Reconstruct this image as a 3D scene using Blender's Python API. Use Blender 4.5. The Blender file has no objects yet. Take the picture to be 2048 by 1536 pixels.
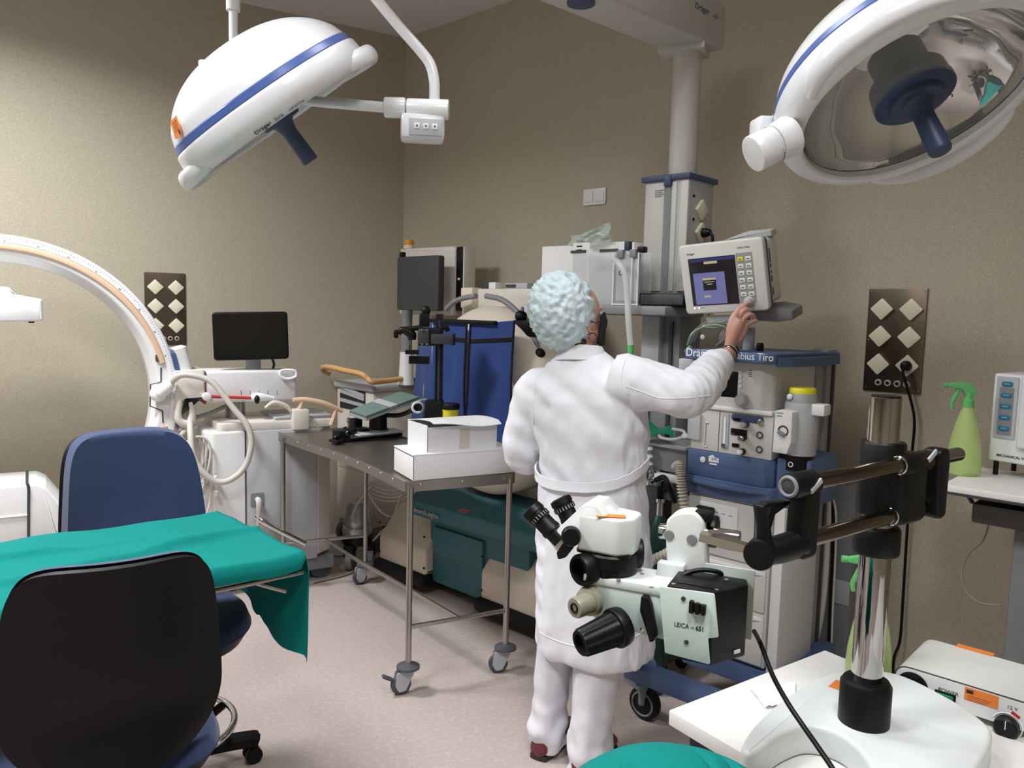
import bpy, bmesh, math, random
from mathutils import Vector, Matrix, Euler, noise
random.seed(7)
PI = math.pi
scene = bpy.context.scene
COL = scene.collection

# ------------------------------------------------------------------ camera
CAM_H = 1.53
F_PX = 1560.0                       # focal length in pixels of the 2048 px wide frame
PITCH, ROLL = math.radians(5.4), 0.025
_F = Vector((0, math.cos(PITCH), -math.sin(PITCH)))
_R0 = Vector((1, 0, 0)); _U0 = Vector((0, math.sin(PITCH), math.cos(PITCH)))
_R = _R0*math.cos(ROLL) + _U0*math.sin(ROLL)
_U = _U0*math.cos(ROLL) - _R0*math.sin(ROLL)
CAM = Vector((0, 0, CAM_H))
cd = bpy.data.cameras.new('camera'); cam = bpy.data.objects.new('camera', cd); COL.objects.link(cam)
cd.sensor_width = 36.0; cd.lens = 36.0*F_PX/2048.0; cd.clip_start = 0.02
cam.matrix_world = Matrix(((_R.x, _U.x, -_F.x, 0), (_R.y, _U.y, -_F.y, 0), (_R.z, _U.z, -_F.z, CAM_H), (0, 0, 0, 1)))
scene.camera = cam

# ------------------------------------------------------------------ view, world, lights
vs = scene.view_settings
vs.view_transform = 'Standard'; vs.look = 'None'; vs.gamma = 1.0; vs.use_curve_mapping = False
vs.exposure = 0.0
world = bpy.data.worlds.new('world'); scene.world = world; world.use_nodes = True
world.node_tree.nodes['Background'].inputs[0].default_value = (0.9, 0.95, 1.0, 1)
world.node_tree.nodes['Background'].inputs[1].default_value = 0.02
CEIL = 3.31
LUM = [(-2.3, 2.75, 31), (-0.1, 2.2, 5), (-1.4, 0.9, 31), (0.3, 0.25, 25)]          # x, y, rot: ceiling luminaires
LUM_W = [90, 11, 42, 36]
for (lx, ly, lr), lw in zip(LUM, LUM_W):
    ld = bpy.data.lights.new('luminaire_light', 'AREA'); ld.shape = 'RECTANGLE'; ld.size = 0.56; ld.size_y = 0.56
    ld.energy = lw; ld.spread = math.radians(150); ld.color = (0.97, 0.985, 1.0)
    lo = bpy.data.objects.new('luminaire_light', ld); COL.objects.link(lo)
    lo.location = (lx, ly, CEIL-0.012); lo.rotation_euler = (0, 0, math.radians(lr))

# ------------------------------------------------------------------ measuring: a pixel of the photograph to a place in the room
def ray(px, py): return _F + _R*((px-1024)/F_PX) + _U*((768-py)/F_PX)
def at(px, py, Y):
    d = ray(px, py); return CAM + d*(Y/d.y)
def on_z(px, py, h):
    d = ray(px, py); return CAM + d*((h-CAM_H)/d.z)
def on_plane(px, py, p, n):
    d = ray(px, py); return CAM + d*((p-CAM).dot(n)/d.dot(n))
class Frame:
    def __init__(s, loc, rz=0.0, R=None):
        s.M = Matrix.Translation(loc) @ (R.to_4x4() if R else Matrix.Rotation(rz, 4, 'Z')); s.I = s.M.inverted()
    def _pl(s, px, py, ax, v):
        n = s.M.to_3x3() @ Vector([1 if i == ax else 0 for i in range(3)])
        return s.I @ on_plane(px, py, s.M @ (Vector([1 if i == ax else 0 for i in range(3)])*v), n)
    def x(s, px, py, v=0.0): return s._pl(px, py, 0, v)
    def y(s, px, py, v=0.0): return s._pl(px, py, 1, v)
    def z(s, px, py, v=0.0): return s._pl(px, py, 2, v)
    def l(s, w): return s.I @ Vector(w)

# ------------------------------------------------------------------ materials
def lin(c):
    return tuple(((v/255.0)/12.92 if v/255.0 <= 0.04045 else ((v/255.0+0.055)/1.055)**2.4) for v in c)
MATS = {}
def mat(name, rgb, rough=0.5, metal=0.0, var=0.03, vscale=30.0, bump=0.0, bscale=200.0, alpha=1.0, trans=0.0, coat=0.0, emit=None, estr=0.0, spec=0.5, sheen=0.0, aniso=None):
    if name in MATS: return MATS[name]
    m = bpy.data.materials.new(name); m.use_nodes = True
    nt = m.node_tree; b = nt.nodes['Principled BSDF']; L = nt.links
    c = lin(rgb)
    tc = nt.nodes.new('ShaderNodeTexCoord')
    nz = nt.nodes.new('ShaderNodeTexNoise'); nz.inputs['Scale'].default_value = vscale; nz.inputs['Detail'].default_value = 3
    L.new(tc.outputs['Object'], nz.inputs['Vector'])
    mx = nt.nodes.new('ShaderNodeMix'); mx.data_type = 'RGBA'
    mx.inputs[6].default_value = tuple(v*(1-var) for v in c)+(1,); mx.inputs[7].default_value = tuple(min(1, v*(1+var)) for v in c)+(1,)
    L.new(nz.outputs['Fac'], mx.inputs[0]); L.new(mx.outputs[2], b.inputs['Base Color'])
    b.inputs['Roughness'].default_value = rough; b.inputs['Metallic'].default_value = metal
    b.inputs['Specular IOR Level'].default_value = spec
    if coat: b.inputs['Coat Weight'].default_value = coat; b.inputs['Coat Roughness'].default_value = 0.08
    if sheen: b.inputs['Sheen Weight'].default_value = sheen
    if trans: b.inputs['Transmission Weight'].default_value = trans; b.inputs['IOR'].default_value = 1.3
    if alpha < 1: b.inputs['Alpha'].default_value = alpha
    if emit: b.inputs['Emission Color'].default_value = lin(emit)+(1,); b.inputs['Emission Strength'].default_value = estr
    if bump:
        bz = nt.nodes.new('ShaderNodeTexNoise'); bz.inputs['Scale'].default_value = bscale; bz.inputs['Detail'].default_value = 4
        if aniso:
            mp = nt.nodes.new('ShaderNodeMapping'); mp.inputs['Scale'].default_value = aniso
            L.new(tc.outputs['Object'], mp.inputs['Vector']); L.new(mp.outputs[0], bz.inputs['Vector'])
        else: L.new(tc.outputs['Object'], bz.inputs['Vector'])
        bp = nt.nodes.new('ShaderNodeBump'); bp.inputs['Strength'].default_value = bump; bp.inputs['Distance'].default_value = 0.002
        L.new(bz.outputs['Fac'], bp.inputs['Height']); L.new(bp.outputs[0], b.inputs['Normal'])
    MATS[name] = m
    return m
def speckle(name, base, dark, light, scale, rough, big=0.06, bump=0.0, amount=(0.30, 0.36)):
    m = bpy.data.materials.new(name); m.use_nodes = True
    nt = m.node_tree; b = nt.nodes['Principled BSDF']; L = nt.links; N = nt.nodes
    tc = N.new('ShaderNodeTexCoord')
    n1 = N.new('ShaderNodeTexNoise'); n1.inputs['Scale'].default_value = scale; n1.inputs['Detail'].default_value = 2
    n2 = N.new('ShaderNodeTexNoise'); n2.inputs['Scale'].default_value = scale*0.37; n2.inputs['Detail'].default_value = 2
    n3 = N.new('ShaderNodeTexNoise'); n3.inputs['Scale'].default_value = 1.3; n3.inputs['Detail'].default_value = 3
    for n in (n1, n2, n3): L.new(tc.outputs['Object'], n.inputs['Vector'])
    r1 = N.new('ShaderNodeMapRange'); r1.inputs[1].default_value = amount[1]; r1.inputs[2].default_value = amount[0]; L.new(n1.outputs['Fac'], r1.inputs[0])
    r2 = N.new('ShaderNodeMapRange'); r2.inputs[1].default_value = 0.5; r2.inputs[2].default_value = 0.72; L.new(n2.outputs['Fac'], r2.inputs[0])
    m3 = N.new('ShaderNodeMix'); m3.data_type = 'RGBA'; c = lin(base)
    m3.inputs[6].default_value = tuple(v*(1-big) for v in c)+(1,); m3.inputs[7].default_value = tuple(v*(1+big) for v in c)+(1,); L.new(n3.outputs['Fac'], m3.inputs[0])
    m2 = N.new('ShaderNodeMix'); m2.data_type = 'RGBA'; L.new(r2.outputs[0], m2.inputs[0]); L.new(m3.outputs[2], m2.inputs[6]); m2.inputs[7].default_value = lin(light)+(1,)
    m1 = N.new('ShaderNodeMix'); m1.data_type = 'RGBA'; L.new(r1.outputs[0], m1.inputs[0]); L.new(m2.outputs[2], m1.inputs[6]); m1.inputs[7].default_value = lin(dark)+(1,)
    L.new(m1.outputs[2], b.inputs['Base Color']); b.inputs['Roughness'].default_value = rough
    if bump:
        bp = N.new('ShaderNodeBump'); bp.inputs['Strength'].default_value = bump; bp.inputs['Distance'].default_value = 0.001
        L.new(n2.outputs['Fac'], bp.inputs['Height']); L.new(bp.outputs[0], b.inputs['Normal'])
    MATS[name] = m
    return m

# ------------------------------------------------------------------ mesh builder
def cr(pts, n=6, closed=False):
    """Catmull-Rom through points (Vectors of any length)."""
    P = [Vector(p) for p in pts]; out = []
    m = len(P)
    if m < 3 and not closed:
        return [P[0].lerp(P[-1], i/n) for i in range(n+1)]
    for i in range(m if closed else m-1):
        p0 = P[(i-1) % m] if (closed or i > 0) else P[0]*2-P[1]
        p1 = P[i]; p2 = P[(i+1) % m]
        p3 = P[(i+2) % m] if (closed or i < m-2) else P[-1]*2-P[-2]
        for k in range(n):
            t = k/n
            out.append(0.5*((2*p1)+(p2-p0)*t+(2*p0-5*p1+4*p2-p3)*t*t+(3*p1-p0-3*p2+p3)*t*t*t))
    if not closed: out.append(P[-1].copy())
    return out
def fillet(poly, r, n=5):
    """round the corners of a closed 2D polygon; r number or list"""
    out = []; m = len(poly)
    for i in range(m):
        p = Vector(poly[i][:2]); a = Vector(poly[i-1][:2]); c = Vector(poly[(i+1) % m][:2])
        rr = r[i] if isinstance(r, (list, tuple)) else r
        da, dc = a-p, c-p
        if rr <= 0 or da.length < 1e-6 or dc.length < 1e-6: out.append(p); continue
        da, la = da.normalized(), da.length; dc, lc = dc.normalized(), dc.length
        ang = math.acos(max(-1, min(1, da.dot(dc))))
        if ang > PI-0.05: out.append(p); continue
        t = min(rr/math.tan(ang/2), la*0.49, lc*0.49)
        s, e = p+da*t, p+dc*t
        for k in range(n+1):
            u = k/n
            out.append(s*(1-u)**2 + p*2*u*(1-u) + e*u*u)
    return out
def rrect(w, h, r, n=5, cx=0, cy=0):
    return fillet([(cx-w/2, cy-h/2), (cx+w/2, cy-h/2), (cx+w/2, cy+h/2), (cx-w/2, cy+h/2)], r, n)
def basis(ax, up=None):
    z = Vector(ax).normalized()
    u = Vector(up) if up else (Vector((0, 0, 1)) if abs(z.z) < 0.95 else Vector((0, 1, 0)))
    x = u.cross(z)
    if x.length < 1e-6: x = Vector((1, 0, 0))
    x.normalize(); y = z.cross(x)
    return Matrix((x, y, z)).transposed()
class MB:
    def __init__(s): s.v = []; s.f = []
    def add(s, V, F, M=None):
        o = len(s.v)
        s.v += [tuple(M @ Vector(p)) if M else tuple(p) for p in V]
        s.f += [tuple(i+o for i in f) for f in F]
        return s
    def bm(s, b, M=None):
        b.verts.ensure_lookup_table(); b.verts.index_update()
        s.add([v.co.copy() for v in b.verts], [[v.index for v in f.verts] for f in b.faces], M); b.free(); return s
    def box(s, c, size, R=None, bev=0.0, seg=2):
        b = bmesh.new(); bmesh.ops.create_cube(b, size=1.0)
        for v in b.verts: v.co = Vector((v.co.x*size[0], v.co.y*size[1], v.co.z*size[2]))
        if bev > 0: bmesh.ops.bevel(b, geom=b.edges[:], offset=min(bev, 0.49*min(size)), segments=seg, profile=0.5, affect='EDGES')
        M = Matrix.Translation(c)
        if R is not None: M = M @ (R.to_4x4() if hasattr(R, 'to_4x4') else Matrix.Rotation(R, 4, 'Z'))
        return s.bm(b, M)
    def bx(s, x0, x1, y0, y1, z0, z1, bev=0.0, seg=2):
        return s.box(((x0+x1)/2, (y0+y1)/2, (z0+z1)/2), (abs(x1-x0), abs(y1-y0), abs(z1-z0)), None, bev, seg)
    def lathe(s, prof, p=(0, 0, 0), ax=(0, 0, 1), seg=32, a0=0.0, a1=2*PI, sx=1.0, up=None, caps=True):
        """prof: (radius, height) list along the axis from p"""
        B = basis(ax, up); full = abs(a1-a0-2*PI) < 1e-6
        n = seg if full else seg+1
        V, Fc = [], []
        P = Vector(p); rings = []
        for r, h in prof:
            if r < 1e-6: rings.append([len(V)]); V.append(P+B @ Vector((0, 0, h))); continue
            k0 = len(V)
            for i in range(n):
                a = a0+(a1-a0)*i/seg
                V.append(P+B @ Vector((r*math.cos(a)*sx, r*math.sin(a), h)))
            rings.append(list(range(k0, k0+n)))
        for A, C in zip(rings[:-1], rings[1:]):
            m = n if full else n-1
            for i in range(m):
                j = (i+1) % n
                if len(A) == 1 and len(C) == 1: continue
                if len(A) == 1: Fc.append((A[0], C[i], C[j])[::-1])
                elif len(C) == 1: Fc.append((A[i], A[j], C[0]))
                else: Fc.append((A[i], A[j], C[j], C[i]))
        if full and caps:
            if len(rings[0]) > 1: Fc.append(tuple(rings[0][::-1]))
            if len(rings[-1]) > 1: Fc.append(tuple(rings[-1]))
        return s.add(V, Fc)
    def cyl(s, a, b, r, r1=None, seg=20, bev=0.0):
        a, b = Vector(a), Vector(b); h = (b-a).length; r1 = r if r1 is None else r1
        if bev > 0: pr = [(r-bev, 0), (r-bev*0.3, bev*0.3), (r, bev), (r1, h-bev), (r1-bev*0.3, h-bev*0.3), (r1-bev, h)]
        else: pr = [(r, 0), (r1, h)]
        return s.lathe(pr, a, b-a, seg)
    def ring(s, c, ax, R, r, seg=40, sec=10, a0=0.0, a1=2*PI, up=None):
        B = basis(ax, up); full = abs(a1-a0-2*PI) < 1e-6; n = seg if full else seg+1
        pts = [Vector(c)+B @ Vector((R*math.cos(a0+(a1-a0)*i/seg), R*math.sin(a0+(a1-a0)*i/seg), 0)) for i in range(n)]
        return s.tube(pts, r, sec, closed=full, res=1)
    def tube(s, pts, r, seg=10, closed=False, res=6, sec=None, up=None, caps=True):
        """sweep a circle (or a 2D section 'sec') along points; r: number or per-control-point list"""
        P = [Vector(p) for p in pts]
        if res > 1:
            if isinstance(r, (list, tuple)):
                q = cr([Vector((*p, rr)) for p, rr in zip(P, r)], res, closed); rad = [max(1e-4, v[3]) for v in q]; P = [Vector(v[:3]) for v in q]
            else: P = cr(P, res, closed); rad = [r]*len(P)
        else: rad = list(r) if isinstance(r, (list, tuple)) else [r]*len(P)
        n = len(P); S = sec if sec else [(math.cos(2*PI*i/seg), math.sin(2*PI*i/seg)) for i in range(seg)]
        k = len(S); V, Fc = [], []
        prev = None
        for i in range(n):
            if closed: t = P[(i+1) % n]-P[i-1]
            else: t = P[min(i+1, n-1)]-P[max(i-1, 0)]
            if t.length < 1e-9: t = Vector((0, 0, 1))
            t.normalize()
            if up is not None: x = Vector(up).cross(t)
            elif prev is None:
                u = Vector((0, 0, 1)) if abs(t.z) < 0.9 else Vector((0, 1, 0)); x = u.cross(t)
            else: x = prev-t*prev.dot(t)
            if x.length < 1e-6: x = prev or Vector((1, 0, 0))
            x.normalize(); prev = x; y = t.cross(x)
            for (a, b) in S: V.append(P[i]+x*(a*rad[i])+y*(b*rad[i]))
        for i in range(n if closed else n-1):
            o, q = i*k, ((i+1) % n)*k
            for j in range(k):
                Fc.append((o+j, o+(j+1) % k, q+(j+1) % k, q+j))
        if not closed and caps: Fc.append(tuple(range(k))[::-1]); Fc.append(tuple(range((n-1)*k, n*k)))
        return s.add(V, Fc)
    def prism(s, poly, depth, M=None, bev=0.0, seg=2, hole=None):
        """2D polygon in local XY extruded along +Z by depth"""
        b = bmesh.new()
        vs_ = [b.verts.new((p[0], p[1], 0)) for p in poly]
        f = b.faces.new(vs_)
        r = bmesh.ops.extrude_face_region(b, geom=[f]); 
        for e in r['geom']:
            if isinstance(e, bmesh.types.BMVert): e.co.z += depth
        bmesh.ops.recalc_face_normals(b, faces=b.faces[:])
        if bev > 0:
            ed = [e for e in b.edges if abs(e.verts[0].co.z-e.verts[1].co.z) < 1e-7]
            bmesh.ops.bevel(b, geom=ed, offset=bev, segments=seg, profile=0.5, affect='EDGES')
        return s.bm(b, M)
    def loft(s, rings, caps=True, closed=True):
        V, Fc = [], []; k = len(rings[0])
        for R in rings: V += [Vector(p) for p in R]
        for i in range(len(rings)-1):
            o, q = i*k, (i+1)*k
            for j in range(k if closed else k-1): Fc.append((o+j, o+(j+1) % k, q+(j+1) % k, q+j))
        if caps and closed: Fc.append(tuple(range(k))[::-1]); Fc.append(tuple(range((len(rings)-1)*k, len(rings)*k)))
        return s.add(V, Fc)
    def sphere(s, c, r, seg=20, rings=12, R=None):
        rr = r if isinstance(r, (list, tuple)) else (r, r, r)
        b = bmesh.new(); bmesh.ops.create_uvsphere(b, u_segments=seg, v_segments=rings, radius=1.0)
        M = Matrix.Translation(c) @ (R.to_4x4() if R is not None else Matrix()) @ Matrix.Diagonal((*rr, 1))
        return s.bm(b, M)
    def sheet(s, fn, nu, nv, th=0.0):
        """surface fn(u,v) -> point with optional thickness along -normal"""
        V = [[Vector(fn(i/nu, j/nv)) for j in range(nv+1)] for i in range(nu+1)]
        idx = lambda i, j, o=0: o+i*(nv+1)+j
        pts = [p for row in V for p in row]; Fc = []
        for i in range(nu):
            for j in range(nv): Fc.append((idx(i, j), idx(i+1, j), idx(i+1, j+1), idx(i, j+1)))
        if th:
            N = []
            for i in range(nu+1):
                for j in range(nv+1):
                    du = V[min(i+1, nu)][j]-V[max(i-1, 0)][j]; dv = V[i][min(j+1, nv)]-V[i][max(j-1, 0)]
                    N.append(du.cross(dv).normalized())
            o = len(pts); pts += [p-n*th for p, n in zip(pts[:o], N)]
            for i in range(nu):
                for j in range(nv): Fc.append((idx(i, j+1, o), idx(i+1, j+1, o), idx(i+1, j, o), idx(i, j, o)))
            for i in range(nu):
                Fc.append((idx(i, 0, o), idx(i+1, 0, o), idx(i+1, 0), idx(i, 0))); Fc.append((idx(i, nv), idx(i+1, nv), idx(i+1, nv, o), idx(i, nv, o)))
            for j in range(nv):
                Fc.append((idx(0, j), idx(0, j+1), idx(0, j+1, o), idx(0, j, o))); Fc.append((idx(nu, j, o), idx(nu, j+1, o), idx(nu, j+1), idx(nu, j)))
        return s.add(pts, Fc)
    def build(s, name, m, parent=None, angle=38, label=None, fix=False):
        me = bpy.data.meshes.new(name); me.from_pydata(s.v, [], s.f); me.validate()
        if fix:
            b = bmesh.new(); b.from_mesh(me); bmesh.ops.recalc_face_normals(b, faces=b.faces[:]); b.to_mesh(me); b.free()
        me.materials.append(m if not isinstance(m, str) else MATS[m])
        for p in me.polygons: p.use_smooth = True
        if angle < 179: me.set_sharp_from_angle(angle=math.radians(angle))
        o = bpy.data.objects.new(name, me); COL.objects.link(o)
        if parent: o.parent = parent
        if label: o['label'] = label
        return o
def XZ(y=0.0):
    """matrix that lays a 2D (x, z) polygon in the plane y and extrudes towards -y"""
    return Matrix(((1, 0, 0, 0), (0, 0, -1, y), (0, 1, 0, 0), (0, 0, 0, 1)))
def thing(name, label, cat, loc=(0, 0, 0), rz=0.0, group=None, R=None):
    o = bpy.data.objects.new(name, None); o.empty_display_size = 0.1; COL.objects.link(o)
    o.matrix_world = Matrix.Translation(loc) @ (R.to_4x4() if R is not None else Matrix.Rotation(rz, 4, 'Z'))
    o['label'] = label; o['category'] = cat
    if group: o['group'] = group
    return o
def tag(o, label, cat, group=None):
    o['label'] = label; o['category'] = cat
    if group: o['group'] = group
    return o
def struct(o): o['kind'] = 'structure'; return o
def text(name, body, size, m, parent, M, ext=0.0004, align='LEFT', sx=1.0, bold=0.0):
    c = bpy.data.curves.new(name, 'FONT'); c.body = body; c.size = size; c.extrude = ext; c.align_x = align; c.offset = bold
    t = bpy.data.objects.new(name, c); COL.objects.link(t)
    me = bpy.data.meshes.new_from_object(t.evaluated_get(bpy.context.evaluated_depsgraph_get()))
    bpy.data.objects.remove(t); bpy.data.curves.remove(c)
    me.transform(M @ Matrix.Diagonal((sx, 1, 1, 1))); me.materials.clear(); me.materials.append(MATS[m] if isinstance(m, str) else m); me.name = name
    o = bpy.data.objects.new(name, me); COL.objects.link(o); o.parent = parent
    return o
def TXZ(x, y, z, tilt=0.0):
    """text standing in the local xz plane, read from -y"""
    return Matrix.Translation((x, y, z)) @ Matrix.Rotation(tilt, 4, 'Y') @ Matrix.Rotation(PI/2, 4, 'X')
def copy_tree(o, parent=None):
    c = o.copy(); COL.objects.link(c); c.parent = parent
    for ch in list(o.children):
        if ch is not c: copy_tree(ch, c)
    return c
def remesh(mb, name, m, parent, voxel=0.008, smooth=6, fac=0.5, disp=None, label=None):
    """fuse overlapping closed shapes into one continuous surface"""
    me = bpy.data.meshes.new('tmp'); me.from_pydata(mb.v, [], mb.f); me.validate()
    b = bmesh.new(); b.from_mesh(me); bmesh.ops.recalc_face_normals(b, faces=b.faces[:]); b.to_mesh(me); b.free()
    t = bpy.data.objects.new('tmp', me); COL.objects.link(t)
    r = t.modifiers.new('r', 'REMESH'); r.mode = 'VOXEL'; r.voxel_size = voxel; r.use_smooth_shade = True
    if smooth:
        q = t.modifiers.new('s', 'SMOOTH'); q.iterations = smooth; q.factor = fac
    dg = bpy.context.evaluated_depsgraph_get(); dg.update()
    me2 = bpy.data.meshes.new_from_object(t.evaluated_get(dg)); bpy.data.objects.remove(t)
    if disp:
        ns = [v.normal.copy() for v in me2.vertices]
        for v, n in zip(me2.vertices, ns): v.co = v.co + n*disp(v.co, n)
    for p in me2.polygons: p.use_smooth = True
    me2.materials.clear(); me2.materials.append(MATS[m] if isinstance(m, str) else m); me2.name = name
    o = bpy.data.objects.new(name, me2); COL.objects.link(o)
    if parent: o.parent = parent
    if label: o['label'] = label
    return o
# ------------------------------------------------------------------ shared materials
mat('white_gloss', (236, 238, 240), 0.22, coat=0.3); mat('white_plastic', (226, 227, 228), 0.38); mat('warm_white', (214, 208, 200), 0.42)
mat('cream', (214, 204, 188), 0.45); mat('light_grey', (178, 180, 184), 0.45); mat('mid_grey', (128, 130, 134), 0.5); mat('dark_grey', (58, 60, 64), 0.5)
mat('black', (9, 9, 11), 0.45, spec=0.3); mat('black_gloss', (9, 9, 11), 0.12); mat('black_matt', (14, 14, 16), 0.7, bump=0.1, spec=0.3)
mat('steel', (176, 172, 166), 0.28, 1.0, bump=0.05, bscale=60); mat('chrome', (205, 205, 205), 0.08, 1.0); mat('brushed', (118, 106, 94), 0.34, 1.0, bump=0.12, bscale=40, aniso=(1, 1, 30))
mat('table_steel', (165, 160, 152), 0.42, 1.0, bump=0.05, bscale=30)
mat('blue_paint', (62, 92, 142), 0.4); mat('lamp_blue', (78, 104, 172), 0.3); mat('navy', (34, 46, 72), 0.5); mat('slate_blue', (62, 74, 108), 0.45)
mat('tan', (222, 188, 158), 0.5); mat('wood', (214, 168, 112), 0.5, var=0.12, vscale=20)
mat('hose_grey', (196, 192, 184), 0.5); mat('cable_white', (206, 202, 196), 0.5); mat('rubber_grey', (74, 77, 84), 0.6)
mat('orange', (232, 132, 58), 0.5); mat('print_dark', (40, 36, 38), 0.6); mat('yellow', (232, 220, 40), 0.4); mat('red', (190, 40, 50), 0.45); mat('print_white', (235, 238, 242), 0.5); mat('print_grey', (120, 122, 126), 0.6)
mat('teal_base', (50, 104, 113), 0.55, bump=0.05); mat('green_cloth', (2, 120, 114), 0.9, bump=0.25, bscale=500, var=0.06, spec=0.2)
mat('ivory', (222, 216, 192), 0.4)

# ------------------------------------------------------------------ room
CORNER = Vector((-0.764, 5.372, 0)); DL = Vector((-0.857, -0.515, 0)).normalized(); DR = Vector((0.723, -0.691, 0)).normalized()
NL = Vector((0.515, -0.857, 0)).normalized(); NR = Vector((0.691, 0.723, 0)).normalized()     # NL into the room, NR out of it
speckle('wall_paper', (176, 168, 149), (129, 119, 100), (192, 184, 166), 420, 0.62, 0.03, 0.12, (0.33, 0.40))
speckle('floor_vinyl', (182, 168, 163), (104, 90, 86), (194, 181, 176), 150, 0.42, 0.05, 0.0, (0.27, 0.33))
mat('ceiling_paint', (212, 206, 206), 0.8)
CORN = [CORNER, CORNER+DL*5.0, Vector((-2.9, -1.7, 0)), Vector((1.3, -1.7, 0)), CORNER+DR*6.0]
def slab(name, pts, z0, z1, m):
    struct(MB().prism([(p.x, p.y) for p in pts], z1-z0, Matrix.Translation((0, 0, z0))).build(name, m))
BIG = [p+(p-Vector((-0.5, 1.5, 0))).normalized()*0.14 for p in CORN]
slab('floor', BIG, -0.1, 0.0, 'floor_vinyl')
def wall(name, a, b, m='wall_paper'):
    d = (b-a).normalized(); mid = Vector((-0.5, 1.5, 0)); n = Vector((-d.y, d.x, 0))
    if n.dot(a-mid) < 0: n = -n
    pts = [a-d*0.02, b+d*0.02, b+d*0.02+n*0.1, a-d*0.02+n*0.1]
    struct(MB().prism([(p.x, p.y) for p in pts], CEIL, None).build(name, m, angle=30))
wall('wall_left', CORN[0], CORN[1]); wall('wall_right', CORN[4], CORN[0]); wall('wall_side', CORN[1], CORN[2]); wall('wall_rear', CORN[2], CORN[3]); wall('wall_rear_right', CORN[3], CORN[4])
slab('ceiling', BIG, CEIL, CEIL+0.1, 'ceiling_paint')
# ceiling luminaires (square recess frame with diffuser)
mat('diffuser', (250, 250, 246), 0.5, emit=(255, 248, 238), estr=3.0)
for i, (lx, ly, lr) in enumerate(LUM):
    t = thing('ceiling_luminaire', 'square white light panel set in the ceiling', 'ceiling light', (lx, ly, CEIL), math.radians(lr), 'square ceiling light panels')
    m = MB()
    for q in range(4):
        R = Matrix.Rotation(q*PI/2, 4, 'Z'); m2 = MB().box((0.2975, 0, -0.015), (0.025, 0.62, 0.03)); m.add(m2.v, m2.f, R)
    m.build('frame', 'white_plastic', t)
    MB().box((0, 0, -0.004), (0.57, 0.57, 0.006)).build('diffuser', 'diffuser', t)

# ------------------------------------------------------------------ socket panels on the walls
WALL_L = Frame(CORNER, math.atan2(-DL.y, -DL.x)); WALL_R = Frame(CORNER, math.atan2(DR.y, DR.x))    # local -y points into the room
mat('socket', (228, 222, 200), 0.35)
def socket_panel(frame, wall_rz, px0, px1, label):
    a = frame.y(*px0); b = frame.y(*px1)
    c = (a+b)/2; w, h = 0.222, 0.42
    t = thing('socket_panel', label, 'socket panel', frame.M @ Vector((c.x, -0.001, c.z-h/2)), wall_rz, 'steel socket panels on the walls')
    MB().prism(rrect(w, h, 0.004), 0.007, XZ() @ Matrix.Translation((0, h/2, 0)), 0.0012).build('plate', 'brushed', t)
    for r in range(3):
        for cx in (-0.054, 0.057):
            z = h*(1-(0.20, 0.463, 0.733)[r])
            R45 = Matrix.Translation((cx, -0.007, z)) @ Matrix.Rotation(PI/4, 4, 'Y')
            m = MB(); m.prism(rrect(0.064, 0.064, 0.006), 0.014, R45 @ XZ(), 0.003)
            o = m.build('socket', 'socket', t)
            MB().prism(rrect(0.05, 0.05, 0.004), 0.0012, R45 @ XZ(-0.0138), 0.0005).build('cover', 'ivory', o)
    for k in range(4):
        x = (-0.05+0.0365*k)
        MB().lathe([(0.0135, 0), (0.0135, 0.006), (0.011, 0.009), (0.0075, 0.009), (0.0072, 0.002)], (x, -0.007, h*0.087), (0, -1, 0), 18).build('ground_terminal', 'light_grey', t)
        MB().cyl((x, -0.008, h*0.087), (x, -0.0105, h*0.087), 0.0072).build('terminal_hole', 'black', t)
    for sx in (-1, 1):
        for z in (0.012, h*0.5, h-0.012): MB().lathe([(0.0035, 0), (0.003, 0.0015), (0, 0.002)], (sx*(w/2-0.01), -0.007, z), (0, -1, 0), 10).build('screw', 'steel', t)
    return t
RZ_L = math.atan2(-DL.y, -DL.x); RZ_R = math.atan2(DR.y, DR.x)
socket_panel(WALL_L, RZ_L, (288, 544), (372, 689), 'steel panel of six diamond sockets partly behind the white x-ray arc')
PANEL_R = socket_panel(WALL_R, RZ_R, (1742, 576), (1840, 790), 'steel panel of six diamond sockets with a black plug in one')
# plug and its black cable
pw = PANEL_R.matrix_world
def pl(x, y, z): return pw @ Vector((x, y, z))
t = thing('power_cord', 'black power cord hanging from the plug in the steel socket panel', 'cord', pl(0.057, -0.022, 0.112), RZ_R)
m = MB(); m.lathe([(0.021, 0), (0.021, 0.012), (0.018, 0.02), (0.014, 0.034), (0.011, 0.036)], (0, 0, 0), (0, -1, 0), 18); m.build('plug', 'black', t)
fw = Frame(pl(0.057, -0.022, 0.112), RZ_R)
pts = [(0, -0.03, 0), (0.004, -0.045, -0.03), fw.y(1828, 830, -0.03), fw.y(1825, 900, -0.02), fw.y(1820, 980, -0.012), fw.y(1812, 1100, -0.01), fw.y(1806, 1200, -0.01), fw.y(1800, 1280, -0.02), fw.y(1787, 1325, -0.05), fw.y(1790, 1420, -0.06)]
MB().tube(pts, 0.0055, 8).build('cable', 'black', t)
# double wall switch
a = WALL_R.y(1169, 378); b = WALL_R.y(1212, 410); c = (a+b)/2
t = thing('wall_switch', 'white double socket plate high on the wall beside the grey column', 'switch', WALL_R.M @ Vector((c.x, -0.001, c.z-0.043)), RZ_R)
MB().prism(rrect(0.148, 0.086, 0.005, cy=0.043), 0.008, XZ(), 0.002).build('frame', 'white_plastic', t)
for sx in (-0.036, 0.036): MB().prism(rrect(0.056, 0.056, 0.003, cx=sx, cy=0.043), 0.004, XZ(-0.008), 0.001).build('rocker', 'white_plastic', t)
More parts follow.
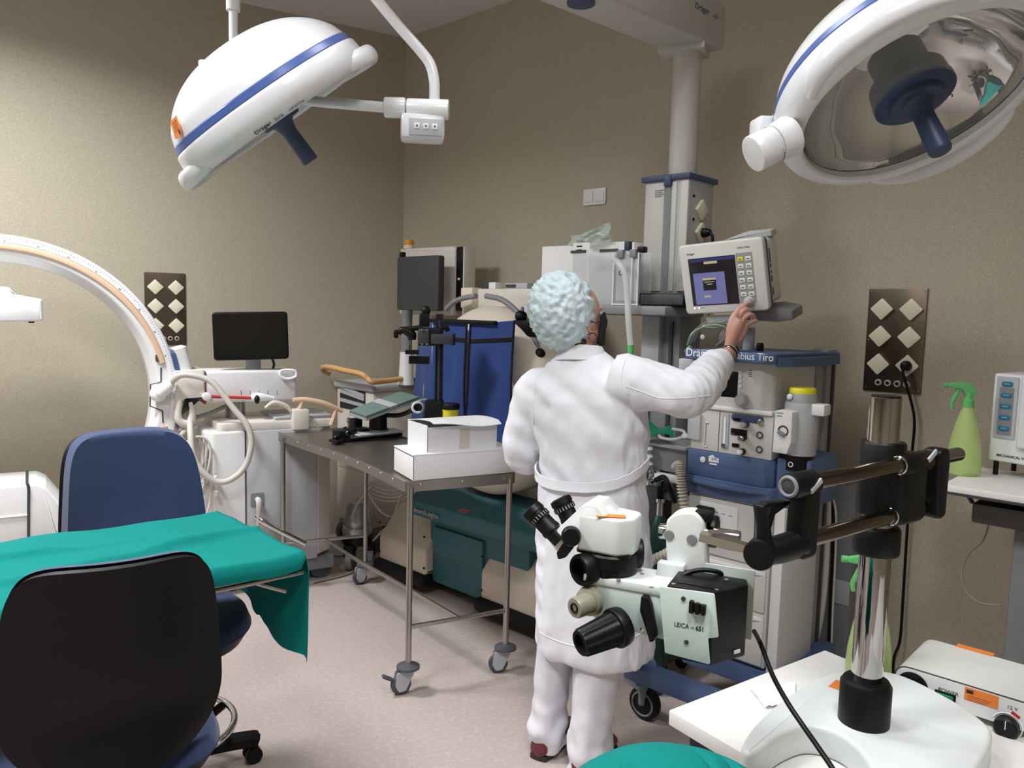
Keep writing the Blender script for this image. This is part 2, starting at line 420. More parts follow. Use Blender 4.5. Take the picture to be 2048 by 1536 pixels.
# ------------------------------------------------------------------ mobile x-ray C-arm by the left wall
cpl = CORNER + NL*0.62
O = on_plane(0, 800, Vector((cpl.x, cpl.y, 0)), NL); O.z = 0
T = thing('c_arm', 'white mobile x-ray arc with tan strip and a black screen, by the wall', 'x-ray machine', O, RZ_L)
FC = Frame(O, RZ_L)
zc = FC.y(0, 800).z; R_out = (FC.y(0, 466).z-zc+FC.y(345, 800).x)/2
def arc_pt(r, a, y=0.0): return Vector((r*math.cos(a), y, zc+r*math.sin(a)))
def arc_sweep(name, sec, a0, a1, n, m, parent=T, angle=38):
    """sec: closed list of (r, y)"""
    rings = [[arc_pt(r, a0+(a1-a0)*i/n, y) for r, y in sec] for i in range(n+1)]
    return MB().loft(rings).build(name, m, parent, angle, fix=True)
A0, A1 = math.radians(-100), math.radians(128)
th = 0.118
body = fillet([(R_out-th, -0.03), (R_out-th*0.72, -0.088), (R_out-0.008, -0.085), (R_out, -0.075), (R_out, 0.085), (R_out-th, 0.085)], [0.02, 0.02, 0.004, 0.004, 0.01, 0.01], 3)
arc_body = arc_sweep('arc_body', body, A0, A1, 72, 'white_plastic')
arc_sweep('scale_band', [(R_out-0.033, -0.083), (R_out-0.033, -0.093), (R_out-0.004, -0.093), (R_out+0.004, -0.085), (R_out+0.004, -0.07), (R_out-0.03, -0.07)], A0, A1, 72, 'white_gloss', arc_body)
arc_sweep('tan_strip', fillet([(R_out-0.062, -0.08), (R_out-0.062, -0.098), (R_out-0.035, -0.098), (R_out-0.035, -0.08)], 0.006, 2), math.radians(14), A1, 60, 'tan', arc_body)
arc_sweep('tan_strip', fillet([(R_out-0.062, -0.08), (R_out-0.062, -0.098), (R_out-0.035, -0.098), (R_out-0.035, -0.08)], 0.006, 2), A0, math.radians(-12), 30, 'tan', arc_body)
m = MB()
for k in range(-8, 128):
    a = math.radians(k*1.0); L = 0.006 if k % 5 else 0.010
    p0, p1 = arc_pt(R_out-0.009, a, -0.0934), arc_pt(R_out-0.009-L, a, -0.0934); d = Vector((-math.sin(a), 0, math.cos(a)))*0.0011
    m.add([p0-d, p0+d, p1+d, p1-d], [(0, 1, 2, 3)])
o = m.build('scale_marks', 'print_grey', arc_body); o['kind'] = 'stuff'
for k in (10, 20, 30, 40, 50, 60, 70, 80):
    a = math.radians(k+6); p = arc_pt(R_out-0.030, a, -0.0936)
    text('scale_number', str(k), 0.013, 'print_grey', arc_body, Matrix.Translation(p) @ Matrix.Rotation(PI/2-a, 4, 'Y') @ Matrix.Rotation(PI/2, 4, 'X') @ Matrix.Translation((-0.012, 0, 0)), 0.0002)
# outlined panel where the cable plugs in
q = [FC.y(*p, -0.088) for p in ((322, 735), (322, 764), (301, 769), (300, 812), (325, 822), (326, 845))]
MB().tube(q, 0.0035, 6, res=1).build('panel_line', 'dark_grey', arc_body)
c = FC.y(318, 716, -0.09); MB().prism(rrect(0.035, 0.035, 0.01, cx=c.x, cy=c.z), 0.008, XZ(-0.088), 0.002).build('strip_clip', 'rubber_grey', arc_body)
# flat detector hanging in the arc, and its mount
d0, d1 = FC.y(84, 600, -0.16), FC.y(86, 643, -0.16)
t_ = MB()
t_.prism(fillet([(d0.x-0.5, d0.z+0.03), (d0.x-0.1, d0.z+0.022), (d0.x, d0.z+0.004), (d0.x+0.002, d1.z+0.008), (d0.x-0.008, d1.z), (d0.x-0.5, d1.z-0.014)], [0, 0.02, 0.012, 0.012, 0.01, 0]), 0.36, XZ(0.2), 0.012, 3)
det = t_.build('detector', 'white_gloss', T)
MB().prism(fillet([(d0.x-0.5, d0.z+0.06), (d0.x-0.13, d0.z+0.055), (d0.x-0.1, d0.z+0.02), (d0.x-0.5, d0.z+0.02)], [0, 0.012, 0.004, 0]), 0.3, XZ(0.17), 0.006).build('detector_cap', 'white_plastic', det)
pt = arc_pt(R_out-0.1, math.radians(112)); MB().bx(d0.x-0.52, d0.x-0.3, -0.09, 0.09, d0.z+0.05, pt.z, 0.02).build('detector_mount', 'white_plastic', T)
MB().cyl((d0.x-0.045, -0.13, d1.z-0.008), (d0.x-0.045, -0.13, d1.z+0.003), 0.012).build('foot_button', 'black', det)
# x-ray tube housing at the lower end, with dark strap
y0 = -0.17
p = [FC.y(*q, y0) for q in ((0, 972), (72, 968), (92, 976), (124, 1012), (124, 1090), (0, 1090))]
tube = MB().prism(fillet([(p[0].x-0.45, p[0].z)]+[(v.x, v.z) for v in p[1:5]]+[(p[0].x-0.45, p[5].z)], [0, 0.02, 0.01, 0.01, 0.01, 0]), 0.34, XZ(0.17), 0.012, 3).build('tube_housing', 'white_plastic', T)
s = FC.y(57, 1010, y0); s2 = FC.y(57, 968, y0); s3 = FC.y(57, 1085, y0)
MB().tube([(s2.x-0.01, 0.12, s2.z+0.004), (s2.x-0.006, -0.165, s2.z+0.004), (s2.x, -0.174, s2.z-0.01), (s.x, -0.175, s.z), (s3.x, -0.175, s3.z)], 0.006, 8, res=2).build('strap', 'dark_grey', tube)
e = FC.y(0, 1034, y0); MB().bx(p[0].x-0.4, s.x-0.006, -0.178, -0.165, e.z-0.006, e.z, 0.002).build('ridge', 'white_gloss', tube)
pa = arc_pt(R_out-0.06, math.radians(-93)); MB().bx(pa.x-0.14, pa.x+0.1, -0.08, 0.08, pa.z-0.02, p[5].z+0.05, 0.02).build('tube_mount', 'white_plastic', T)
# arc holder with blue stripe
arc_sweep('blue_stripe', [(R_out+0.006, -0.105), (R_out+0.022, -0.105), (R_out+0.022, 0.1), (R_out+0.006, 0.1)], math.radians(-11.5), math.radians(16.5), 24, 'blue_paint')
holder = arc_sweep('arc_holder', fillet([(R_out+0.022, -0.1), (R_out+0.085, -0.1), (R_out+0.085, 0.1), (R_out+0.022, 0.1)], [0.0, 0.03, 0.03, 0.0], 4), math.radians(-13), math.radians(17.5), 24, 'white_plastic')
# cross arm
ya = -0.13
P = lambda px, py, y=ya: FC.y(px, py, y)
tl, bl = P(350, 742), P(409, 797)
ca = MB().prism(fillet([(P(352, 742).x, P(352, 742).z), (P(410, 739).x, P(410, 739).z), (P(410, 797).x, P(410, 797).z), (P(372, 800).x, P(372, 800).z), (P(362, 812).x, P(362, 812).z), (P(352, 850).x, P(352, 850).z)], 0.008), 0.26, XZ(0.13), 0.008).build('swivel_block', 'warm_white', T)
x0, x1 = P(410, 740).x, P(594, 750).x; zt, zb = P(500, 742).z, P(500, 804).z
arm = MB().bx(x0+0.004, x1, -0.12, 0.12, zb, zt, 0.012, 3).build('cross_arm', 'white_plastic', T)
MB().bx(x0, x0+0.004, -0.122, 0.122, zb-0.006, zt+0.002).build('red_line', 'red', arm)
a_, b_ = P(418, 793, -0.14), P(505, 796, -0.14)
MB().tube([a_, b_], 0.008, 8).build('red_lever', 'red', arm)
MB().cyl(a_+Vector((-0.012, 0.02, 0)), a_+Vector((-0.012, -0.02, 0)), 0.022, bev=0.004).build('lever_pivot', 'white_gloss', arm)
MB().tube([b_+Vector((-0.005, 0, 0)), b_+Vector((0.03, -0.008, 0.005)), P(548, 797, -0.15)], [0.02, 0.024, 0.012], 10, res=4).build('lever_grip', 'white_gloss', arm)
k = P(514, 799, -0.165); MB().sphere(k, (0.014, 0.016, 0.024)).build('lever_knob', 'black', arm)
for i in range(5):
    q = P(482+i*18, 785, -0.1215); MB().bx(q.x-0.001, q.x+0.001, -0.122, -0.1195, q.z-0.012, q.z+0.012).build('travel_mark', 'print_grey', arm)
q = P(575, 748, -0.13); hp = [(q.x-0.03, -0.135, q.z+0.02), (q.x+0.035, -0.145, q.z+0.018), (q.x+0.04, -0.145, q.z-0.014), (q.x-0.01, -0.14, q.z-0.025), (q.x-0.04, -0.135, q.z-0.005)]
MB().tube(hp, 0.008, 8, closed=True).build('release_handle', 'white_gloss', arm)
# screen on the arm
s0, s1 = FC.y(427, 622, -0.06), FC.y(574, 718, -0.06)
cx, cz, w, h = (s0.x+s1.x)/2, (s0.z+s1.z)/2, (s1.x-s0.x), (s0.z-s1.z)
RM = Matrix.Translation((cx, -0.06, cz)) @ Matrix.Rotation(math.radians(-2), 4, 'Y') @ Matrix.Rotation(math.radians(-14), 4, 'Z')
mon = MB().prism(rrect(w*1.0, h, 0.022, 6), 0.04, RM @ XZ(0.0), 0.006, 3).build('monitor', 'black', T)
MB().prism(rrect(w-0.02, h-0.022, 0.012, 5), 0.001, RM @ XZ(-0.0402)).build('screen', 'black_gloss', mon)
b0, b1 = FC.y(493, 716, 0), FC.y(520, 745, 0)
MB().bx(b0.x, b1.x, -0.03, 0.03, zt-0.005, b0.z+0.03, 0.006).build('monitor_stand', 'light_grey', T)
MB().tube([(b1.x+0.05, 0, b0.z+0.03), (b1.x+0.075, 0, b0.z-0.03), (b1.x+0.07, 0, zt)], 0.007, 8).build('monitor_cable', 'dark_grey', T)
# lift column and cart
c0, c1 = P(450, 812, 0.0), P(490, 842, 0.0)
MB().cyl(((c0.x+c1.x)/2, 0, c1.z-0.05), ((c0.x+c1.x)/2, 0, zb+0.01), (c1.x-c0.x)/2, seg=28).build('lift_column', 'steel', T)
yc = -0.24
Q = lambda px, py: FC.y(px, py, yc)
deck_z = Q(480, 845).z
xa, xb, xc = Q(412, 870).x, Q(490, 870).x, Q(668, 880).x
deck = MB().prism(fillet([(xa+0.06, yc+0.01), (xc+0.03, yc+0.02), (xc+0.03, 0.22), (xa+0.06, 0.22)], 0.04), 0.045, Matrix.Translation((0, 0, deck_z-0.05)), 0.006).build('deck', 'warm_white', T)
q1 = Q(630, 845); MB().bx(q1.x-0.2, q1.x+0.12, yc+0.05, 0.15, deck_z-0.008, deck_z+0.008, 0.003).build('deck_panel', 'light_grey', deck)
zlow = 0.14
front = MB().prism(fillet([(xa, yc+0.05), (xa+0.03, yc), (xb, yc), (xb, 0.2), (xa, 0.2)], [0.03, 0.03, 0.004, 0.004, 0.03]), deck_z-0.045-0.12, Matrix.Translation((0, 0, 0.12)), 0.012, 3).build('front_housing', 'white_plastic', T)
MB().bx(xb+0.006, xc-0.09, yc+0.004, 0.2, zlow, deck_z-0.05, 0.006).build('side_panel', 'light_grey', T)
MB().prism(fillet([(xc-0.09, yc+0.004), (xc, yc+0.07), (xc, 0.2), (xc-0.09, 0.2)], 0.004), deck_z-0.05-zlow-0.02, Matrix.Translation((0, 0, zlow+0.02)), 0.006).build('rear_panel', 'warm_white', T)
MB().bx(xb, xb+0.006, yc+0.006, 0.2, zlow, deck_z-0.05).build('seam', 'dark_grey', T)
MB().bx(xa+0.05, xc+0.02, yc+0.03, 0.2, 0.06, zlow, 0.02).build('chassis', 'mid_grey', T)
for (wx, wy) in ((xa+0.12, yc+0.09), (xc-0.05, yc+0.09), (xa+0.12, 0.16), (xc-0.05, 0.16)):
    wl = MB().cyl((wx, wy-0.02, 0.06), (wx, wy+0.02, 0.06), 0.06, seg=24, bev=0.006).build('wheel', 'rubber_grey', T)
# recessed power inlet with elbow, and grey pipe
q = Q(515, 1000); inl = MB().prism(rrect(0.07, 0.075, 0.012, cx=q.x, cy=q.z), 0.004, XZ(yc+0.006)).build('power_inlet', 'mid_grey', T)
MB().tube([(q.x, yc+0.0, q.z+0.005), (q.x, yc-0.035, q.z-0.005), (q.x-0.005, yc-0.045, q.z-0.06), (q.x-0.01, yc-0.045, q.z-0.14)], [0.014, 0.016, 0.012, 0.007], 10).build('inlet_plug', 'cable_white', inl)
a_, b_ = Q(508, 1030), Q(538, 1048)
MB().tube([a_+Vector((0, -0.03, 0)), (a_+b_)/2+Vector((0, -0.05, 0)), b_+Vector((0, -0.06, 0)), Q(600, 1078)+Vector((0, -0.1, 0))], [0.016, 0.018, 0.014, 0.016], 12).build('pipe_fitting', 'chrome', inl)
# wooden-coloured steering handle and grip lever on the deck
hx = lambda px, py: FC.y(px, py, -0.22)
han = MB().tube([hx(586, 800), hx(612, 800), hx(650, 808), hx(685, 822)], [0.012, 0.016, 0.017, 0.012], 10).build('steering_handle', 'tan', T)
MB().tube([hx(605, 802), hx(598, 818), hx(590, 832)], 0.012, 8).build('handle_leg', 'tan', han)
MB().tube([hx(672, 818), hx(668, 832), hx(662, 850)], 0.012, 8).build('handle_leg', 'tan', han)
MB().bx(hx(583, 830).x, hx(615, 830).x, -0.26, -0.18, hx(590, 858).z, hx(590, 818).z, 0.008).build('handle_bracket', 'warm_white', T)
MB().tube([hx(530, 816), hx(548, 805), hx(572, 812), hx(582, 822)], [0.007, 0.012, 0.012, 0.01], 8).build('brake_lever', 'warm_white', T)
MB().tube([hx(612, 832), hx(622, 840), hx(634, 852), hx(638, 858)], 0.008, 8).build('deck_cable', 'cable_white', T)
# big looped hose from the arc plug to the swivel block
hy = -0.2
hpts = [(322, 786, -0.1), (340, 768, -0.13), (358, 752, -0.2), (378, 750, -0.22), (410, 757, -0.24), (432, 772, -0.26), (468, 818, -0.3), (494, 850, -0.33), (503, 886, -0.34), (490, 933, -0.34), (460, 960, -0.34), (430, 962, -0.33), (402, 940, -0.32), (386, 910, -0.3), (381, 868, -0.26), (380, 842, -0.18)]
MB().tube([FC.y(*p) for p in hpts], 0.0155, 12).build('hose', 'hose_grey', T)
pl_ = MB(); pl_.sphere(FC.y(317, 787, -0.1), (0.042, 0.035, 0.042)); pl_.tube([FC.y(319, 786, -0.115), FC.y(334, 774, -0.13), FC.y(344, 765, -0.14)], [0.036, 0.032, 0.022], 14); pl_.build('hose_plug', 'white_gloss', T)
q = [FC.y(*p, -0.12) for p in ((360, 800), (357, 838), (378, 848), (385, 826), (380, 804))]
MB().tube(q, [0.016, 0.02, 0.022, 0.018, 0.014], 10).build('hose_bracket', 'warm_white', T)
MB().tube([FC.y(*p) for p in ((388, 836, -0.1), (420, 826, -0.08), (452, 812, -0.06))], 0.011, 8).build('lift_hose', 'mid_grey', T)
# cable coil hung on the cart's left
for k in range(7):
    r = 0.07+0.006*k; c = FC.y(397-k, 918+k*2, -0.2)
    pts = [c+Vector((r*0.55*math.cos(a)+0.02*math.sin(2*a+k), -0.01*k+0.01*math.sin(a), r*1.45*math.sin(a))) for a in [i*PI/6+0.1*k for i in range(12)]]
    MB().tube(pts, 0.0062, 7, closed=True, res=3).build('coil_loop', 'cable_white', T)
MB().tube([FC.y(*p) for p in ((385, 985, -0.22), (415, 972, -0.25), (420, 1000, -0.26), (410, 1040, -0.26), (398, 1070, -0.2))], 0.006, 7).build('coil_tail', 'cable_white', T)
MB().tube([FC.y(*p) for p in ((392, 852, -0.1), (370, 862, -0.12), (355, 885, -0.12), (360, 915, -0.15))], 0.012, 8).build('coil_tail', 'hose_grey', T)
for (px, py) in ((431, 955), (433, 985)):
    q = Q(px, py); MB().tube([(q.x, yc, q.z), (q.x-0.01, yc-0.05, q.z), (q.x-0.01, yc-0.055, q.z+0.02)], 0.01, 8).build('coil_hook', 'white_gloss', T)

# ------------------------------------------------------------------ viewing station in the corner
WS = at(745, 1010, 4.72); WS.z = 0
T = thing('viewing_station', 'grey cart with wooden rail and a dark monitor on a pole, in the corner', 'workstation', WS, RZ_R)
FW = Frame(WS, RZ_R)                     # local: x along right wall; left face is y=0, right face is x=0
ztop = FW.y(743, 770, 0).z; wl_ = -FW.y(674, 790, 0).x; dp = FW.x(838, 790, 0).y
dp = min(dp, 0.5)
body = MB().bx(-wl_, 0, 0, dp, 0.16, ztop-0.04, 0.01).build('body', 'warm_white', T)
MB().bx(-wl_-0.02, 0.02, -0.02, dp+0.02, ztop-0.045, ztop, 0.015, 3).build('top', 'light_grey', T)
a_, b_ = FW.y(681, 768, 0), FW.y(731, 800, 0)
b_.z = a_.z-0.15
MB().bx(a_.x, b_.x, -0.004, 0.03, b_.z, a_.z).build('shelf_opening', 'print_dark', body)
for k, (dz, tl_) in enumerate(((0.78, 0.16), (0.62, 0.12), (0.3, 0.06))):
    zz = b_.z+(a_.z-b_.z)*dz
    MB().box(((a_.x+b_.x)/2, -0.006, zz), (b_.x-a_.x-0.012, 0.008, 0.022), Euler((0, tl_, 0)).to_matrix()).build('paper_stack', 'light_grey', body)
MB().bx(-wl_+0.02, -0.02, -0.005, 0.005, 0.5, b_.z-0.06, 0.004).build('lower_door', 'warm_white', body)
q = FW.y(676, 790, 0); MB().tube([(-wl_-0.004, 0.05, ztop-0.09), (-wl_-0.03, 0.05, ztop-0.1), (-wl_-0.03, 0.05, ztop-0.19), (-wl_-0.004, 0.05, ztop-0.2)], 0.007, 8).build('pull_handle', 'black', body)
rl = [FW.y(*p) for p in ((660, 748, -0.02), (646, 740, -0.05), (648, 734, -0.09), (665, 735, -0.12), (690, 741, -0.12), (722, 748, -0.11), (735, 757, -0.09), (745, 764, -0.07))] + [FW.x(*p) for p in ((770, 762, 0.06), (800, 758, 0.05), (824, 757, 0.03))]
MB().tube(rl, 0.017, 10).build('rail', 'wood', T)
MB().tube([FW.x(822, 756, 0.03), FW.x(832, 768, 0.05), FW.x(836, 785, 0.04)], 0.016, 8).build('rail_clamp', 'black', T)
for (wx, wy) in ((-wl_+0.04, 0.05), (-0.04, 0.05), (-wl_+0.04, dp-0.05), (-0.04, dp-0.05)):
    cs = MB().cyl((wx-0.025, wy, 0.07), (wx+0.025, wy, 0.07), 0.07, seg=24, bev=0.008).build('castor', 'rubber_grey', T)
    MB().bx(wx-0.03, wx+0.03, wy-0.04, wy+0.04, 0.1, 0.165, 0.01).build('castor_fork', 'mid_grey', cs)
pc = FW.y(813, 700, 0.22); bz = FW.y(813, 704, 0.22).z
MB().lathe([(0.052, ztop-0.003), (0.046, ztop+0.05), (0.04, bz)], (pc.x, 0.22, 0), (0, 0, 1), 24).build('pole_base', 'white_plastic', T)
MB().cyl((pc.x, 0.22, bz), (pc.x, 0.22, FW.y(813, 610, 0.22).z), 0.034, seg=20).build('pole', 'mid_grey', T)
yb = -0.02
m0, m1 = FW.y(794, 514, 0.10), FW.y(875, 622, 0.10)
mon = MB().prism(rrect(m1.x-m0.x, m0.z-m1.z, 0.015, 5, (m0.x+m1.x)/2, (m0.z+m1.z)/2), 0.05, XZ(0.15), 0.008, 3).build('front_monitor', 'dark_grey', T)
q = FW.y(804, 508, 0.12); MB().bx(q.x-0.014, q.x+0.014, 0.11, 0.14, m0.z-0.01, m0.z+0.03, 0.004).build('camera_block', 'black', mon)
n0, n1 = FW.y(800, 498, 0.24), FW.y(908, 632, 0.24)
mon2 = MB().prism(fillet([(n0.x, n1.z), (n1.x-0.02, n1.z), (n1.x, n1.z+0.08), (n1.x, n0.z-0.02), (n1.x-0.02, n0.z), (n0.x, n0.z)], 0.01), 0.08, XZ(0.32), 0.01).build('rear_monitor', 'warm_white', T)
MB().bx(n1.x-0.002, n1.x+0.06, 0.25, 0.33, n1.z+0.03, n0.z-0.005, 0.006).build('side_vent', 'black', mon2)
MB().bx(n1.x+0.058, n1.x+0.068, 0.25, 0.34, n1.z, n0.z-0.005, 0.003).build('side_trim', 'warm_white', mon2)
q = FW.y(911, 558, 0.25); MB().bx(n1.x+0.02, n1.x+0.035, 0.245, 0.252, q.z-0.006, q.z+0.006).build('vent_mark', 'print_white', mon2)
q = FW.y(934, 570, 0.36); MB().prism(rrect(0.05, 0.28, 0.02, 4, q.x, q.z), 0.03, XZ(0.4), 0.005).build('rear_bracket', 'black', mon2)
q = FW.y(818, 498, 0.27)
la = MB().lathe([(0.034, 0), (0.034, 0.02), (0.03, 0.025)], (q.x, 0.27, n0.z-0.002), (0, 0, 1), 20).build('lamp_foot', 'warm_white', T)
mat('amber', (240, 160, 50), 0.3, trans=0.3)
MB().lathe([(0.03, 0), (0.03, 0.02), (0.026, 0.035), (0, 0.036)], (q.x, 0.27, n0.z+0.02), (0, 0, 1), 20).build('warning_lamp', 'amber', la)

# ------------------------------------------------------------------ portable CT scanner along the right wall
CT = on_z(757, 1112, 0.12); CT.z = 0
T = thing('ct_scanner', 'portable scanner, cream ring on a teal base, hung with blue curtains', 'scanner', CT, RZ_R)
FT = Frame(CT, RZ_R)
mat('curtain_blue', (22, 56, 122), 0.75, bump=0.2, bscale=300, sheen=0.1)
LEN, DEP = 1.34, 0.7
zt0 = FT.y(765, 1072).z; ztop_b = FT.y(815, 1012, 0.12).z
def cream_block(name, x0, x1, w):
    """end block of the base: sloping shoulders, rounded edges"""
    sec = [(-0.0, 0.11), (-0.0, zt0), (0.16, ztop_b+0.01), (0.5, ztop_b+0.01), (DEP, zt0), (DEP, 0.11)]
    return MB().prism(fillet(sec, [0.01, 0.05, 0.04, 0.04, 0.05, 0.01]), x1-x0, Matrix(((0, 0, 1, x0), (1, 0, 0, 0), (0, 1, 0, 0), (0, 0, 0, 1))), 0.02, 3).build(name, 'cream', T)
xl = FT.y(851, 1130).x; xr0 = FT.y(960, 1160).x
for bx0, bx1 in ((0.0, xl), (xr0, LEN)):
    blk = cream_block('corner_block', bx0, bx1, 0)
    MB().bx(bx0-0.02, bx1+0.005, -0.035, DEP+0.03, 0.04, 0.115, 0.03, 3).build('bumper', 'black_matt', blk)
    for k, (dx, zz) in enumerate(((0.012, 0.15), (0.012, 0.32), (bx1-bx0-0.012, 0.15), (bx1-bx0-0.012, 0.32))):
        MB().cyl((bx0+dx, 0.002, zz), (bx0+dx, -0.004, zz), 0.006, seg=10).build('bolt', 'black', blk)
# teal body between
zs = FT.y(823, 1000, 0.1).z
tb = MB().prism(fillet([(0.05, 0.07), (0.05, ztop_b+0.02), (0.09, ztop_b+0.14), (0.6, ztop_b+0.14), (0.65, ztop_b+0.02), (0.65, 0.07)], [0.01, 0.02, 0.03, 0.03, 0.02, 0.01]), LEN-xl-0.2, Matrix(((0, 0, 1, xl-0.03), (1, 0, 0, 0), (0, 1, 0, 0), (0, 0, 0, 1))), 0.015).build('teal_body', 'teal_base', T)
cap = MB().prism(fillet([(0.02, ztop_b+0.0), (0.0, ztop_b+0.09), (0.1, ztop_b+0.17), (0.6, ztop_b+0.17), (0.68, ztop_b+0.08), (0.66, ztop_b)], 0.02), LEN-0.26, Matrix(((0, 0, 1, FT.y(820, 1010).x-0.015), (1, 0, 0, 0), (0, 1, 0, 0), (0, 0, 0, 1))), 0.02, 3).build('teal_cover', 'teal_base', T)
MB().bx(xl+0.02, xr0-0.02, 0.03, 0.06, 0.24, ztop_b-0.03, 0.006).build('access_panel', 'teal_base', T)
q = FT.y(822, 1010, -0.002)
s_ = ztop_b+0.05
text('maker_name', 'NeuroLogica', 0.042, 'light_grey', cap, Matrix.Translation((FT.y(822, 1012, 0.0).x, 0.006, ztop_b+0.028)) @ Matrix.Rotation(math.radians(90+8), 4, 'X'), 0.003)
q = FT.z(930, 1020, ztop_b+0.175); MB().bx(q.x-0.03, q.x+0.03, q.y-0.02, q.y+0.02, ztop_b+0.168, ztop_b+0.173, 0.002).build('red_label', 'red', cap)
# gantry ring: faces the viewer (-y)
gc_lo = FT.y(985, 996, 0.08); gc_hi = FT.y(970, 612, 0.08)
gz = (gc_lo.z+gc_hi.z)/2; gr = (gc_hi.z-gc_lo.z)/2; gx = FT.y(975, 800, 0.1).x-0.02
prof = [(0.24, 0.30), (0.24, 0.02), (0.28, -0.02), (gr-0.09, -0.02), (gr-0.03, 0.01), (gr, 0.07), (gr, 0.26), (gr-0.03, 0.32), (0.28, 0.34), (0.24, 0.30)]
ring = MB(); B_ = 64; V, Fc = [], []
for (r, yy) in prof[:-1]:
    for i in range(B_):
        a = 2*PI*i/B_; V.append((gx+r*math.cos(a), 0.06+yy, gz+r*math.sin(a)))
n_ = len(prof)-1
for k in range(n_):
    for i in range(B_): Fc.append((k*B_+i, k*B_+(i+1) % B_, ((k+1) % n_)*B_+(i+1) % B_, ((k+1) % n_)*B_+i))
ring.add(V, Fc); gan = ring.build('gantry_ring', 'cream', T, fix=True)
MB().bx(gx-0.26, gx+0.26, 0.28, 0.44, ztop_b+0.15, gz-gr+0.2, 0.02).build('gantry_foot', 'cream', T)
# equipment box on top with small devices
t0, t1 = FT.y(948, 578, 0.3), FT.y(1078, 612, 0.3)
tx = MB().bx(t0.x, t1.x, 0.26, 0.46, t1.z-0.02, t0.z, 0.008).build('top_box', 'warm_white', T)
e0 = FT.y(949, 585, 0.25); MB().bx(t0.x-0.02, t0.x+0.07, 0.22, 0.3, t1.z-0.02, t0.z+0.005, 0.008).build('end_cap', 'cream', tx)
q = FT.y(964, 577, 0.3); MB().bx(q.x, q.x+0.05, 0.3, 0.36, t0.z, t0.z+0.035, 0.003).build('display', 'dark_grey', tx)
MB().bx(q.x+0.05, q.x+0.1, 0.3, 0.36, t0.z, t0.z+0.035, 0.003).build('keypad', 'white_plastic', tx)
q = FT.y(1012, 572, 0.32); MB().bx(q.x-0.01, q.x+0.15, 0.32, 0.4, t0.z, t0.z+0.032, 0.004).build('control_unit', 'light_grey', tx)
MB().bx(q.x+0.0, q.x+0.07, 0.316, 0.322, t0.z+0.008, t0.z+0.024).build('control_keys', 'dark_grey', tx)
q0, q1 = FT.y(1048, 612, 0.1), FT.y(1082, 640, 0.1)
wb = MB().bx(q0.x, q0.x+0.16, 0.1, 0.2, q0.z-0.03, q0.z, 0.004).build('side_tray', 'white_plastic', T); MB().bx(q0.x-0.02, q0.x, 0.1, 0.2, q0.z-0.026, q0.z-0.004, 0.003).build('tray_end', 'blue_paint', wb)
# guide bars with black balls
def bar(pts, y): return [FT.y(px, py, y) for px, py in pts]
MB().tube(bar([(893, 618), (908, 604), (928, 596), (952, 592)], 0.16), 0.014, 10).build('guide_bar', 'mid_grey', T)
MB().tube(bar([(972, 592), (1000, 598), (1022, 612), (1040, 630)], 0.14), 0.014, 10).build('guide_bar', 'mid_grey', T)
MB().sphere(FT.y(1042, 633, 0.12), 0.03).build('guide_ball', 'black', T)
MB().tube(bar([(1064, 664), (1072, 685), (1078, 706)], 0.1), 0.014, 10).build('guide_bar', 'mid_grey', T)
MB().sphere(FT.y(1079, 709, 0.1), 0.03).build('guide_ball', 'black', T)
q0, q1 = FT.y(1031, 640, 0.1), FT.y(1074, 674, 0.1)
MB().bx(q0.x, q1.x, 0.08, 0.17, q1.z, q0.z, 0.006).build('bar_clamp', 'black', T)
# curtains
def curtain(px0, px1, top0, top1, bot, name, y=-0.02, lean=0.0):
    a_, b_ = FT.y(px0, top0, y), FT.y(px1, top1, y); zb_ = FT.y((px0+px1)/2, bot, y).z
    def fn(u, v):
        x = a_.x+(b_.x-a_.x)*u; z1 = a_.z+(b_.z-a_.z)*u
        w = 0.010*math.sin(u*9+v*2)*v+0.012*noise.noise(Vector((u*3+px0, v*2.2, 0)))*(0.3+v)
        return (x+lean*v*(1-u)+0.004*math.sin(v*5+u*3), y-w-0.02*v, z1+(zb_-z1)*v)
    c_ = MB().sheet(fn, 26, 40, 0.004).build(name, 'curtain_blue', T, 60)
    z0_ = a_.z
    def tr(u, v):
        p = Vector(fn(u, 0.12+v*0.028)); p.y -= 0.006; return p
    MB().sheet(tr, 26, 2, 0.002).build('trim_band', 'black', c_)
    return c_, fn
c1, f1 = curtain(868, 936, 640, 645, 905, 'curtain'); c2, f2 = curtain(942, 1031, 648, 641, 912, 'curtain')
for c_, fn, u0 in ((c1, f1, 0.985), (c2, f2, 0.0), (c2, f2, 0.985)):
    MB().sheet(lambda u, v: Vector(fn(u0+(0.02 if u0 < 0.5 else 0.0)*u+(0.0 if u0 < 0.5 else 0.03*u), v))+Vector((0, -0.008, 0)), 2, 40, 0.003).build('edge_binding', 'black', c_)
a_ = FT.y(868, 640, -0.02); b_ = FT.y(838, 632, 0.2)
side = MB().sheet(lambda u, v: a_.lerp(b_, u)+Vector((0.0-0.05*v*u, 0.015*math.sin(u*8+v*3)*v, -v*(a_.z-FT.y(868, 905, -0.02).z))), 14, 30, 0.004).build('curtain', 'curtain_blue', T, 60)
MB().sheet(lambda u, v: a_+Vector((0.004*u-0.004, -0.004, -v*(a_.z-FT.y(868, 905, -0.02).z))), 1, 20, 0.003).build('edge_binding', 'print_white', side)
MB().bx(a_.x-0.03, q0.x, -0.045, -0.02, a_.z-0.012, a_.z+0.008, 0.004).build('curtain_rail', 'black', T)
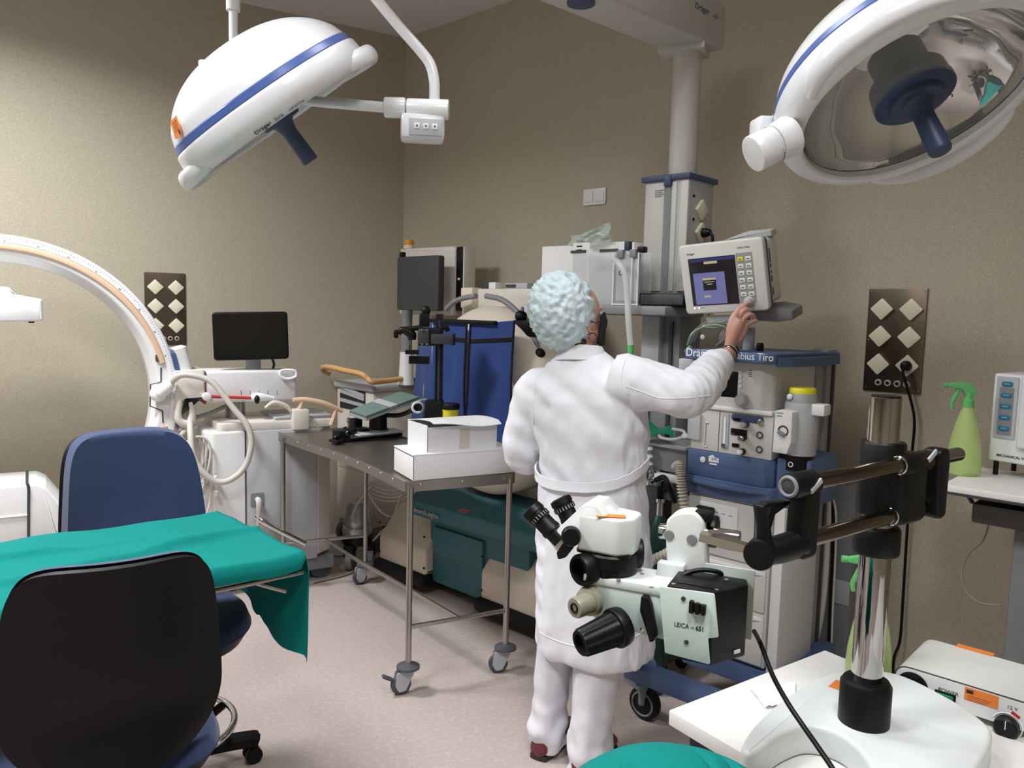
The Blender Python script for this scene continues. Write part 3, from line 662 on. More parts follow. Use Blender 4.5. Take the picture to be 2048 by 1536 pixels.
# ------------------------------------------------------------------ curved steel instrument table
TO = Vector((-0.6, 3.65, 0))
T = thing('instrument_table', 'curved stainless steel table on castors carrying two white boxes', 'table', TO)
Lf = cr([(-1.25, 4.12), (-1.053, 3.856), (-0.778, 3.54), (-0.582, 3.266), (-0.404, 2.979)], 6)
Rt = cr([(-0.80, 4.36), (-0.62, 4.12), (-0.40, 3.82), (-0.18, 3.52), (0.026, 3.19)], 6)
S2 = lambda p: (p[0]-TO.x, p[1]-TO.y)
outl = [S2(p) for p in Rt[::-1]] + [S2(p) for p in Lf]
rad = [0.02]+[0]*(len(Rt)-2)+[0.05, 0.06]+[0]*(len(Lf)-2)+[0.02]
outl = fillet(outl, rad, 5)
ZT = 0.85
top = MB().prism(outl, 0.012, Matrix.Translation((0, 0, ZT-0.012))).build('table_top', 'table_steel', T)
rim = MB(); rim.tube([(p[0], p[1], ZT-0.014) for p in outl], 1.0, closed=True, res=1, sec=[(-0.003, -0.021), (0.003, -0.021), (0.003, 0.021), (-0.003, 0.021)], up=(0, 0, 1)); rim.build('rim', 'table_steel', T, fix=True)
def along(path, d):
    for a, b in zip(path[:-1], path[1:]):
        l = (b-a).length
        if d <= l: return a.lerp(b, d/l), (b-a).normalized()
        d -= l
    return path[-1], (path[-1]-path[-2]).normalized()
for k in range(11):
    p, tdir = along(Lf, 0.06+k*0.124); n = Vector((tdir.y, -tdir.x)); n = n if n.x < 0 else -n
    q = Vector((p.x-TO.x+n.x*0.003, p.y-TO.y+n.y*0.003, ZT-0.006)); MB().lathe([(0.006, 0), (0.005, 0.003), (0, 0.004)], q, (n.x, n.y, 0), 10).build('rivet', 'chrome', T)
fa, fb = Lf[-1], Rt[-1]; fd = (fb-fa).normalized(); fn_ = Vector((fd.y, -fd.x))
for k in (0.12, 0.5, 0.88):
    p = fa.lerp(fb, k); q = Vector((p.x-TO.x+fn_.x*0.003, p.y-TO.y+fn_.y*0.003, ZT-0.008)); MB().lathe([(0.006, 0), (0.005, 0.003), (0, 0.004)], q, (fn_.x, fn_.y, 0), 10).build('rivet', 'chrome', T)
def castor(parent, x, y, z0, ang, brake=False, s=1.0, fork='light_grey'):
    """swivel castor with bumper disc; the wheel trails towards ang"""
    c = MB().lathe([(0.012*s, z0+0.012), (0.046*s, z0), (0.047*s, z0-0.008), (0.03*s, z0-0.014)], (x, y, 0), (0, 0, 1), 24).build('bumper_disc', 'rubber_grey', parent)
    d = Vector((math.cos(ang), math.sin(ang), 0)); n = Vector((-d.y, d.x, 0)); r = 0.041*s
    wc = Vector((x, y, r))+d*0.03*s
    MB().cyl(wc-n*0.012*s, wc+n*0.012*s, r, seg=28, bev=0.006*s).build('wheel', 'rubber_grey', c)
    f = MB()
    for sg in (-1, 1):
        M = Matrix((( d.x, 0, n.x*sg, wc.x+n.x*sg*0.014*s), (d.y, 0, n.y*sg, wc.y+n.y*sg*0.014*s), (0, 1, 0, wc.z), (0, 0, 0, 1)))
        poly = fillet([(-0.055*s, z0-0.012-wc.z), (0.02*s, z0-0.016-wc.z), (0.026*s, 0.0), (0.012*s, -0.026*s), (-0.016*s, -0.022*s)], 0.012*s, 4)
        f.prism(poly, 0.005*s, M)
    f.box((x, y, z0-0.02), (0.035*s, 0.035*s, 0.02*s), ang, 0.004)
    f.build('fork', fork, c, fix=True)
    if brake:
        b0 = wc+d*0.035*s+Vector((0, 0, 0.035*s)); MB().box(b0+d*0.02*s, (0.045*s, 0.026*s, 0.012*s), Matrix.Rotation(ang, 3, 'Z') @ Matrix.Rotation(-0.5, 3, 'Y'), 0.004).build('brake_pedal', 'rubber_grey', c)
legs = {'fl': Vector((-0.385, 2.985)), 'fr': Vector((0.0, 3.185)), 'bl': Vector((-1.19, 4.03)), 'br': Vector((-0.79, 4.21))}
for k, v in legs.items():
    x, y = v.x-TO.x, v.y-TO.y
    MB().cyl((x, y, 0.1), (x, y, ZT-0.012), 0.0125, seg=16).build('leg', 'steel', T)
    castor(T, x, y, 0.112, {'fl': math.radians(205), 'fr': math.radians(190), 'bl': 2.0, 'br': math.radians(215)}[k], k == 'fl')
V3 = lambda v, z: Vector((v.x-TO.x, v.y-TO.y, z))
MB().cyl(V3(legs['fl'], 0.27), V3(legs['fr'], 0.27), 0.0095, seg=12).build('crossbar', 'steel', T)
MB().cyl(V3(legs['bl'], 0.27), V3(legs['br'], 0.27), 0.0095, seg=12).build('crossbar', 'steel', T)
m0 = (legs['bl']+legs['br'])/2; m3 = (legs['fl']+legs['fr'])/2
MB().tube([V3(m0, 0.27), V3(Vector((-0.78, 3.83)), 0.27), V3(Vector((-0.58, 3.58)), 0.27), V3(Vector((-0.39, 3.34)), 0.27), V3(m3, 0.27)], 0.0095, 12).build('long_stretcher', 'steel', T)

# ------------------------------------------------------------------ two white cartons
mat('carton', (236, 236, 238), 0.65, bump=0.03); mat('carton_edge', (60, 58, 58), 0.8)
def carton(name, label, fl, fr, bl, zb, h, group):
    a, b, c = [on_z(*p, zb) for p in (fl, fr, bl)]
    xd = (b-a); w = xd.length; rz = math.atan2(xd.y, xd.x); d = abs((c-a).dot(Vector((-math.sin(rz), math.cos(rz), 0))))
    t = thing(name, label, 'box', a, rz, group); t.location.z = zb
    return t, w, d
t, w, d = carton('carton', 'large shallow white carton lying under the smaller one on the steel table', (826, 962), (1030, 945), (769, 941), ZT+0.008, 0, 'white cartons on the steel table')
h = 0.101
MB().bx(0, w, 0, d, 0, h, 0.002).build('tray', 'carton', t)
MB().bx(-0.001, w+0.001, -0.001, d+0.001, h-0.004, h+0.002, 0.001).build('lid', 'carton', t)
MB().bx(-0.0015, -0.0002, 0.002, d-0.003, h-0.006, h-0.0045).build('lid_gap', 'carton_edge', t); MB().bx(0.0, 0.0025, -0.0012, 0.0, 0.004, h-0.005).build('corner_gap', 'carton_edge', t)
zb2 = ZT+0.008+h+0.002
t, w, d = carton('carton', 'small white carton with a loose lid on top of the larger one', (854, 906), (993, 894), (798, 893), zb2, 0, 'white cartons on the steel table')
h = 0.108
m = MB(); m.bx(0, w, 0, 0.004, 0, h-0.008); m.bx(0, w, d-0.004, d, 0, h); m.bx(0, 0.004, 0.004, d-0.004, 0, h); m.bx(w-0.004, w, 0.004, d-0.004, 0, h); m.bx(0.004, w-0.004, 0.004, d-0.004, 0, 0.004)
m.build('tray', 'carton', t)
def lidf(u, v):
    x = -0.002+u*(w+0.006); y = d-v*(d+0.03)
    z = h+0.003+0.006*math.sin(PI*v)+0.016*(1-u)**2*v-0.02*max(0, v-0.88)*5*(0.6+0.4*u)+0.004*math.sin(u*7)*v
    return (x+0.015*v*(1-u), y, z)
MB().sheet(lidf, 16, 16, -0.003).build('lid', 'carton', t, 60)
MB().bx(0.0, 0.0022, -0.001, 0.0002, 0.003, h-0.01).build('corner_gap', 'carton_edge', t)
MB().bx(w*0.45, w*0.6, -0.0008, 0.0002, 0.004, h-0.02).build('tape', 'warm_white', t)

# ------------------------------------------------------------------ stereotactic positioner: slide base, mount and tilted green head board
HB = on_z(757, 866, ZT)
T = thing('head_positioner', 'tilted green padded board on a black swivel mount on the steel table', 'head rest', HB); FH = Frame(HB)
mat('pad_green', (106, 130, 123), 0.5)
def zl(px, py, h=0.0): return FH.z(px, py, h)
a_, b_ = zl(668, 886), zl(800, 872)
dirr = (b_-a_).normalized(); rzz = math.atan2(dirr.y, dirr.x); mid = (a_+b_)/2
MB().box((mid.x, mid.y, 0.012), ((b_-a_).length, 0.05, 0.016), rzz, 0.002).build('slide_rail', 'black', T)
MB().box((mid.x+0.03, mid.y-0.0, 0.024), ((b_-a_).length*0.72, 0.03, 0.01), rzz, 0.002).build('slide_bar', 'steel', T)
MB().box((mid.x+0.04, mid.y+0.03, 0.034), ((b_-a_).length*0.68, 0.11, 0.008), rzz, 0.001).build('mount_plate', 'light_grey', T)
q = zl(756, 860, 0.04)
m = MB(); m.lathe([(0.055, 0.038), (0.055, 0.046), (0.048, 0.05), (0.046, 0.06), (0.046, 0.12), (0.05, 0.13), (0.05, 0.17)], (q.x, q.y, 0), (0, 0, 1), 28); m.build('swivel_mount', 'black', T)
MB().lathe([(0.057, 0.04), (0.057, 0.046)], (q.x, q.y, 0), (0, 0, 1), 28).build('index_ring', 'steel', T)
for k, (px, py, sx, sy, sz, hz) in enumerate(((683, 882, 0.07, 0.07, 0.05, 0.03), (712, 872, 0.05, 0.05, 0.09, 0.05), (700, 880, 0.03, 0.09, 0.03, 0.05), (722, 876, 0.05, 0.08, 0.05, 0.03), (672, 888, 0.04, 0.08, 0.016, 0.015))):
    c = zl(px, py, 0.0); MB().box((c.x, c.y, hz), (sx, sy, sz), rzz, 0.006).build('slide_carriage', 'black', T)
for (px, py) in ((676, 876), (676, 884), (700, 866)):
    c = FH.y(px, py, zl(690, 886).y-0.02); MB().lathe([(0.012, 0), (0.014, 0.006), (0.014, 0.02), (0.01, 0.024)], c, (-0.7, -0.7, 0), 14).build('adjusting_knob', 'black_gloss', T)
c = FH.y(697, 845, zl(705, 880).y); MB().lathe([(0.008, -0.03), (0.008, 0.0), (0.012, 0.004), (0.012, 0.02), (0.006, 0.026)], c, (0, 0, 1), 14).build('chrome_pin', 'chrome', T)
Y1 = HB.y+q.y
A, B, C, D = [FH.l(at(*p)) for p in ((697, 826, Y1-0.12), (732, 838, Y1-0.16), (842, 797, Y1+0.02), (802, 786, Y1+0.10))]
nb = (B-A).cross(D-A).normalized(); nb = nb if nb.z > 0 else -nb
def board(k0, k1, th0, th1, inset):
    P = [A.lerp(D, k0), B.lerp(C, k0), B.lerp(C, k1), A.lerp(D, k1)]; ctr = sum(P, Vector())/4
    P = [p+(ctr-p)*inset for p in P]
    return [p+nb*th0 for p in P], [p+nb*th1 for p in P]
bd = MB().loft(board(0, 1, -0.012, 0.0, 0)).build('board', 'light_grey', T, fix=True)
MB().loft(board(0.0, 0.46, 0.0, 0.016, 0.04)).build('pad', 'pad_green', T, fix=True); MB().loft(board(0.56, 0.98, 0.0, 0.014, 0.04)).build('pad', 'pad_green', T, fix=True)
MB().loft(board(0.43, 0.57, 0.005, 0.018, 0.0)).build('strap', 'light_grey', T, fix=True)
MB().tube([B.lerp(C, 0.8)+nb*-0.01, B.lerp(C, 1.0)+Vector((0.02, 0, -0.006)), B.lerp(C, 1.08)+Vector((0.03, 0, -0.03)), B.lerp(C, 1.02)+Vector((0.02, 0, -0.06))], 0.006, 8).build('end_hook', 'light_grey', T)
c = FH.l(at(835, 815, Y1-0.05)); MB().ring(c, (0.3, -1, 0.1), 0.026, 0.007, 24, 8).build('scale_ring', 'print_white', T); MB().cyl(c, c+Vector((0.006, 0.02, 0)), 0.024).build('ring_core', 'black', T)
MB().tube([c+Vector((0, 0.02, 0)), FH.l(at(800, 830, Y1)), Vector((q.x, q.y, 0.12))], 0.012, 8).build('ring_arm', 'black', T)

# ------------------------------------------------------------------ black stereotactic post with clamps
PO = at(876, 860, 3.62); PO.z = ZT
T = thing('stereotactic_post', 'black upright post with sliding clamps standing behind the white boxes', 'instrument stand', PO); FP = Frame(PO)
pz = lambda px, py, y=0.0: FP.y(px, py, y)
post = MB().bx(-0.017, 0.017, -0.017, 0.017, 0.0, pz(875, 628).z, 0.002).build('post', 'black', T)
MB().bx(-0.004, 0.004, -0.0178, -0.016, 0.1, pz(875, 640).z).build('post_groove', 'dark_grey', post)
MB().bx(-0.045, 0.07, -0.05, 0.05, 0, 0.02, 0.004).build('foot_plate', 'black', T)
MB().bx(-0.06, 0.022, -0.04, 0.04, 0.018, pz(860, 800).z, 0.006).build('base_block', 'black', T)
c0, c1 = pz(838, 655, -0.03), pz(882, 692, -0.03)
MB().bx(c0.x, c1.x, -0.05, 0.03, c1.z, c0.z, 0.004).build('clamp_carriage', 'black', T)
MB().bx(pz(842, 700).x-0.01, pz(842, 700).x+0.045, -0.06, -0.03, c1.z+0.005, c0.z-0.005, 0.01).build('clamp_face', 'dark_grey', T)
for (px, py) in ((844, 660), (854, 660), (844, 688), (854, 688)):
    p = pz(px, py, -0.06); MB().cyl(p, p+Vector((0, -0.006, 0)), 0.005, seg=10).build('clamp_bolt', 'steel', T)
a_, b_ = pz(862, 668, -0.055), pz(907, 689, -0.055)
MB().bx(a_.x, b_.x, -0.06, -0.03, b_.z, a_.z, 0.003).build('cross_slide', 'dark_grey', T)
MB().bx(b_.x-0.004, b_.x+0.006, -0.064, -0.026, b_.z-0.004, a_.z+0.004, 0.002).build('slide_end', 'black', T)
MB().tube([pz(812, 658, -0.03), pz(845, 655, -0.03)], 0.012, 10, res=2).build('side_arm', 'black', T)
c = pz(850, 640); MB().bx(c.x-0.022, c.x+0.022, -0.03, 0.01, c.z-0.03, c.z+0.03, 0.005).build('top_clamp', 'black', T)
MB().sphere(pz(852, 621, -0.01), 0.022).build('ball_knob', 'black', T)
m = MB(); m.tube([pz(797, 667, -0.03), pz(805, 660, -0.03), pz(822, 668, -0.03), pz(824, 680, -0.03)], [0.012, 0.016, 0.022, 0.018], 12); m.build('ball_joint', 'black', T)
c = pz(796, 668, -0.03); MB().lathe([(0.018, 0), (0.02, 0.005), (0.02, 0.014), (0.016, 0.018)], c, (-1, 0, 0), 14).build('joint_knob', 'black', T)
MB().cyl(pz(816, 690, -0.03), pz(816, 706, -0.03), 0.009, seg=12).build('probe_stem', 'steel', T)
c = pz(824, 704, -0.03); MB().bx(c.x-0.03, c.x+0.03, -0.045, -0.015, c.z-0.01, c.z+0.01, 0.002).build('probe_plate', 'black', T)
a_ = pz(818, 712, -0.02); b_ = pz(845, 728, -0.02); MB().bx(a_.x, b_.x+0.03, -0.03, 0.0, b_.z, a_.z, 0.003).build('lower_bracket', 'black', T)
MB().tube([pz(886, 655, -0.02), pz(893, 655, -0.02), pz(896, 663, -0.02)], 0.011, 8).build('slide_knob', 'black', T)

# ------------------------------------------------------------------ yellow tub behind the cartons
YB = at(901, 840, 3.56); YB.z = ZT
T = thing('sharps_tub', 'small yellow tub with a black lid behind the white boxes', 'tub', YB)
hh = Frame(YB).y(901, 818).z
MB().lathe([(0.03, 0), (0.033, 0.003), (0.037, hh-0.01), (0.039, hh)], (0, 0, 0), (0, 0, 1), 24).build('tub', 'yellow', T)
MB().lathe([(0.041, hh), (0.041, hh+0.02), (0.038, hh+0.026), (0, hh+0.028)], (0, 0, 0), (0, 0, 1), 24).build('lid', 'black', T)

# ------------------------------------------------------------------ silver pedestal with castors and the loose white cables behind the table
SP = Vector((-0.89, 4.5, 0))
T = thing('pedestal_base', 'silver domed pedestal on dark castors behind the steel table', 'pedestal', SP); FS = Frame(SP)
mat('silver_paint', (170, 172, 176), 0.3, 0.6)
MB().lathe([(0.09, 0.19), (0.1, 0.2), (0.105, 0.22), (0.1, 0.245), (0.09, 0.25), (0.096, 0.265), (0.095, 0.29), (0.085, 0.31), (0.08, 0.36), (0.06, 0.39), (0, 0.395)], (0, 0, 0), (0, 0, 1), 28, sx=0.85).build('dome', 'silver_paint', T)
MB().lathe([(0.085, 0.14), (0.09, 0.15), (0.09, 0.185), (0.08, 0.19)], (0, 0, 0), (0, 0, 1), 28).build('skirt', 'black', T)
for k in range(3):
    a = 2.2+k*2*PI/3; x, y = 0.08*math.cos(a), 0.08*math.sin(a)
    MB().cyl((x-0.02, y, 0.055), (x+0.02, y, 0.055), 0.055, seg=24, bev=0.006).build('castor', 'mid_grey', T); MB().bx(x-0.03, x+0.03, y-0.03, y+0.03, 0.07, 0.15, 0.01).build('castor_fork', 'black', T)
def cable(name, label, pts, r, m='cable_white', cat='cable', group=None):
    o = MB().tube(pts, r, 8).build(name, m); base = Vector(pts[0])
    o.data.transform(Matrix.Translation(-base)); o.location = base
    return tag(o, label, cat, group)
g = 'white cables behind the steel table'
cable('cable', 'white cable dropping to the silver pedestal from behind the table leg', [at(752, 968, 4.45), at(742, 972, 4.42), at(720, 1000, 4.42), at(705, 1030, 4.42), at(696, 1062, 4.44), at(690, 1085, 4.45)], 0.006, group=g)
cable('cable', 'white cable sagging in a loop between the table leg and the scanner base', [at(737, 985, 4.45), at(750, 1008, 4.42), at(766, 1026, 4.4), at(785, 1032, 4.4), at(797, 1005, 4.42), at(806, 975, 4.45)], 0.006, group=g)
cable('cable', 'white cable lying in a wide curve on the floor behind the table', [on_z(600, 1098, 0.008), on_z(640, 1108, 0.008), on_z(690, 1110, 0.008), on_z(725, 1098, 0.01), at(745, 1082, 4.5), at(765, 1062, 4.45), at(790, 1040, 4.45)], 0.007, group=g)
coil = MB()
for k in range(4):
    c = at(775, 965+k*4, 4.45); coil.tube([c+Vector(((0.1+0.012*k)*math.cos(a), 0.02*math.sin(a*2), (0.045+0.01*k)*math.sin(a))) for a in [i*PI/5+k for i in range(10)]], 0.006, 7, closed=True, res=3)
co = coil.build('cable_coil', 'cable_white'); co.data.transform(Matrix.Translation(-at(775, 965, 4.45))); co.location = at(775, 965, 4.45); tag(co, 'coil of white cable hanging behind the curved steel table', 'cable', g)
cable('floor_cord', 'thin brown cord lying across the floor beside the table castor', [on_z(628, 1166, 0.004), on_z(665, 1158, 0.004), on_z(700, 1148, 0.004), on_z(735, 1131, 0.004), on_z(748, 1122, 0.004)], 0.004, mat('cord_brown', (96, 78, 68), 0.6), 'cord')
# ------------------------------------------------------------------ ceiling pendant: beam, column, service head, shelf
PC = at(1378, 345, 3.18)                          # front vertical edge of the service head, top
T = thing('ceiling_pendant', 'grey ceiling pendant with beam, round column and tall service head', 'medical pendant', Vector((PC.x, PC.y, CEIL)), RZ_R)
FPn = Frame(Vector((PC.x, PC.y, 0)), RZ_R); ZO = -CEIL
def up(m): return Matrix.Translation((0, 0, ZO))
def pend(mb, name, m, parent=T, **k): mb.v = [(v[0], v[1], v[2]+ZO) for v in mb.v]; return mb.build(name, m, parent, **k)
mat('pendant_white', (196, 194, 190), 0.45)
hx0 = FPn.y(1287, 450).x; hy1 = FPn.x(1425, 450).y; z1 = PC.z; z0 = FPn.y(1370, 588).z
head = pend(MB().bx(hx0, 0, 0, hy1, z0, z1-0.012, 0.006), 'service_head', 'light_grey')
for (ax, bx_, yy) in ((FPn.y(1291, 450).x, FPn.y(1328, 450).x, -0.008), (FPn.y(1342, 450).x, FPn.y(1352, 450).x, -0.006), (FPn.y(1360, 450).x, FPn.y(1376, 450).x, -0.01)):
    pend(MB().bx(ax, bx_, yy, 0.01, z0+0.01, z1-0.03, 0.004), 'front_profile', 'pendant_white', head)
pend(MB().bx(FPn.y(1330, 450).x, FPn.y(1340, 450).x, -0.003, 0.004, z0, z1-0.014), 'front_channel', 'mid_grey', head)
pend(MB().bx(hx0-0.012, 0.012, -0.014, hy1+0.012, z1-0.022, z1, 0.004), 'cap', 'slate_blue', head)
pend(MB().bx(FPn.y(1330, 450).x-0.004, FPn.y(1340, 450).x+0.004, -0.018, 0.0, z1-0.045, z1-0.002, 0.003), 'cap_clip', 'slate_blue', head)
for (px, py, s_) in ((1400, 420, 1), (1399, 466, 0)):
    c = FPn.x(px, py, 0.0); M = Matrix.Translation((0.0, c.y, c.z)) @ Matrix.Rotation(PI/2, 4, 'Z') @ Matrix.Rotation(PI/4, 4, 'Y')
    o = pend(MB().prism(rrect(0.062, 0.062, 0.006), 0.016, M @ XZ(), 0.003), 'socket', 'ivory', head)
    if not s_:
        m = MB().lathe([(0.02, 0.016), (0.019, 0.03), (0.012, 0.05)], (0, c.y, c.z), (1, 0, 0), 16); m.tube([(0.05, c.y, c.z), (0.062, c.y+0.0, c.z-0.03), (0.05, c.y+0.01, c.z-0.14)], 0.006, 8); pend(m, 'plug', 'black', head)
    pend(MB().cyl((0, c.y-0.055, c.z+0.05), (0.004, c.y-0.055, c.z+0.05), 0.006), 'socket_lamp', 'black', head)
q = FPn.y(1310, 383, -0.0085)
for k in range(4): pend(MB().bx(q.x, q.x+0.045-0.01*(k % 2), -0.0092, -0.0078, q.z-0.008*k, q.z+0.004-0.008*k), 'print_line', 'print_grey', head)
# column and beam
cx, cy = (hx0)*0.42, hy1*0.45
zb = FPn.y(1385, 96, cy).z
cr_ = 0.058
col = pend(MB().cyl((cx, cy, z1-0.005), (cx, cy, zb), cr_, seg=32), 'column', 'pendant_white')
pend(MB().box((cx-0.02, cy, zb-0.006), (0.19, 0.15, 0.03), 0.4, 0.006), 'column_collar', 'pendant_white', col)
we = FPn.M @ Vector((cx, cy, zb)); e2 = on_z(1140, 0, we.z); e2 = FPn.l(e2); end = Vector((cx, cy, 0))
bd = Vector((e2.x-cx, e2.y-cy, 0)).normalized(); ba = math.atan2(bd.y, bd.x)
blen = 1.7
beam = pend(MB().box((cx+bd.x*(blen/2-0.12), cy+bd.y*(blen/2-0.12), zb+0.09), (blen, 0.19, 0.17), ba, 0.012, 3), 'beam', 'pendant_white')
pv = (cx+bd.x*(blen-0.3), cy+bd.y*(blen-0.3))
pend(MB().cyl((pv[0], pv[1], zb+0.17), (pv[0], pv[1], CEIL), 0.085, seg=32), 'ceiling_mount', 'pendant_white')
d1 = FPn.z(1162, 5, zb+0.003); pend(MB().cyl((d1.x, d1.y, zb+0.008), (d1.x, d1.y, zb-0.004), 0.05, seg=32, bev=0.002), 'cover_disc', 'slate_blue', beam)
sn = Vector((bd.y, -bd.x, 0)) if Vector((bd.y, -bd.x)).dot(FPn.l(Vector((3, 2, 0))).xy-Vector((cx, cy))) > 0 else Vector((-bd.y, bd.x, 0))
# maker name on the side of the beam that faces the viewer
for sgn in (1, -1):
    nrm = Vector((-bd.y*sgn, bd.x*sgn, 0)); wn = FPn.M.to_3x3() @ nrm
    if wn.y < 0:
        o_ = Vector((cx, cy, zb+0.11+ZO))+bd*0.10+nrm*0.0955; xd = Vector((0, 0, 1)).cross(nrm)*1.0
        M = Matrix(((xd.x, 0, nrm.x, o_.x), (xd.y, 0, nrm.y, o_.y), (0, 1, 0, o_.z), (0, 0, 0, 1)))
        text('maker_name', 'Dräger', 0.035, 'slate_blue', beam, M, 0.0005); text('model_name', 'agila', 0.022, 'print_grey', beam, M @ Matrix.Translation((0.125, 0, 0)), 0.0005)
# shelf and lower trunk
zs = FPn.y(1300, 612, -0.12).z
sx0 = FPn.y(1150, 620, -0.16).x
shelf = pend(MB().bx(sx0, 0.03, -0.17, 0.12, zs-0.04, zs, 0.008), 'shelf', 'mid_grey')
pend(MB().bx(sx0, 0.03, -0.176, -0.168, zs-0.036, zs-0.006, 0.003), 'shelf_rail', 'mid_grey', shelf)
pend(MB().bx(hx0+0.0, -0.02, 0.02, hy1-0.02, 0.75, zs-0.03, 0.006), 'trunk', 'mid_grey')
pend(MB().bx(hx0+0.02, -0.1, -0.012, 0.03, zs-0.26, zs-0.04, 0.004), 'trunk_bracket', 'light_grey')
pend(MB().bx(hx0+0.035, hx0+0.055, 0.008, 0.022, 0.78, zs-0.28), 'trunk_groove', 'dark_grey'); pend(MB().bx(-0.065, -0.05, 0.008, 0.022, 0.78, zs-0.06), 'trunk_groove', 'dark_grey')
# black unit standing on the shelf
q0, q1 = FPn.y(1277, 586, -0.13), FPn.y(1368, 612, -0.13)
W = lambda v: FPn.M @ Vector(v)
o = thing('recorder_unit', 'low black electronic unit on the grey pendant shelf', 'device', W((q0.x, -0.13, zs)), RZ_R)
MB().bx(0, q1.x-q0.x, 0, 0.12, 0, q0.z-zs, 0.006).build('case', 'black', o); MB().bx(0.005, q1.x-q0.x-0.005, -0.003, 0.002, 0.006, q0.z-zs-0.006, 0.002).build('front', 'dark_grey', o)
# white carton standing on the shelf, clear rack in front
q0, q1 = FPn.y(1090, 494, -0.02), FPn.y(1270, 600, -0.02)
o = thing('paper_box', 'tall white box behind the clear rack on the pendant shelf', 'box', W((q0.x, -0.04, zs)), RZ_R)
MB().bx(0, q1.x-q0.x, 0, 0.12, 0.0, q0.z-zs, 0.003).build('carton', 'carton', o)
MB().bx(q1.x-q0.x-0.28, q1.x-q0.x-0.02, -0.006, 0.0, 0.02, q0.z-zs+0.004, 0.001).build('front_flap', 'carton', o)
mat('clear_plastic', (225, 232, 232), 0.12, alpha=0.22); mat('film', (205, 225, 218), 0.25, alpha=0.38, bump=0.6, bscale=40); mat('frosted', (220, 224, 224), 0.35, alpha=0.55)
a_, b_ = FPn.y(1146, 505, -0.15), FPn.y(1277, 606, -0.15); w = b_.x-a_.x; h = a_.z-zs
o = thing('acrylic_rack', 'clear acrylic rack with white edge rods on the pendant shelf', 'rack', W((a_.x, -0.15, zs)), RZ_R)
m = MB(); m.bx(0, w*0.98, 0, 0.003, 0.006, h); m.bx(0, w*0.98, 0.09, 0.093, 0.006, h); m.bx(0, 0.003, 0, 0.09, 0.006, h); m.bx(w*0.64, w*0.64+0.003, 0, 0.09, 0.006, h); m.bx(0, w, 0, 0.093, 0.0, 0.006); m.build('clear_case', 'clear_plastic', o)
for x in (w*0.64, w*0.9, w*0.99): MB().cyl((x, -0.006, 0.0), (x, -0.006, h-0.01), 0.003, seg=8).build('edge_rod', 'print_white', o)
MB().cyl((w*0.64, -0.006, 0.004), (w, -0.006, 0.004), 0.003, seg=8).build('edge_rod', 'print_white', o)
MB().bx(-0.01, w*0.2, -0.004, 0.003, h-0.004, h+0.008).build('top_strip', 'dark_grey', o); MB().bx(w*0.42, w*0.68, -0.004, 0.003, h-0.004, h+0.008).build('top_strip', 'dark_grey', o)
MB().bx(w*0.97, w*1.06, -0.01, 0.02, h-0.012, h+0.012, 0.004).build('end_clip', 'black', o)
for k, x in enumerate((w*0.74, w*0.92)): MB().bx(x-0.018, x+0.012, -0.012, 0.012, h-0.03, h+0.002, 0.003).build('hinge_block', 'mid_grey', o)
MB().bx(w*0.83-0.012, w*0.83+0.012, -0.014, 0.01, h-0.002, h+0.035, 0.003).build('latch', 'navy', o)
text('ce_mark', 'CE', 0.028, 'print_dark', o, TXZ(w*0.70, -0.0008, h*0.55), 0.0003)
for k in range(2): MB().bx(0.02, 0.05, -0.0012, -0.0002, h+0.022-0.016*k, h+0.028-0.016*k).build('label_line', 'print_dark', o)
MB().bx(0.0, 0.09, -0.0004, 0.0, h+0.01, h+0.04).build('label_card', 'carton', o)
MB().bx(w*0.66, w*0.97, 0.002, 0.02, 0.02, h*0.93).build('folded_sheet', 'light_grey', o)
# crumpled film on top
q = FPn.y(1178, 490, -0.08)
def crump(u, v):
    a = FPn.y(1143+u*74, 492-6*u, -0.08); b = FPn.y(1141+u*80, 466-22*u*u+10*math.sin(u*3.2)*(1-u), -0.06)
    p = a.lerp(b, v); k = 0.016*noise.noise(Vector((u*4, v*3, 1.7))); return (p.x+0.4*k, p.y+k*2-0.03*v*math.sin(u*PI), p.z+k)
m = MB().sheet(crump, 16, 10, 0.0008); m.v = [tuple(W(v)) for v in m.v]; b_ = W(q); m.v = [(v[0]-b_.x, v[1]-b_.y, v[2]-b_.z) for v in m.v]
fo = m.build('plastic_bag', 'film'); fo.location = b_; tag(fo, 'crumpled clear plastic bag sticking out above the white box', 'bag')
# translucent suction hose hanging from the rack
hp = [FPn.y(*p) for p in ((1230, 520, -0.19), (1240, 530, -0.21), (1250, 550, -0.21), (1255, 600, -0.21), (1257, 640, -0.22), (1261, 690, -0.22))]
o = thing('suction_hose', 'translucent hose with a green tip hanging from the clear rack', 'hose', W(hp[0]), RZ_R); fo_ = Frame(W(hp[0]), RZ_R)
L_ = [p-hp[0] for p in hp]
MB().tube(L_, [0.012, 0.013, 0.013, 0.0135, 0.013, 0.0125], 14).build('hose', 'frosted', o)
mat('hose_green', (90, 190, 110), 0.4); MB().tube([L_[-1], L_[-1]+Vector((0.002, 0, -0.03)), L_[-1]+Vector((0.003, 0, -0.05))], [0.0125, 0.0115, 0.008], 12).build('tip', 'hose_green', o)

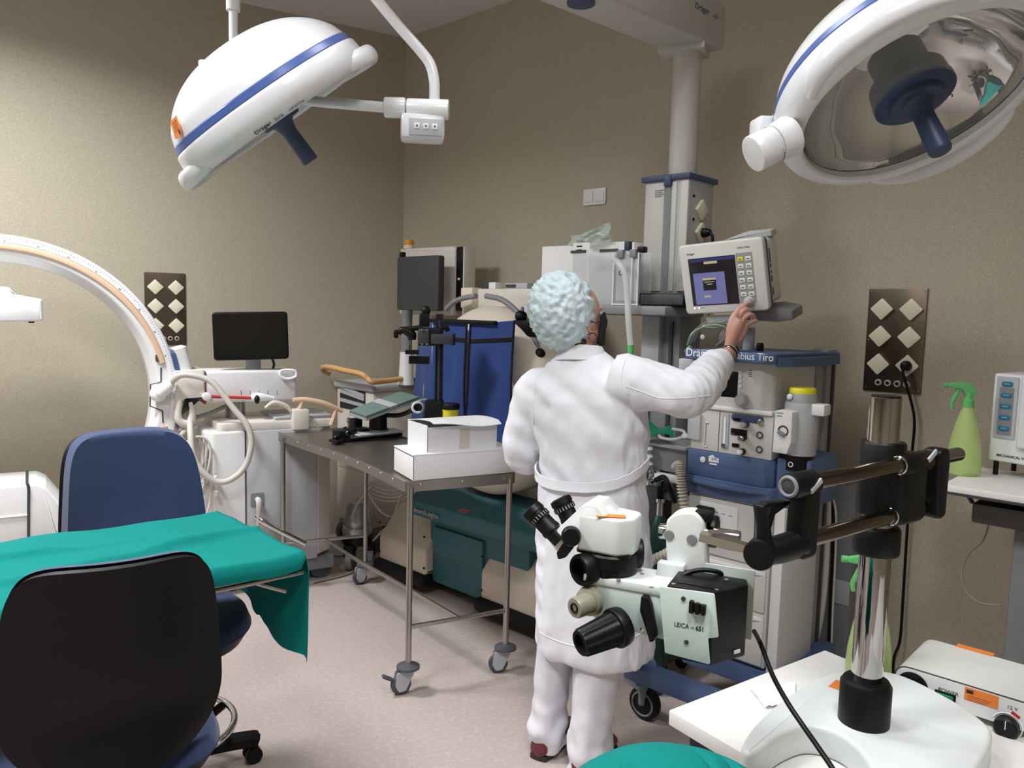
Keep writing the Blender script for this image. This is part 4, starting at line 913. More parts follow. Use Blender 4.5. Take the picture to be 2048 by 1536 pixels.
# ------------------------------------------------------------------ surgical lamps
def lamp_basis(axis_world, ref):
    z = axis_world.normalized(); x = (ref-z*ref.dot(z)).normalized(); y = z.cross(x)
    return Matrix((x, y, z)).transposed()
mat('mirror', (205, 205, 200), 0.03, 1.0); mat('lamp_glass', (235, 240, 240), 0.02, alpha=0.10); mat('handle_blue', (52, 66, 98), 0.45); mat('lamp_white', (232, 234, 238), 0.28, coat=0.2)
def lamp_head(T, R, grip_rot=0.0):
    """local +z is the light direction (down); rim plane at z=0, dome towards -z"""
    dome = [(0, -R*0.69), (R*0.2, -R*0.682), (R*0.4, -R*0.65), (R*0.58, -R*0.585), (R*0.74, -R*0.48), (R*0.85, -R*0.36), (R*0.895, -R*0.27)]
    d = MB().lathe([tuple(v) for v in cr(dome, 4)]+[(R*0.905, -R*0.24)], seg=72, caps=False).build('dome', 'lamp_white', T)
    MB().lathe([(R*0.905, -R*0.245), (R*0.918, -R*0.235), (R*0.93, -R*0.185), (R*0.92, -R*0.175)], seg=72, caps=False).build('blue_band', 'lamp_blue', T)
    rp = [(R*0.91, -R*0.18), (R*0.94, -R*0.165), (R*0.955, -R*0.10), (R*0.95, -R*0.03), (R*0.92, R*0.03), (R*0.87, R*0.065), (R*0.82, R*0.07), (R*0.795, R*0.05)]
    MB().lathe([tuple(v) for v in cr(rp, 3)]+[(R*0.79, R*0.0), (R*0.79, -R*0.1)], seg=72, caps=False).build('rim', 'lamp_white', T)
    # two grips that stand off the rim
    for a in (grip_rot, grip_rot+PI):
        pts = []; rr = []
        for i in range(17):
            u = -1+2*i/16; aa = a+u*0.62; k = max(0.0, 1-abs(u)**2.2)
            rad_ = R*(0.875+0.13*k); pts.append(Vector((rad_*math.cos(aa), rad_*math.sin(aa), R*0.0+R*0.02*k)))
            rr.append(0.028*(R/0.33)*(0.75+0.15*k))
        sec = [(math.cos(2*PI*i/14)*0.75, math.sin(2*PI*i/14)*1.1) for i in range(14)]
        MB().tube(pts, rr, 14, res=2, sec=sec, up=(0, 0, 1)).build('grip', 'lamp_white', T, fix=True)
    # reflector bowl inside, glass
    bowl = [(0.05*R, -R*0.6), (R*0.3, -R*0.56), (R*0.5, -R*0.44), (R*0.66, -R*0.27), (R*0.76, -R*0.1), (R*0.79, -R*0.01)]
    pr = [tuple(v) for v in cr(bowl, 5)]
    V, Fc = [], []; seg = 72
    for r, h in pr:
        for i in range(seg): V.append((r*math.cos(2*PI*i/seg), r*math.sin(2*PI*i/seg), h))
    for k in range(len(pr)-1):
        for i in range(seg): Fc.append((k*seg+i, (k+1)*seg+i, (k+1)*seg+(i+1) % seg, k*seg+(i+1) % seg))
    m = MB(); m.add(V, Fc); bw = m.build('reflector', 'mirror', T, 179)
    MB().lathe([(0, 0.002), (R*0.8, 0.002), (R*0.8, 0.006), (0, 0.006)], (0, 0, -R*0.015), seg=64).build('cover_glass', 'lamp_glass', T)
    MB().ring((0, 0, -R*0.004), (0, 0, 1), R*0.80, R*0.012, 72, 8).build('glass_seal', 'black', T)
    MB().lathe([(R*0.16, -R*0.42), (R*0.19, -R*0.4), (R*0.19, -R*0.2), (R*0.26, -R*0.16), (R*0.27, -R*0.04), (R*0.25, -R*0.02)], seg=40).build('bulb_housing', 'black', T)
    MB().lathe([(R*0.27, -R*0.06), (R*0.275, -R*0.05), (R*0.275, R*0.0), (R*0.26, R*0.012), (R*0.19, R*0.02), (R*0.185, R*0.055), (R*0.175, R*0.065), (R*0.05, R*0.07)], seg=40).build('handle_plate', 'handle_blue', T)
    MB().lathe([(R*0.12, R*0.06), (R*0.085, R*0.10), (R*0.07, R*0.17), (R*0.076, R*0.46), (R*0.07, R*0.475), (0, R*0.475)], seg=28).build('handle', 'handle_blue', T)
    return d
cam_r, cam_u, cam_f = _R, _U, _F
# left lamp
Y = 2.42
L1 = at(556, 232, Y)
def view_axes(P):
    v = (P-CAM).normalized(); r = (cam_r-v*cam_r.dot(v)).normalized(); return r, r.cross(v), v
vr, vu, vv_ = view_axes(L1)
ax1 = vr*0.54-vu*0.84-vv_*0.045
RR = lamp_basis(ax1, vr*0.84+vu*0.54)
T = thing('surgical_lamp', 'white domed surgical lamp with blue band, seen edge-on, on a bent white arm', 'surgical lamp', L1, R=RR, group='white domed surgical lamps')
d = lamp_head(T, 0.335)
I1 = T.matrix_world.inverted()
loc = lambda px, py, Y_: I1 @ at(px, py, Y_)
# printing on the lip of the rim and the orange sticker on the dome, laid on the lathed surface
R = 0.335
vd = (RR.inverted() @ -vv_); a_view = math.atan2(vd.y, vd.x)          # azimuth that faces the viewer
def lathe_frame(az, r, z, dr, dz):
    """tangent frame on a lathed surface: x along the ring, y up the profile, z outwards"""
    ca, sa = math.cos(az), math.sin(az); tx = Vector((-sa, ca, 0)); ty = Vector((dr*ca, dr*sa, dz)).normalized(); n = tx.cross(ty)
    if n.dot(Vector((ca, sa, 0))) < -0.3: n = -n; tx = -tx
    return Matrix(((tx.x, ty.x, n.x, r*ca), (tx.y, ty.y, n.y, r*sa), (tx.z, ty.z, n.z, z), (0, 0, 0, 1)))
for s_, da, size, mm, nm in (('Dräger', 0.17, 0.019, 'print_dark', 'maker_name'), ('Sola', 0.0, 0.017, 'print_grey', 'model_name'), ('ceramica', -0.19, 0.014, 'print_grey', 'model_name')):
    M = lathe_frame(a_view+da, R*0.905, R*0.045, 0.8, -0.6) @ Matrix.Translation((0, -size*0.3, 0.003))
    text(nm, s_, size, mm, T, M, 0.0006, 'CENTER')
M = lathe_frame(a_view+0.98, R*0.868, -R*0.335, 0.43, 0.9) @ Matrix.Translation((0, 0, 0.006))
st = MB().prism(rrect(0.05, 0.05, 0.004), 0.001, M).build('orange_sticker', 'orange', T)
for k in range(5): MB().prism(rrect(0.032-0.004*(k % 2), 0.002, 0.0008, 2, -0.002, -0.016+k*0.006), 0.0004, M @ Matrix.Translation((0, 0, 0.001))).build('sticker_line', mat('sticker_print', (170, 84, 34), 0.6), st)
MB().prism(rrect(0.011, 0.011, 0.001, 2, -0.016, 0.017), 0.0004, M @ Matrix.Translation((0, 0, 0.001))).build('sticker_logo', 'print_dark', st)
# arm: yoke tube to joint, control box, bent tube to the ceiling
ya = Y+0.05
yt = MB().tube([loc(610, 200, Y+0.14), loc(640, 204, Y+0.12), loc(700, 209, Y+0.06), loc(772, 215, ya)], 0.0165, 14).build('yoke_tube', 'white_gloss', T)
jn = MB(); a_, b_ = loc(769, 215, ya), loc(812, 216, ya); jn.cyl(a_, b_, 0.031, seg=28, bev=0.005); jn.build('joint_sleeve', 'white_gloss', T)
MB().cyl(loc(814, 217, ya), loc(898, 220, ya), 0.0305, seg=28, bev=0.004).build('joint', 'white_gloss', T)
def wbox(name, m, p, size, rz, parent, bev=0.004, pre=None):
    mb = MB().box((0, 0, 0), size, None, bev); M = I1 @ Matrix.Translation(p) @ Matrix.Rotation(rz, 4, 'Z')
    if pre is not None: M = M @ pre
    mb.v = [tuple(M @ Vector(v)) for v in mb.v]; return mb.build(name, m, parent)
cbx = wbox('control_box', 'lamp_white', at(845, 258, ya+0.02), (0.135, 0.1, 0.075), math.radians(8), T, 0.012)
KM = I1 @ Matrix.Translation(at(845, 258, ya+0.02)) @ Matrix.Rotation(math.radians(8), 4, 'Z')
def kbox(name, m, x0, x1, y0, y1, z0, z1, bev=0.002):
    mb = MB().bx(x0, x1, y0, y1, z0, z1, bev); mb.v = [tuple(KM @ Vector(v)) for v in mb.v]; return mb.build(name, m, cbx)
kbox('keypad', 'light_grey', -0.042, 0.06, -0.054, -0.048, -0.03, 0.02)
for k in range(3):
    x = -0.018+k*0.027; kbox('key', 'white_plastic', x-0.009, x+0.009, -0.057, -0.052, -0.012, 0.006); kbox('key_mark', 'print_dark', x-0.0025, x+0.0025, -0.0576, -0.0565, -0.0055, -0.0005, 0)
bt = [at(868, 215, ya), at(869, 190, ya), at(868, 160, ya), at(860, 128, ya), at(838, 98, ya+0.0), at(800, 55, ya), at(756, 2, ya), at(740, -18, ya), at(700, -66, ya)]
MB().tube([I1 @ p for p in bt], 0.0165, 16).build('bent_arm', 'white_gloss', T)
te = bt[-1]; MB().tube([I1 @ te, I1 @ Vector((te.x-0.03, te.y, te.z+0.06)), I1 @ Vector((te.x-0.04, te.y, CEIL))], 0.03, 14).build('ceiling_mount', 'white_gloss', T)
# slim ceiling post behind the left lamp
P0 = at(467, 92, 3.1); P1 = at(466, 22, 3.1)
T2 = thing('ceiling_post', 'slim white ceiling post with a wider collar behind the domed lamp', 'ceiling post', (P0.x, P0.y, CEIL))
MB().cyl((0, 0, P0.z-CEIL-0.15), (0, 0, 0), 0.0165, seg=18).build('post', 'white_plastic', T2); MB().cyl((0, 0, P1.z-CEIL), (0, 0, 0), 0.026, seg=20, bev=0.002).build('collar', 'white_plastic', T2)
MB().bx(-0.02, 0.02, -0.3, 0.03, P0.z-CEIL-0.19, P0.z-CEIL-0.14, 0.01).build('end_arm', 'white_plastic', T2)
# right lamp
Y = 1.9
L2 = at(1830, 196, Y)
vr, vu, vv_ = view_axes(L2)
ax2 = vr*0.45-vu*0.72-vv_*0.53
RR = lamp_basis(ax2, vr*0.83+vu*0.56)
T = thing('surgical_lamp', 'white surgical lamp tilted to show its mirror and dark centre handle', 'surgical lamp', L2, R=RR, group='white domed surgical lamps')
lamp_head(T, 0.335, PI/2)
I1 = T.matrix_world.inverted()
MB().cyl(loc(1580, 272, Y), loc(1548, 287, Y-0.01), 0.05, 0.044, seg=28).build('joint_collar', 'lamp_white', T)
MB().cyl(loc(1549, 287, Y-0.01), loc(1505, 309, Y-0.02), 0.044, seg=28, bev=0.004).build('joint_sleeve', 'lamp_white', T)
MB().cyl(loc(1546.5, 288, Y-0.01), loc(1545, 289, Y-0.01), 0.0447, seg=28).build('joint_seam', 'dark_grey', T)
wbox('control_box', 'lamp_white', at(1545, 268, Y+0.13), (0.1, 0.07, 0.075), 0.1, T, 0.008)
yk = [at(1540, 262, Y+0.13), at(1585, 200, Y+0.25), at(1655, 80, Y+0.32), at(1710, 30, Y+0.30), at(1718, -10, Y+0.30)]
MB().tube([I1 @ p for p in yk], 0.02, 14).build('yoke_tube', 'lamp_white', T)
te = yk[-1]; MB().tube([I1 @ te, I1 @ Vector((te.x, te.y, te.z+0.1)), I1 @ Vector((te.x, te.y, CEIL))], 0.022, 14).build('ceiling_mount', 'lamp_white', T)
# ------------------------------------------------------------------ anaesthesia machine
AM = at(1372, 1100, 2.95); AM.z = 0
T = thing('anaesthesia_machine', 'blue and cream anaesthesia machine on castors under the patient monitor', 'medical machine', AM, RZ_R)
FA = Frame(AM, RZ_R); A = FA.y
mat('am_cream', (206, 204, 200), 0.42); mat('am_blue', (78, 100, 138), 0.45); mat('am_grey', (150, 152, 152), 0.45)
w = A(1545, 900).x; D = 0.45
def zz(px, py, y=0.0): return A(px, py, y).z
# top blue tray
t0, t1 = zz(1366, 697, -0.05), zz(1366, 717, -0.05)
tray = MB().prism(fillet([(-0.015, -0.055), (w-0.02, -0.055), (w+0.01, -0.03), (w+0.03, 0.3), (w+0.06, D-0.05), (-0.015, D-0.05)], [0.012, 0.03, 0.02, 0.0, 0.0, 0.0]), t0-t1, Matrix.Translation((0, 0, t1)), 0.006, 3).build('top_tray', 'am_blue', T)
text('maker_name', 'Dräger', 0.04, 'print_white', tray, TXZ(A(1371, 714, -0.056).x, -0.0553, t1+0.012), 0.0006, bold=0.0003)
text('model_name', 'Fabius Tiro', 0.037, 'print_white', tray, TXZ(A(1464, 724, -0.056).x, -0.0553, t1+0.012), 0.0006, sx=0.92)
q0, q1 = A(1403, 712, -0.056), A(1443, 712, -0.056)
fr = MB()
for (ax, bx_, az, bz) in ((q0.x, q1.x, t1+0.012, t1+0.014), (q0.x, q1.x, t1+0.036, t1+0.038), (q0.x, q0.x+0.002, t1+0.012, t1+0.038), (q1.x-0.002, q1.x, t1+0.012, t1+0.038), (q0.x+0.008, q1.x-0.02, t1+0.029, t1+0.0305), (q0.x+0.008, q1.x-0.01, t1+0.024, t1+0.0255), (q0.x+0.008, q1.x-0.025, t1+0.019, t1+0.0205)):
    fr.bx(ax, bx_, -0.0558, -0.0546, az, bz)
fr.build('notice_frame', 'print_white', tray)
MB().tube([(w+0.01, -0.02, t0-0.03), (w+0.045, 0.06, t0-0.03), (w+0.055, 0.25, t0-0.03), (w+0.05, D-0.04, t0-0.03)], 1, res=4, sec=[(-0.008, -0.016), (0.008, -0.016), (0.008, 0.016), (-0.008, 0.016)], up=(0, 0, 1)).build('side_handle', 'am_blue', T, fix=True)
# rear frame with posts
xr = A(1645, 900, D-0.04).x
MB().bx(0.0, w+0.02, 0.3, D, 0.2, t1, 0.006).build('rear_frame', 'am_grey', T)
MB().bx(xr-0.045, xr+0.02, D-0.09, D, 0.18, t0+0.01, 0.008).build('rear_post', 'am_grey', T); MB().bx(xr+0.02, xr+0.026, D-0.05, D-0.03, 0.2, t0-0.02).build('post_groove', 'dark_grey', T)
MB().bx(w-0.02, xr-0.03, D-0.06, D-0.02, 0.22, t1-0.3, 0.004).build('rear_panel', 'am_grey', T)
# ventilator unit
v0, v1 = t1+0.002, zz(1375, 806)
vent = MB().prism(fillet([(0.0, 0.0), (w-0.05, -0.01), (w-0.015, 0.02), (w+0.01, 0.3), (0.0, 0.3)], [0.01, 0.03, 0.04, 0, 0]), v0-v1, Matrix.Translation((0, 0, v1)), 0.008, 3).build('ventilator_unit', 'am_cream', T)
s0, s1 = A(1400, 738, -0.008), A(1474, 796, -0.008)
MB().prism(rrect(s1.x-s0.x, s0.z-s1.z, 0.006, 4, (s0.x+s1.x)/2, (s0.z+s1.z)/2), 0.004, XZ(-0.003), 0.001).build('screen', 'black_gloss', vent)
MB().bx(A(1388, 760, -0.008).x, s0.x-0.006, -0.009, -0.002, s1.z, s0.z, 0.002).build('key_strip', 'light_grey', vent)
for k in range(4):
    q = A(1480, 743+k*10, -0.01); MB().prism(rrect(0.013, 0.011, 0.003, 3, q.x, q.z), 0.004, XZ(-0.006), 0.001).build('key', 'white_plastic', vent)
    q = A(1501, 741+k*4, -0.01); MB().bx(q.x-0.008, q.x+0.006, -0.0098, -0.006, q.z-0.0012, q.z+0.0012).build('print_line', 'print_grey', vent)
q = A(1485, 800, -0.01); MB().lathe([(0.023, 0), (0.024, 0.004), (0.021, 0.02), (0.017, 0.024), (0, 0.024)], q, (0, -1, 0), 28).build('rotary_knob', 'light_grey', vent)
MB().bx(-0.01, A(1548, 818).x, -0.015, 0.04, v1-0.012, v1+0.004, 0.004).build('ledge', 'white_plastic', T)
q = A(1366, 730); MB().bx(q.x-0.02, 0.0, 0.0, 0.06, q.z-0.03, q.z+0.025, 0.004).build('side_connector', 'light_grey', T)
# flow unit
f0, f1 = v1-0.012, zz(1374, 895)
flow = MB().bx(0.0, w, -0.005, 0.28, f1, f0, 0.006).build('flow_unit', 'am_cream', T)
q = A(1438, 860, -0.006); MB().bx(q.x-0.001, q.x+0.001, -0.0062, -0.004, f1+0.003, f0-0.003).build('seam', 'dark_grey', flow)
q0, q1 = A(1411, 845, -0.008), A(1418, 894, -0.008)
MB().tube([(q0.x+0.012, -0.008, q0.z), (q0.x, -0.008, q0.z), (q0.x-0.002, -0.008, q1.z), (q0.x+0.01, -0.008, q1.z)], 0.0022, 6, res=1).build('door_line', 'white_gloss', flow)
q0, q1 = A(1444, 826, -0.01), A(1455, 898, -0.01)
MB().prism(rrect(q1.x-q0.x, q0.z-q1.z, 0.006, 4, (q0.x+q1.x)/2, (q0.z+q1.z)/2), 0.006, XZ(-0.004), 0.002).build('flow_tube', 'light_grey', flow)
MB().bx((q0.x+q1.x)/2-0.004, (q0.x+q1.x)/2+0.004, -0.012, -0.009, q1.z+0.01, q0.z-0.015).build('tube_scale', 'print_white', flow)
MB().lathe([(0.008, 0), (0.008, 0.008)], ((q0.x+q1.x)/2, -0.01, q1.z+0.012), (0, -1, 0), 14).build('tube_valve', 'chrome', flow)
q0, q1 = A(1463, 831, -0.007), A(1527, 846, -0.007)
MB().prism(rrect(q1.x-q0.x, 0.026, 0.012, 5, (q0.x+q1.x)/2, (q0.z+q1.z)/2+0.002), 0.004, XZ(-0.004), 0.001).build('blue_strip', 'slate_blue', flow)
q = A(1521, 845, -0.009); MB().lathe([(0.011, 0), (0.011, 0.003), (0.007, 0.005), (0, 0.005)], q, (0, -1, 0), 16).build('gauge', 'steel', flow)
for (px0, py0, px1, hz) in ((1467, 835, 1481, 0.012), (1462, 856, 1494, 0.024), (1464, 886, 1478, 0.014)):
    a, b = A(px0, py0, -0.008), A(px1, py0, -0.008); MB().bx(a.x, b.x, -0.0095, -0.004, a.z-hz, a.z, 0.001).build('display', 'black_gloss', flow)
for (px, py, m_, cap) in ((1493, 849, 'slate_blue', 'light_grey'), (1488, 875, 'black', 'chrome'), (1486, 903, 'black', 'white_gloss')):
    q = A(px, py, -0.006); MB().lathe([(0.012, 0), (0.012, 0.016), (0.01, 0.018)], q, (0, -1, 0), 18).build('flow_knob', m_, flow); MB().lathe([(0.0095, 0.016), (0.0095, 0.032), (0.007, 0.034), (0, 0.034)], q, (0, -1, 0), 16).build('knob_cap', cap, flow)
for (px, py) in ((1520, 870), (1519, 899)):
    q = A(px, py, -0.006); MB().ring(q+Vector((0, -0.003, 0)), (0, 1, 0), 0.0105, 0.0025, 22, 6).build('gauge_rim', 'dark_grey', flow); MB().cyl(q, q+Vector((0, -0.003, 0)), 0.0095, seg=18).build('gauge_face', 'light_grey', flow)
q0, q1 = A(1376, 826, -0.02), A(1398, 880, -0.02)
MB().bx(q0.x, q1.x, -0.02, -0.006, q1.z, q0.z, 0.002).build('clear_pocket', 'frosted', flow)
# blue band and drawer with lip
b0, b1 = f1, zz(1374, 946)
band = MB().prism(fillet([(-0.006, -0.012), (w-0.02, -0.012), (w+0.005, 0.01), (w+0.05, 0.3), (-0.006, 0.3)], [0.006, 0.02, 0.01, 0, 0]), b0-b1, Matrix.Translation((0, 0, b1)), 0.004).build('blue_band', 'am_blue', T)
q = A(1406, 919, -0.013); MB().lathe([(0.0115, 0), (0.0115, 0.002), (0.009, 0.003)], q, (0, -1, 0), 22).build('round_label', 'print_white', band)
q = A(1427, 917, -0.013); MB().prism([(q.x-0.02, q.z-0.014), (q.x+0.022, q.z-0.014), (q.x+0.022, q.z+0.004), (q.x+0.006, q.z+0.004), (q.x-0.004, q.z+0.014), (q.x-0.02, q.z+0.006)], 0.001, XZ(-0.0125)).build('sticker', 'print_white', band); MB().bx(q.x-0.015, q.x+0.015, -0.0136, -0.0122, q.z-0.024, q.z-0.018).build('sticker_foot', 'print_white', band)
text('sticker_text', 'SMC', 0.014, 'slate_blue', band, TXZ(q.x-0.008, -0.0137, q.z-0.007), 0.0002)
q = A(1449, 920, -0.013); MB().bx(q.x, w-0.02, -0.0128, -0.011, b0-0.05, b0-0.012, 0.001).build('blue_flap', 'am_blue', band)
c0, c1 = b1, zz(1374, 980)
dr_ = MB().prism(fillet([(-0.008, -0.02), (w+0.01, -0.02), (w+0.03, 0.02), (w+0.06, 0.3), (-0.008, 0.3)], [0.006, 0.02, 0.01, 0, 0]), c0-c1, Matrix.Translation((0, 0, c1)), 0.004).build('work_drawer', 'am_blue', T)
lip = [(-0.004, -0.02), (w*0.2, -0.038), (w*0.5, -0.05), (w*0.8, -0.04), (w+0.005, -0.02)]
lp_ = [Vector((x, y, 0)) for x, y in cr([Vector(p) for p in lip], 5)]
MB().prism([(p.x, p.y) for p in lp_]+[(w+0.005, -0.01), (-0.004, -0.01)], 0.016, Matrix.Translation((0, 0, c0-0.024)), 0.003).build('pull_lip', 'am_blue', dr_)
MB().prism(fillet([(w+0.01, 0.0), (w+0.12, 0.05), (w+0.12, 0.3), (w+0.01, 0.3)], 0.02), c0-c1+0.11, Matrix.Translation((0, 0, c1)), 0.006).build('vaporiser_base', 'am_blue', T)
# cabinet with drawers
k1 = 0.26
cab = MB().bx(0.005, w+0.015, -0.005, 0.3, k1, c1, 0.006).build('cabinet', 'am_cream', T)
MB().bx(w+0.02, w+0.06, 0.0, 0.3, 0.2, c1, 0.006).build('side_post', 'white_plastic', T)
zd = [c1-0.005, zz(1440, 1112), zz(1530, 1228), k1+0.005]
for k in range(3):
    dd = MB().bx(0.012, w+0.008, -0.014, 0.0, zd[k+1]+0.004, zd[k]-0.004, 0.004).build('drawer', 'am_cream', cab)
    if k: MB().prism([(p.x*0.96+0.012, p.y*0.7) for p in lp_]+[(w*0.96, 0.0), (0.012, 0.0)], 0.016, Matrix.Translation((0, -0.0, zd[k]-0.03)), 0.004).build('drawer_lip', 'white_plastic', dd)
q0, q1 = A(1398, 1008, -0.018), A(1472, 1095, -0.018)
MB().prism(rrect(q1.x-q0.x, 0.16, 0.01, 4, (q0.x+q1.x)/2, (q0.z+q1.z)/2), 0.005, XZ(-0.013), 0.002).build('drawer_plate', 'white_plastic', cab)
for k in range(3): q = A(1432+k*14, 1024+k*4, -0.019); MB().bx(q.x-0.006, q.x+0.008, -0.0192, -0.018, q.z-0.001, q.z+0.001).build('print_line', 'print_grey', cab)
q = A(1412, 1020, -0.03); MB().box((q.x, -0.035, q.z), (0.07, 0.03, 0.03), None, 0.008).build('clamp', 'black', cab)
# base, castors
bl = MB(); 
bz0 = 0.17
MB().bx(0.0, w+0.1, 0.0, D, bz0, bz0+0.08, 0.01).build('base', 'am_blue', T)
q = FA.z(1278, 1330, 0.22); 
for (x0, y0, x1, y1) in ((q.x+0.03, q.y+0.03, q.x-0.0, q.y+0.0), (w+0.02, 0.0, w+0.05, -0.1)):
    d_ = Vector((x1-x0, y1-y0, 0)); l_ = d_.length; an = math.atan2(d_.y, d_.x)
    MB().box(((x0+x1)/2, (y0+y1)/2, bz0+0.03), (l_+0.04, 0.10, 0.09), an, 0.014).build('foot_beam', 'am_blue', T)
x0, y0 = q.x, q.y
MB().box((x0+0.21, y0+0.0, bz0+0.03), (0.5, 0.085, 0.06), 0.03, 0.012).build('foot_beam', 'am_blue', T)
for (x, y) in ((q.x+0.01, q.y+0.02), (w+0.05, -0.08), (0.06, D-0.06), (w+0.08, D-0.06)):
    s_ = MB().cyl((x, y+0.035, 0.065), (x, y-0.002, 0.065), 0.063, seg=28, bev=0.008).build('castor', 'black', T)
    MB().ring((x, y-0.003, 0.065), (0, 1, 0), 0.044, 0.004, 26, 6).build('castor_rim', 'mid_grey', s_)
    MB().tube([(x, y, bz0), (x, y, 0.13), (x, y-0.008, 0.065)], [0.02, 0.018, 0.012], 12).build('castor_stem', 'mid_grey', s_)
    MB().box((x-0.05, y+0.01, 0.125), (0.08, 0.04, 0.01), Matrix.Rotation(0.25, 3, 'Y'), 0.003).build('brake_pedal', 'mid_grey', s_)
# vaporiser on the right
vy = 0.02
va = A(1592, 930, vy+0.05); vx = va.x
z_top = zz(1596, 777, vy)
vp = MB().lathe([(0.056, zz(1590, 942, vy)), (0.056, zz(1590, 912, vy))], (vx, vy+0.05, 0), (0, 0, 1), 28).build('vaporiser_foot', 'black', T)
zc0, zc1 = zz(1590, 912, vy), zz(1592, 806, vy)
vb = MB().lathe([(0.055, zc0), (0.057, zc0+0.004), (0.057, zc1-0.004), (0.055, zc1)], (vx+0.008, vy+0.05, 0), (0, 0, 1), 32).build('vaporiser_body', 'light_grey', T)
MB().lathe([(0.055, zc1), (0.053, zc1+0.006), (0.047, zc1+0.03), (0.045, zc1+0.032)], (vx+0.008, vy+0.05, 0), (0, 0, 1), 32).build('vaporiser_neck', 'am_grey', vb)
MB().lathe([(0.045, zc1+0.032), (0.045, z_top-0.004), (0.042, z_top), (0, z_top)], (vx+0.008, vy+0.05, 0), (0, 0, 1), 32).build('yellow_dial', 'yellow', vb)
a, b = A(1549, 818, -0.03), A(1580, 910, -0.03)
MB().prism(fillet([(a.x, b.z), (a.x+0.002, a.z-0.006), (a.x+0.02, a.z), (b.x, a.z-0.004), (b.x, b.z+0.04), (b.x-0.014, b.z)], 0.006), 0.06, XZ(0.03), 0.004).build('front_plate', 'white_plastic', vb)
q = A(1566, 862, -0.031); MB().ring(q, (0, 1, 0), 0.017, 0.0025, 24, 6, math.radians(-30), math.radians(230)).build('dial_scale', 'print_dark', vb); MB().box(q+Vector((-0.003, -0.006, -0.008)), (0.03, 0.014, 0.014), Matrix.Rotation(0.5, 3, 'Y'), 0.005).build('filler_lever', 'mid_grey', vb)
for k in range(2): q = A(1560, 826+k*6, -0.031); MB().bx(q.x-0.012, q.x+0.012-0.004*k, -0.0312, -0.0295, q.z-0.0012, q.z+0.0012).build('print_line', 'print_grey', vb)
q = A(1575, 793, vy-0.005); MB().lathe([(0.010, 0), (0.010, 0.004), (0.007, 0.006)], (vx-0.014, vy+0.05-0.051, q.z), (0, -1, 0), 16).build('zero_button', 'white_gloss', vb)
MB().bx(vx+0.05, vx+0.1, vy+0.02, vy+0.08, zc1-0.04, zc1, 0.006).build('lock_block', 'white_plastic', vb)
q = A(1581, 929, vy-0.012); MB().ring((q.x, vy-0.012, q.z), (0, 1, 0), 0.008, 0.002, 18, 6).build('foot_mark', 'print_white', vp)
# post carrying the monitor
mp = A(1497, 690, 0.16); MB().cyl((mp.x, 0.16, t0-0.002), (mp.x, 0.16, zz(1497, 655, 0.16)), 0.022, seg=20).build('monitor_post', 'light_grey', T)
q = A(1520, 694, 0.1); MB().lathe([(0.014, 0), (0.014, 0.02), (0.01, 0.03)], (q.x, 0.1, t0), (0, 0, 1), 14).build('post_knob', 'black', T)
# ------------------------------------------------------------------ patient monitor on the post
c = A(1450, 553, 0.02); MW = FA.M @ Vector((c.x, c.y, c.z))
RT = Matrix.Rotation(RZ_R+math.radians(4), 3, 'Z') @ Matrix.Rotation(math.radians(-4), 3, 'Y') @ Matrix.Rotation(math.radians(13), 3, 'X')
T = thing('patient_monitor', 'white patient monitor with a blue panel on its screen and a keypad', 'monitor', MW, R=RT)
W_, H_ = 0.325, 0.262
mat('bezel', (214, 213, 210), 0.4); mat('keypad_grey', (150, 152, 152), 0.5)
fr = MB().prism(rrect(W_, H_, 0.018, 6), 0.028, XZ(0.006), 0.006, 3).build('front_bezel', 'bezel', T)
MB().prism(rrect(W_-0.006, H_-0.006, 0.018, 6), 0.02, XZ(0.026)).build('blue_seam', 'slate_blue', T)
MB().prism(fillet([(-W_/2+0.012, -H_/2+0.01), (W_/2-0.012, -H_/2+0.01), (W_/2-0.012, H_/2-0.012), (-W_/2+0.012, H_/2-0.012)], 0.02), 0.11, XZ(0.135), 0.006).build('housing', 'am_cream', T)
MB().prism(fillet([(-0.05, H_/2-0.012), (W_/2-0.006, H_/2-0.012), (W_/2-0.006, H_/2+0.012), (0.06, H_/2+0.014)], 0.006), 0.05, XZ(0.13), 0.004).build('carry_handle', 'light_grey', T)
mat('screen_glass', (26, 24, 28), 0.15, emit=(38, 32, 34), estr=0.5); mat('screen_blue', (100, 102, 146), 0.3, emit=(104, 104, 156), estr=0.42); mat('screen_bar', (40, 46, 92), 0.3, emit=(40, 46, 92), estr=0.5); mat('screen_tan', (170, 160, 130), 0.3, emit=(150, 140, 110), estr=0.5)
sx0, sx1, sz0, sz1 = -W_/2+0.034, -W_/2+0.218, -H_/2+0.032, H_/2-0.052
scr = MB().bx(sx0, sx1, -0.0232, -0.0215, sz0, sz1).build('screen', 'screen_glass', T)
MB().bx(sx0+0.004, sx1-0.004, -0.0236, -0.023, sz1-0.014, sz1-0.003).build('title_bar', 'screen_bar', scr)
MB().bx(sx0+0.062, sx0+0.115, -0.0238, -0.023, sz1-0.024, sz1-0.015).build('message_bar', 'screen_tan', scr)
MB().bx(sx0+0.014, sx0+0.138, -0.0236, -0.023, sz0+0.004, sz1-0.056).build('dialog', 'screen_blue', scr)
MB().bx(sx0+0.05, sx0+0.102, -0.024, -0.0232, sz0+0.056, sz0+0.094).build('dialog_box', 'screen_glass', scr)
MB().bx(sx0+0.05, sx0+0.102, -0.0242, -0.0232, sz0+0.094, sz0+0.102).build('dialog_title', 'screen_tan', scr)
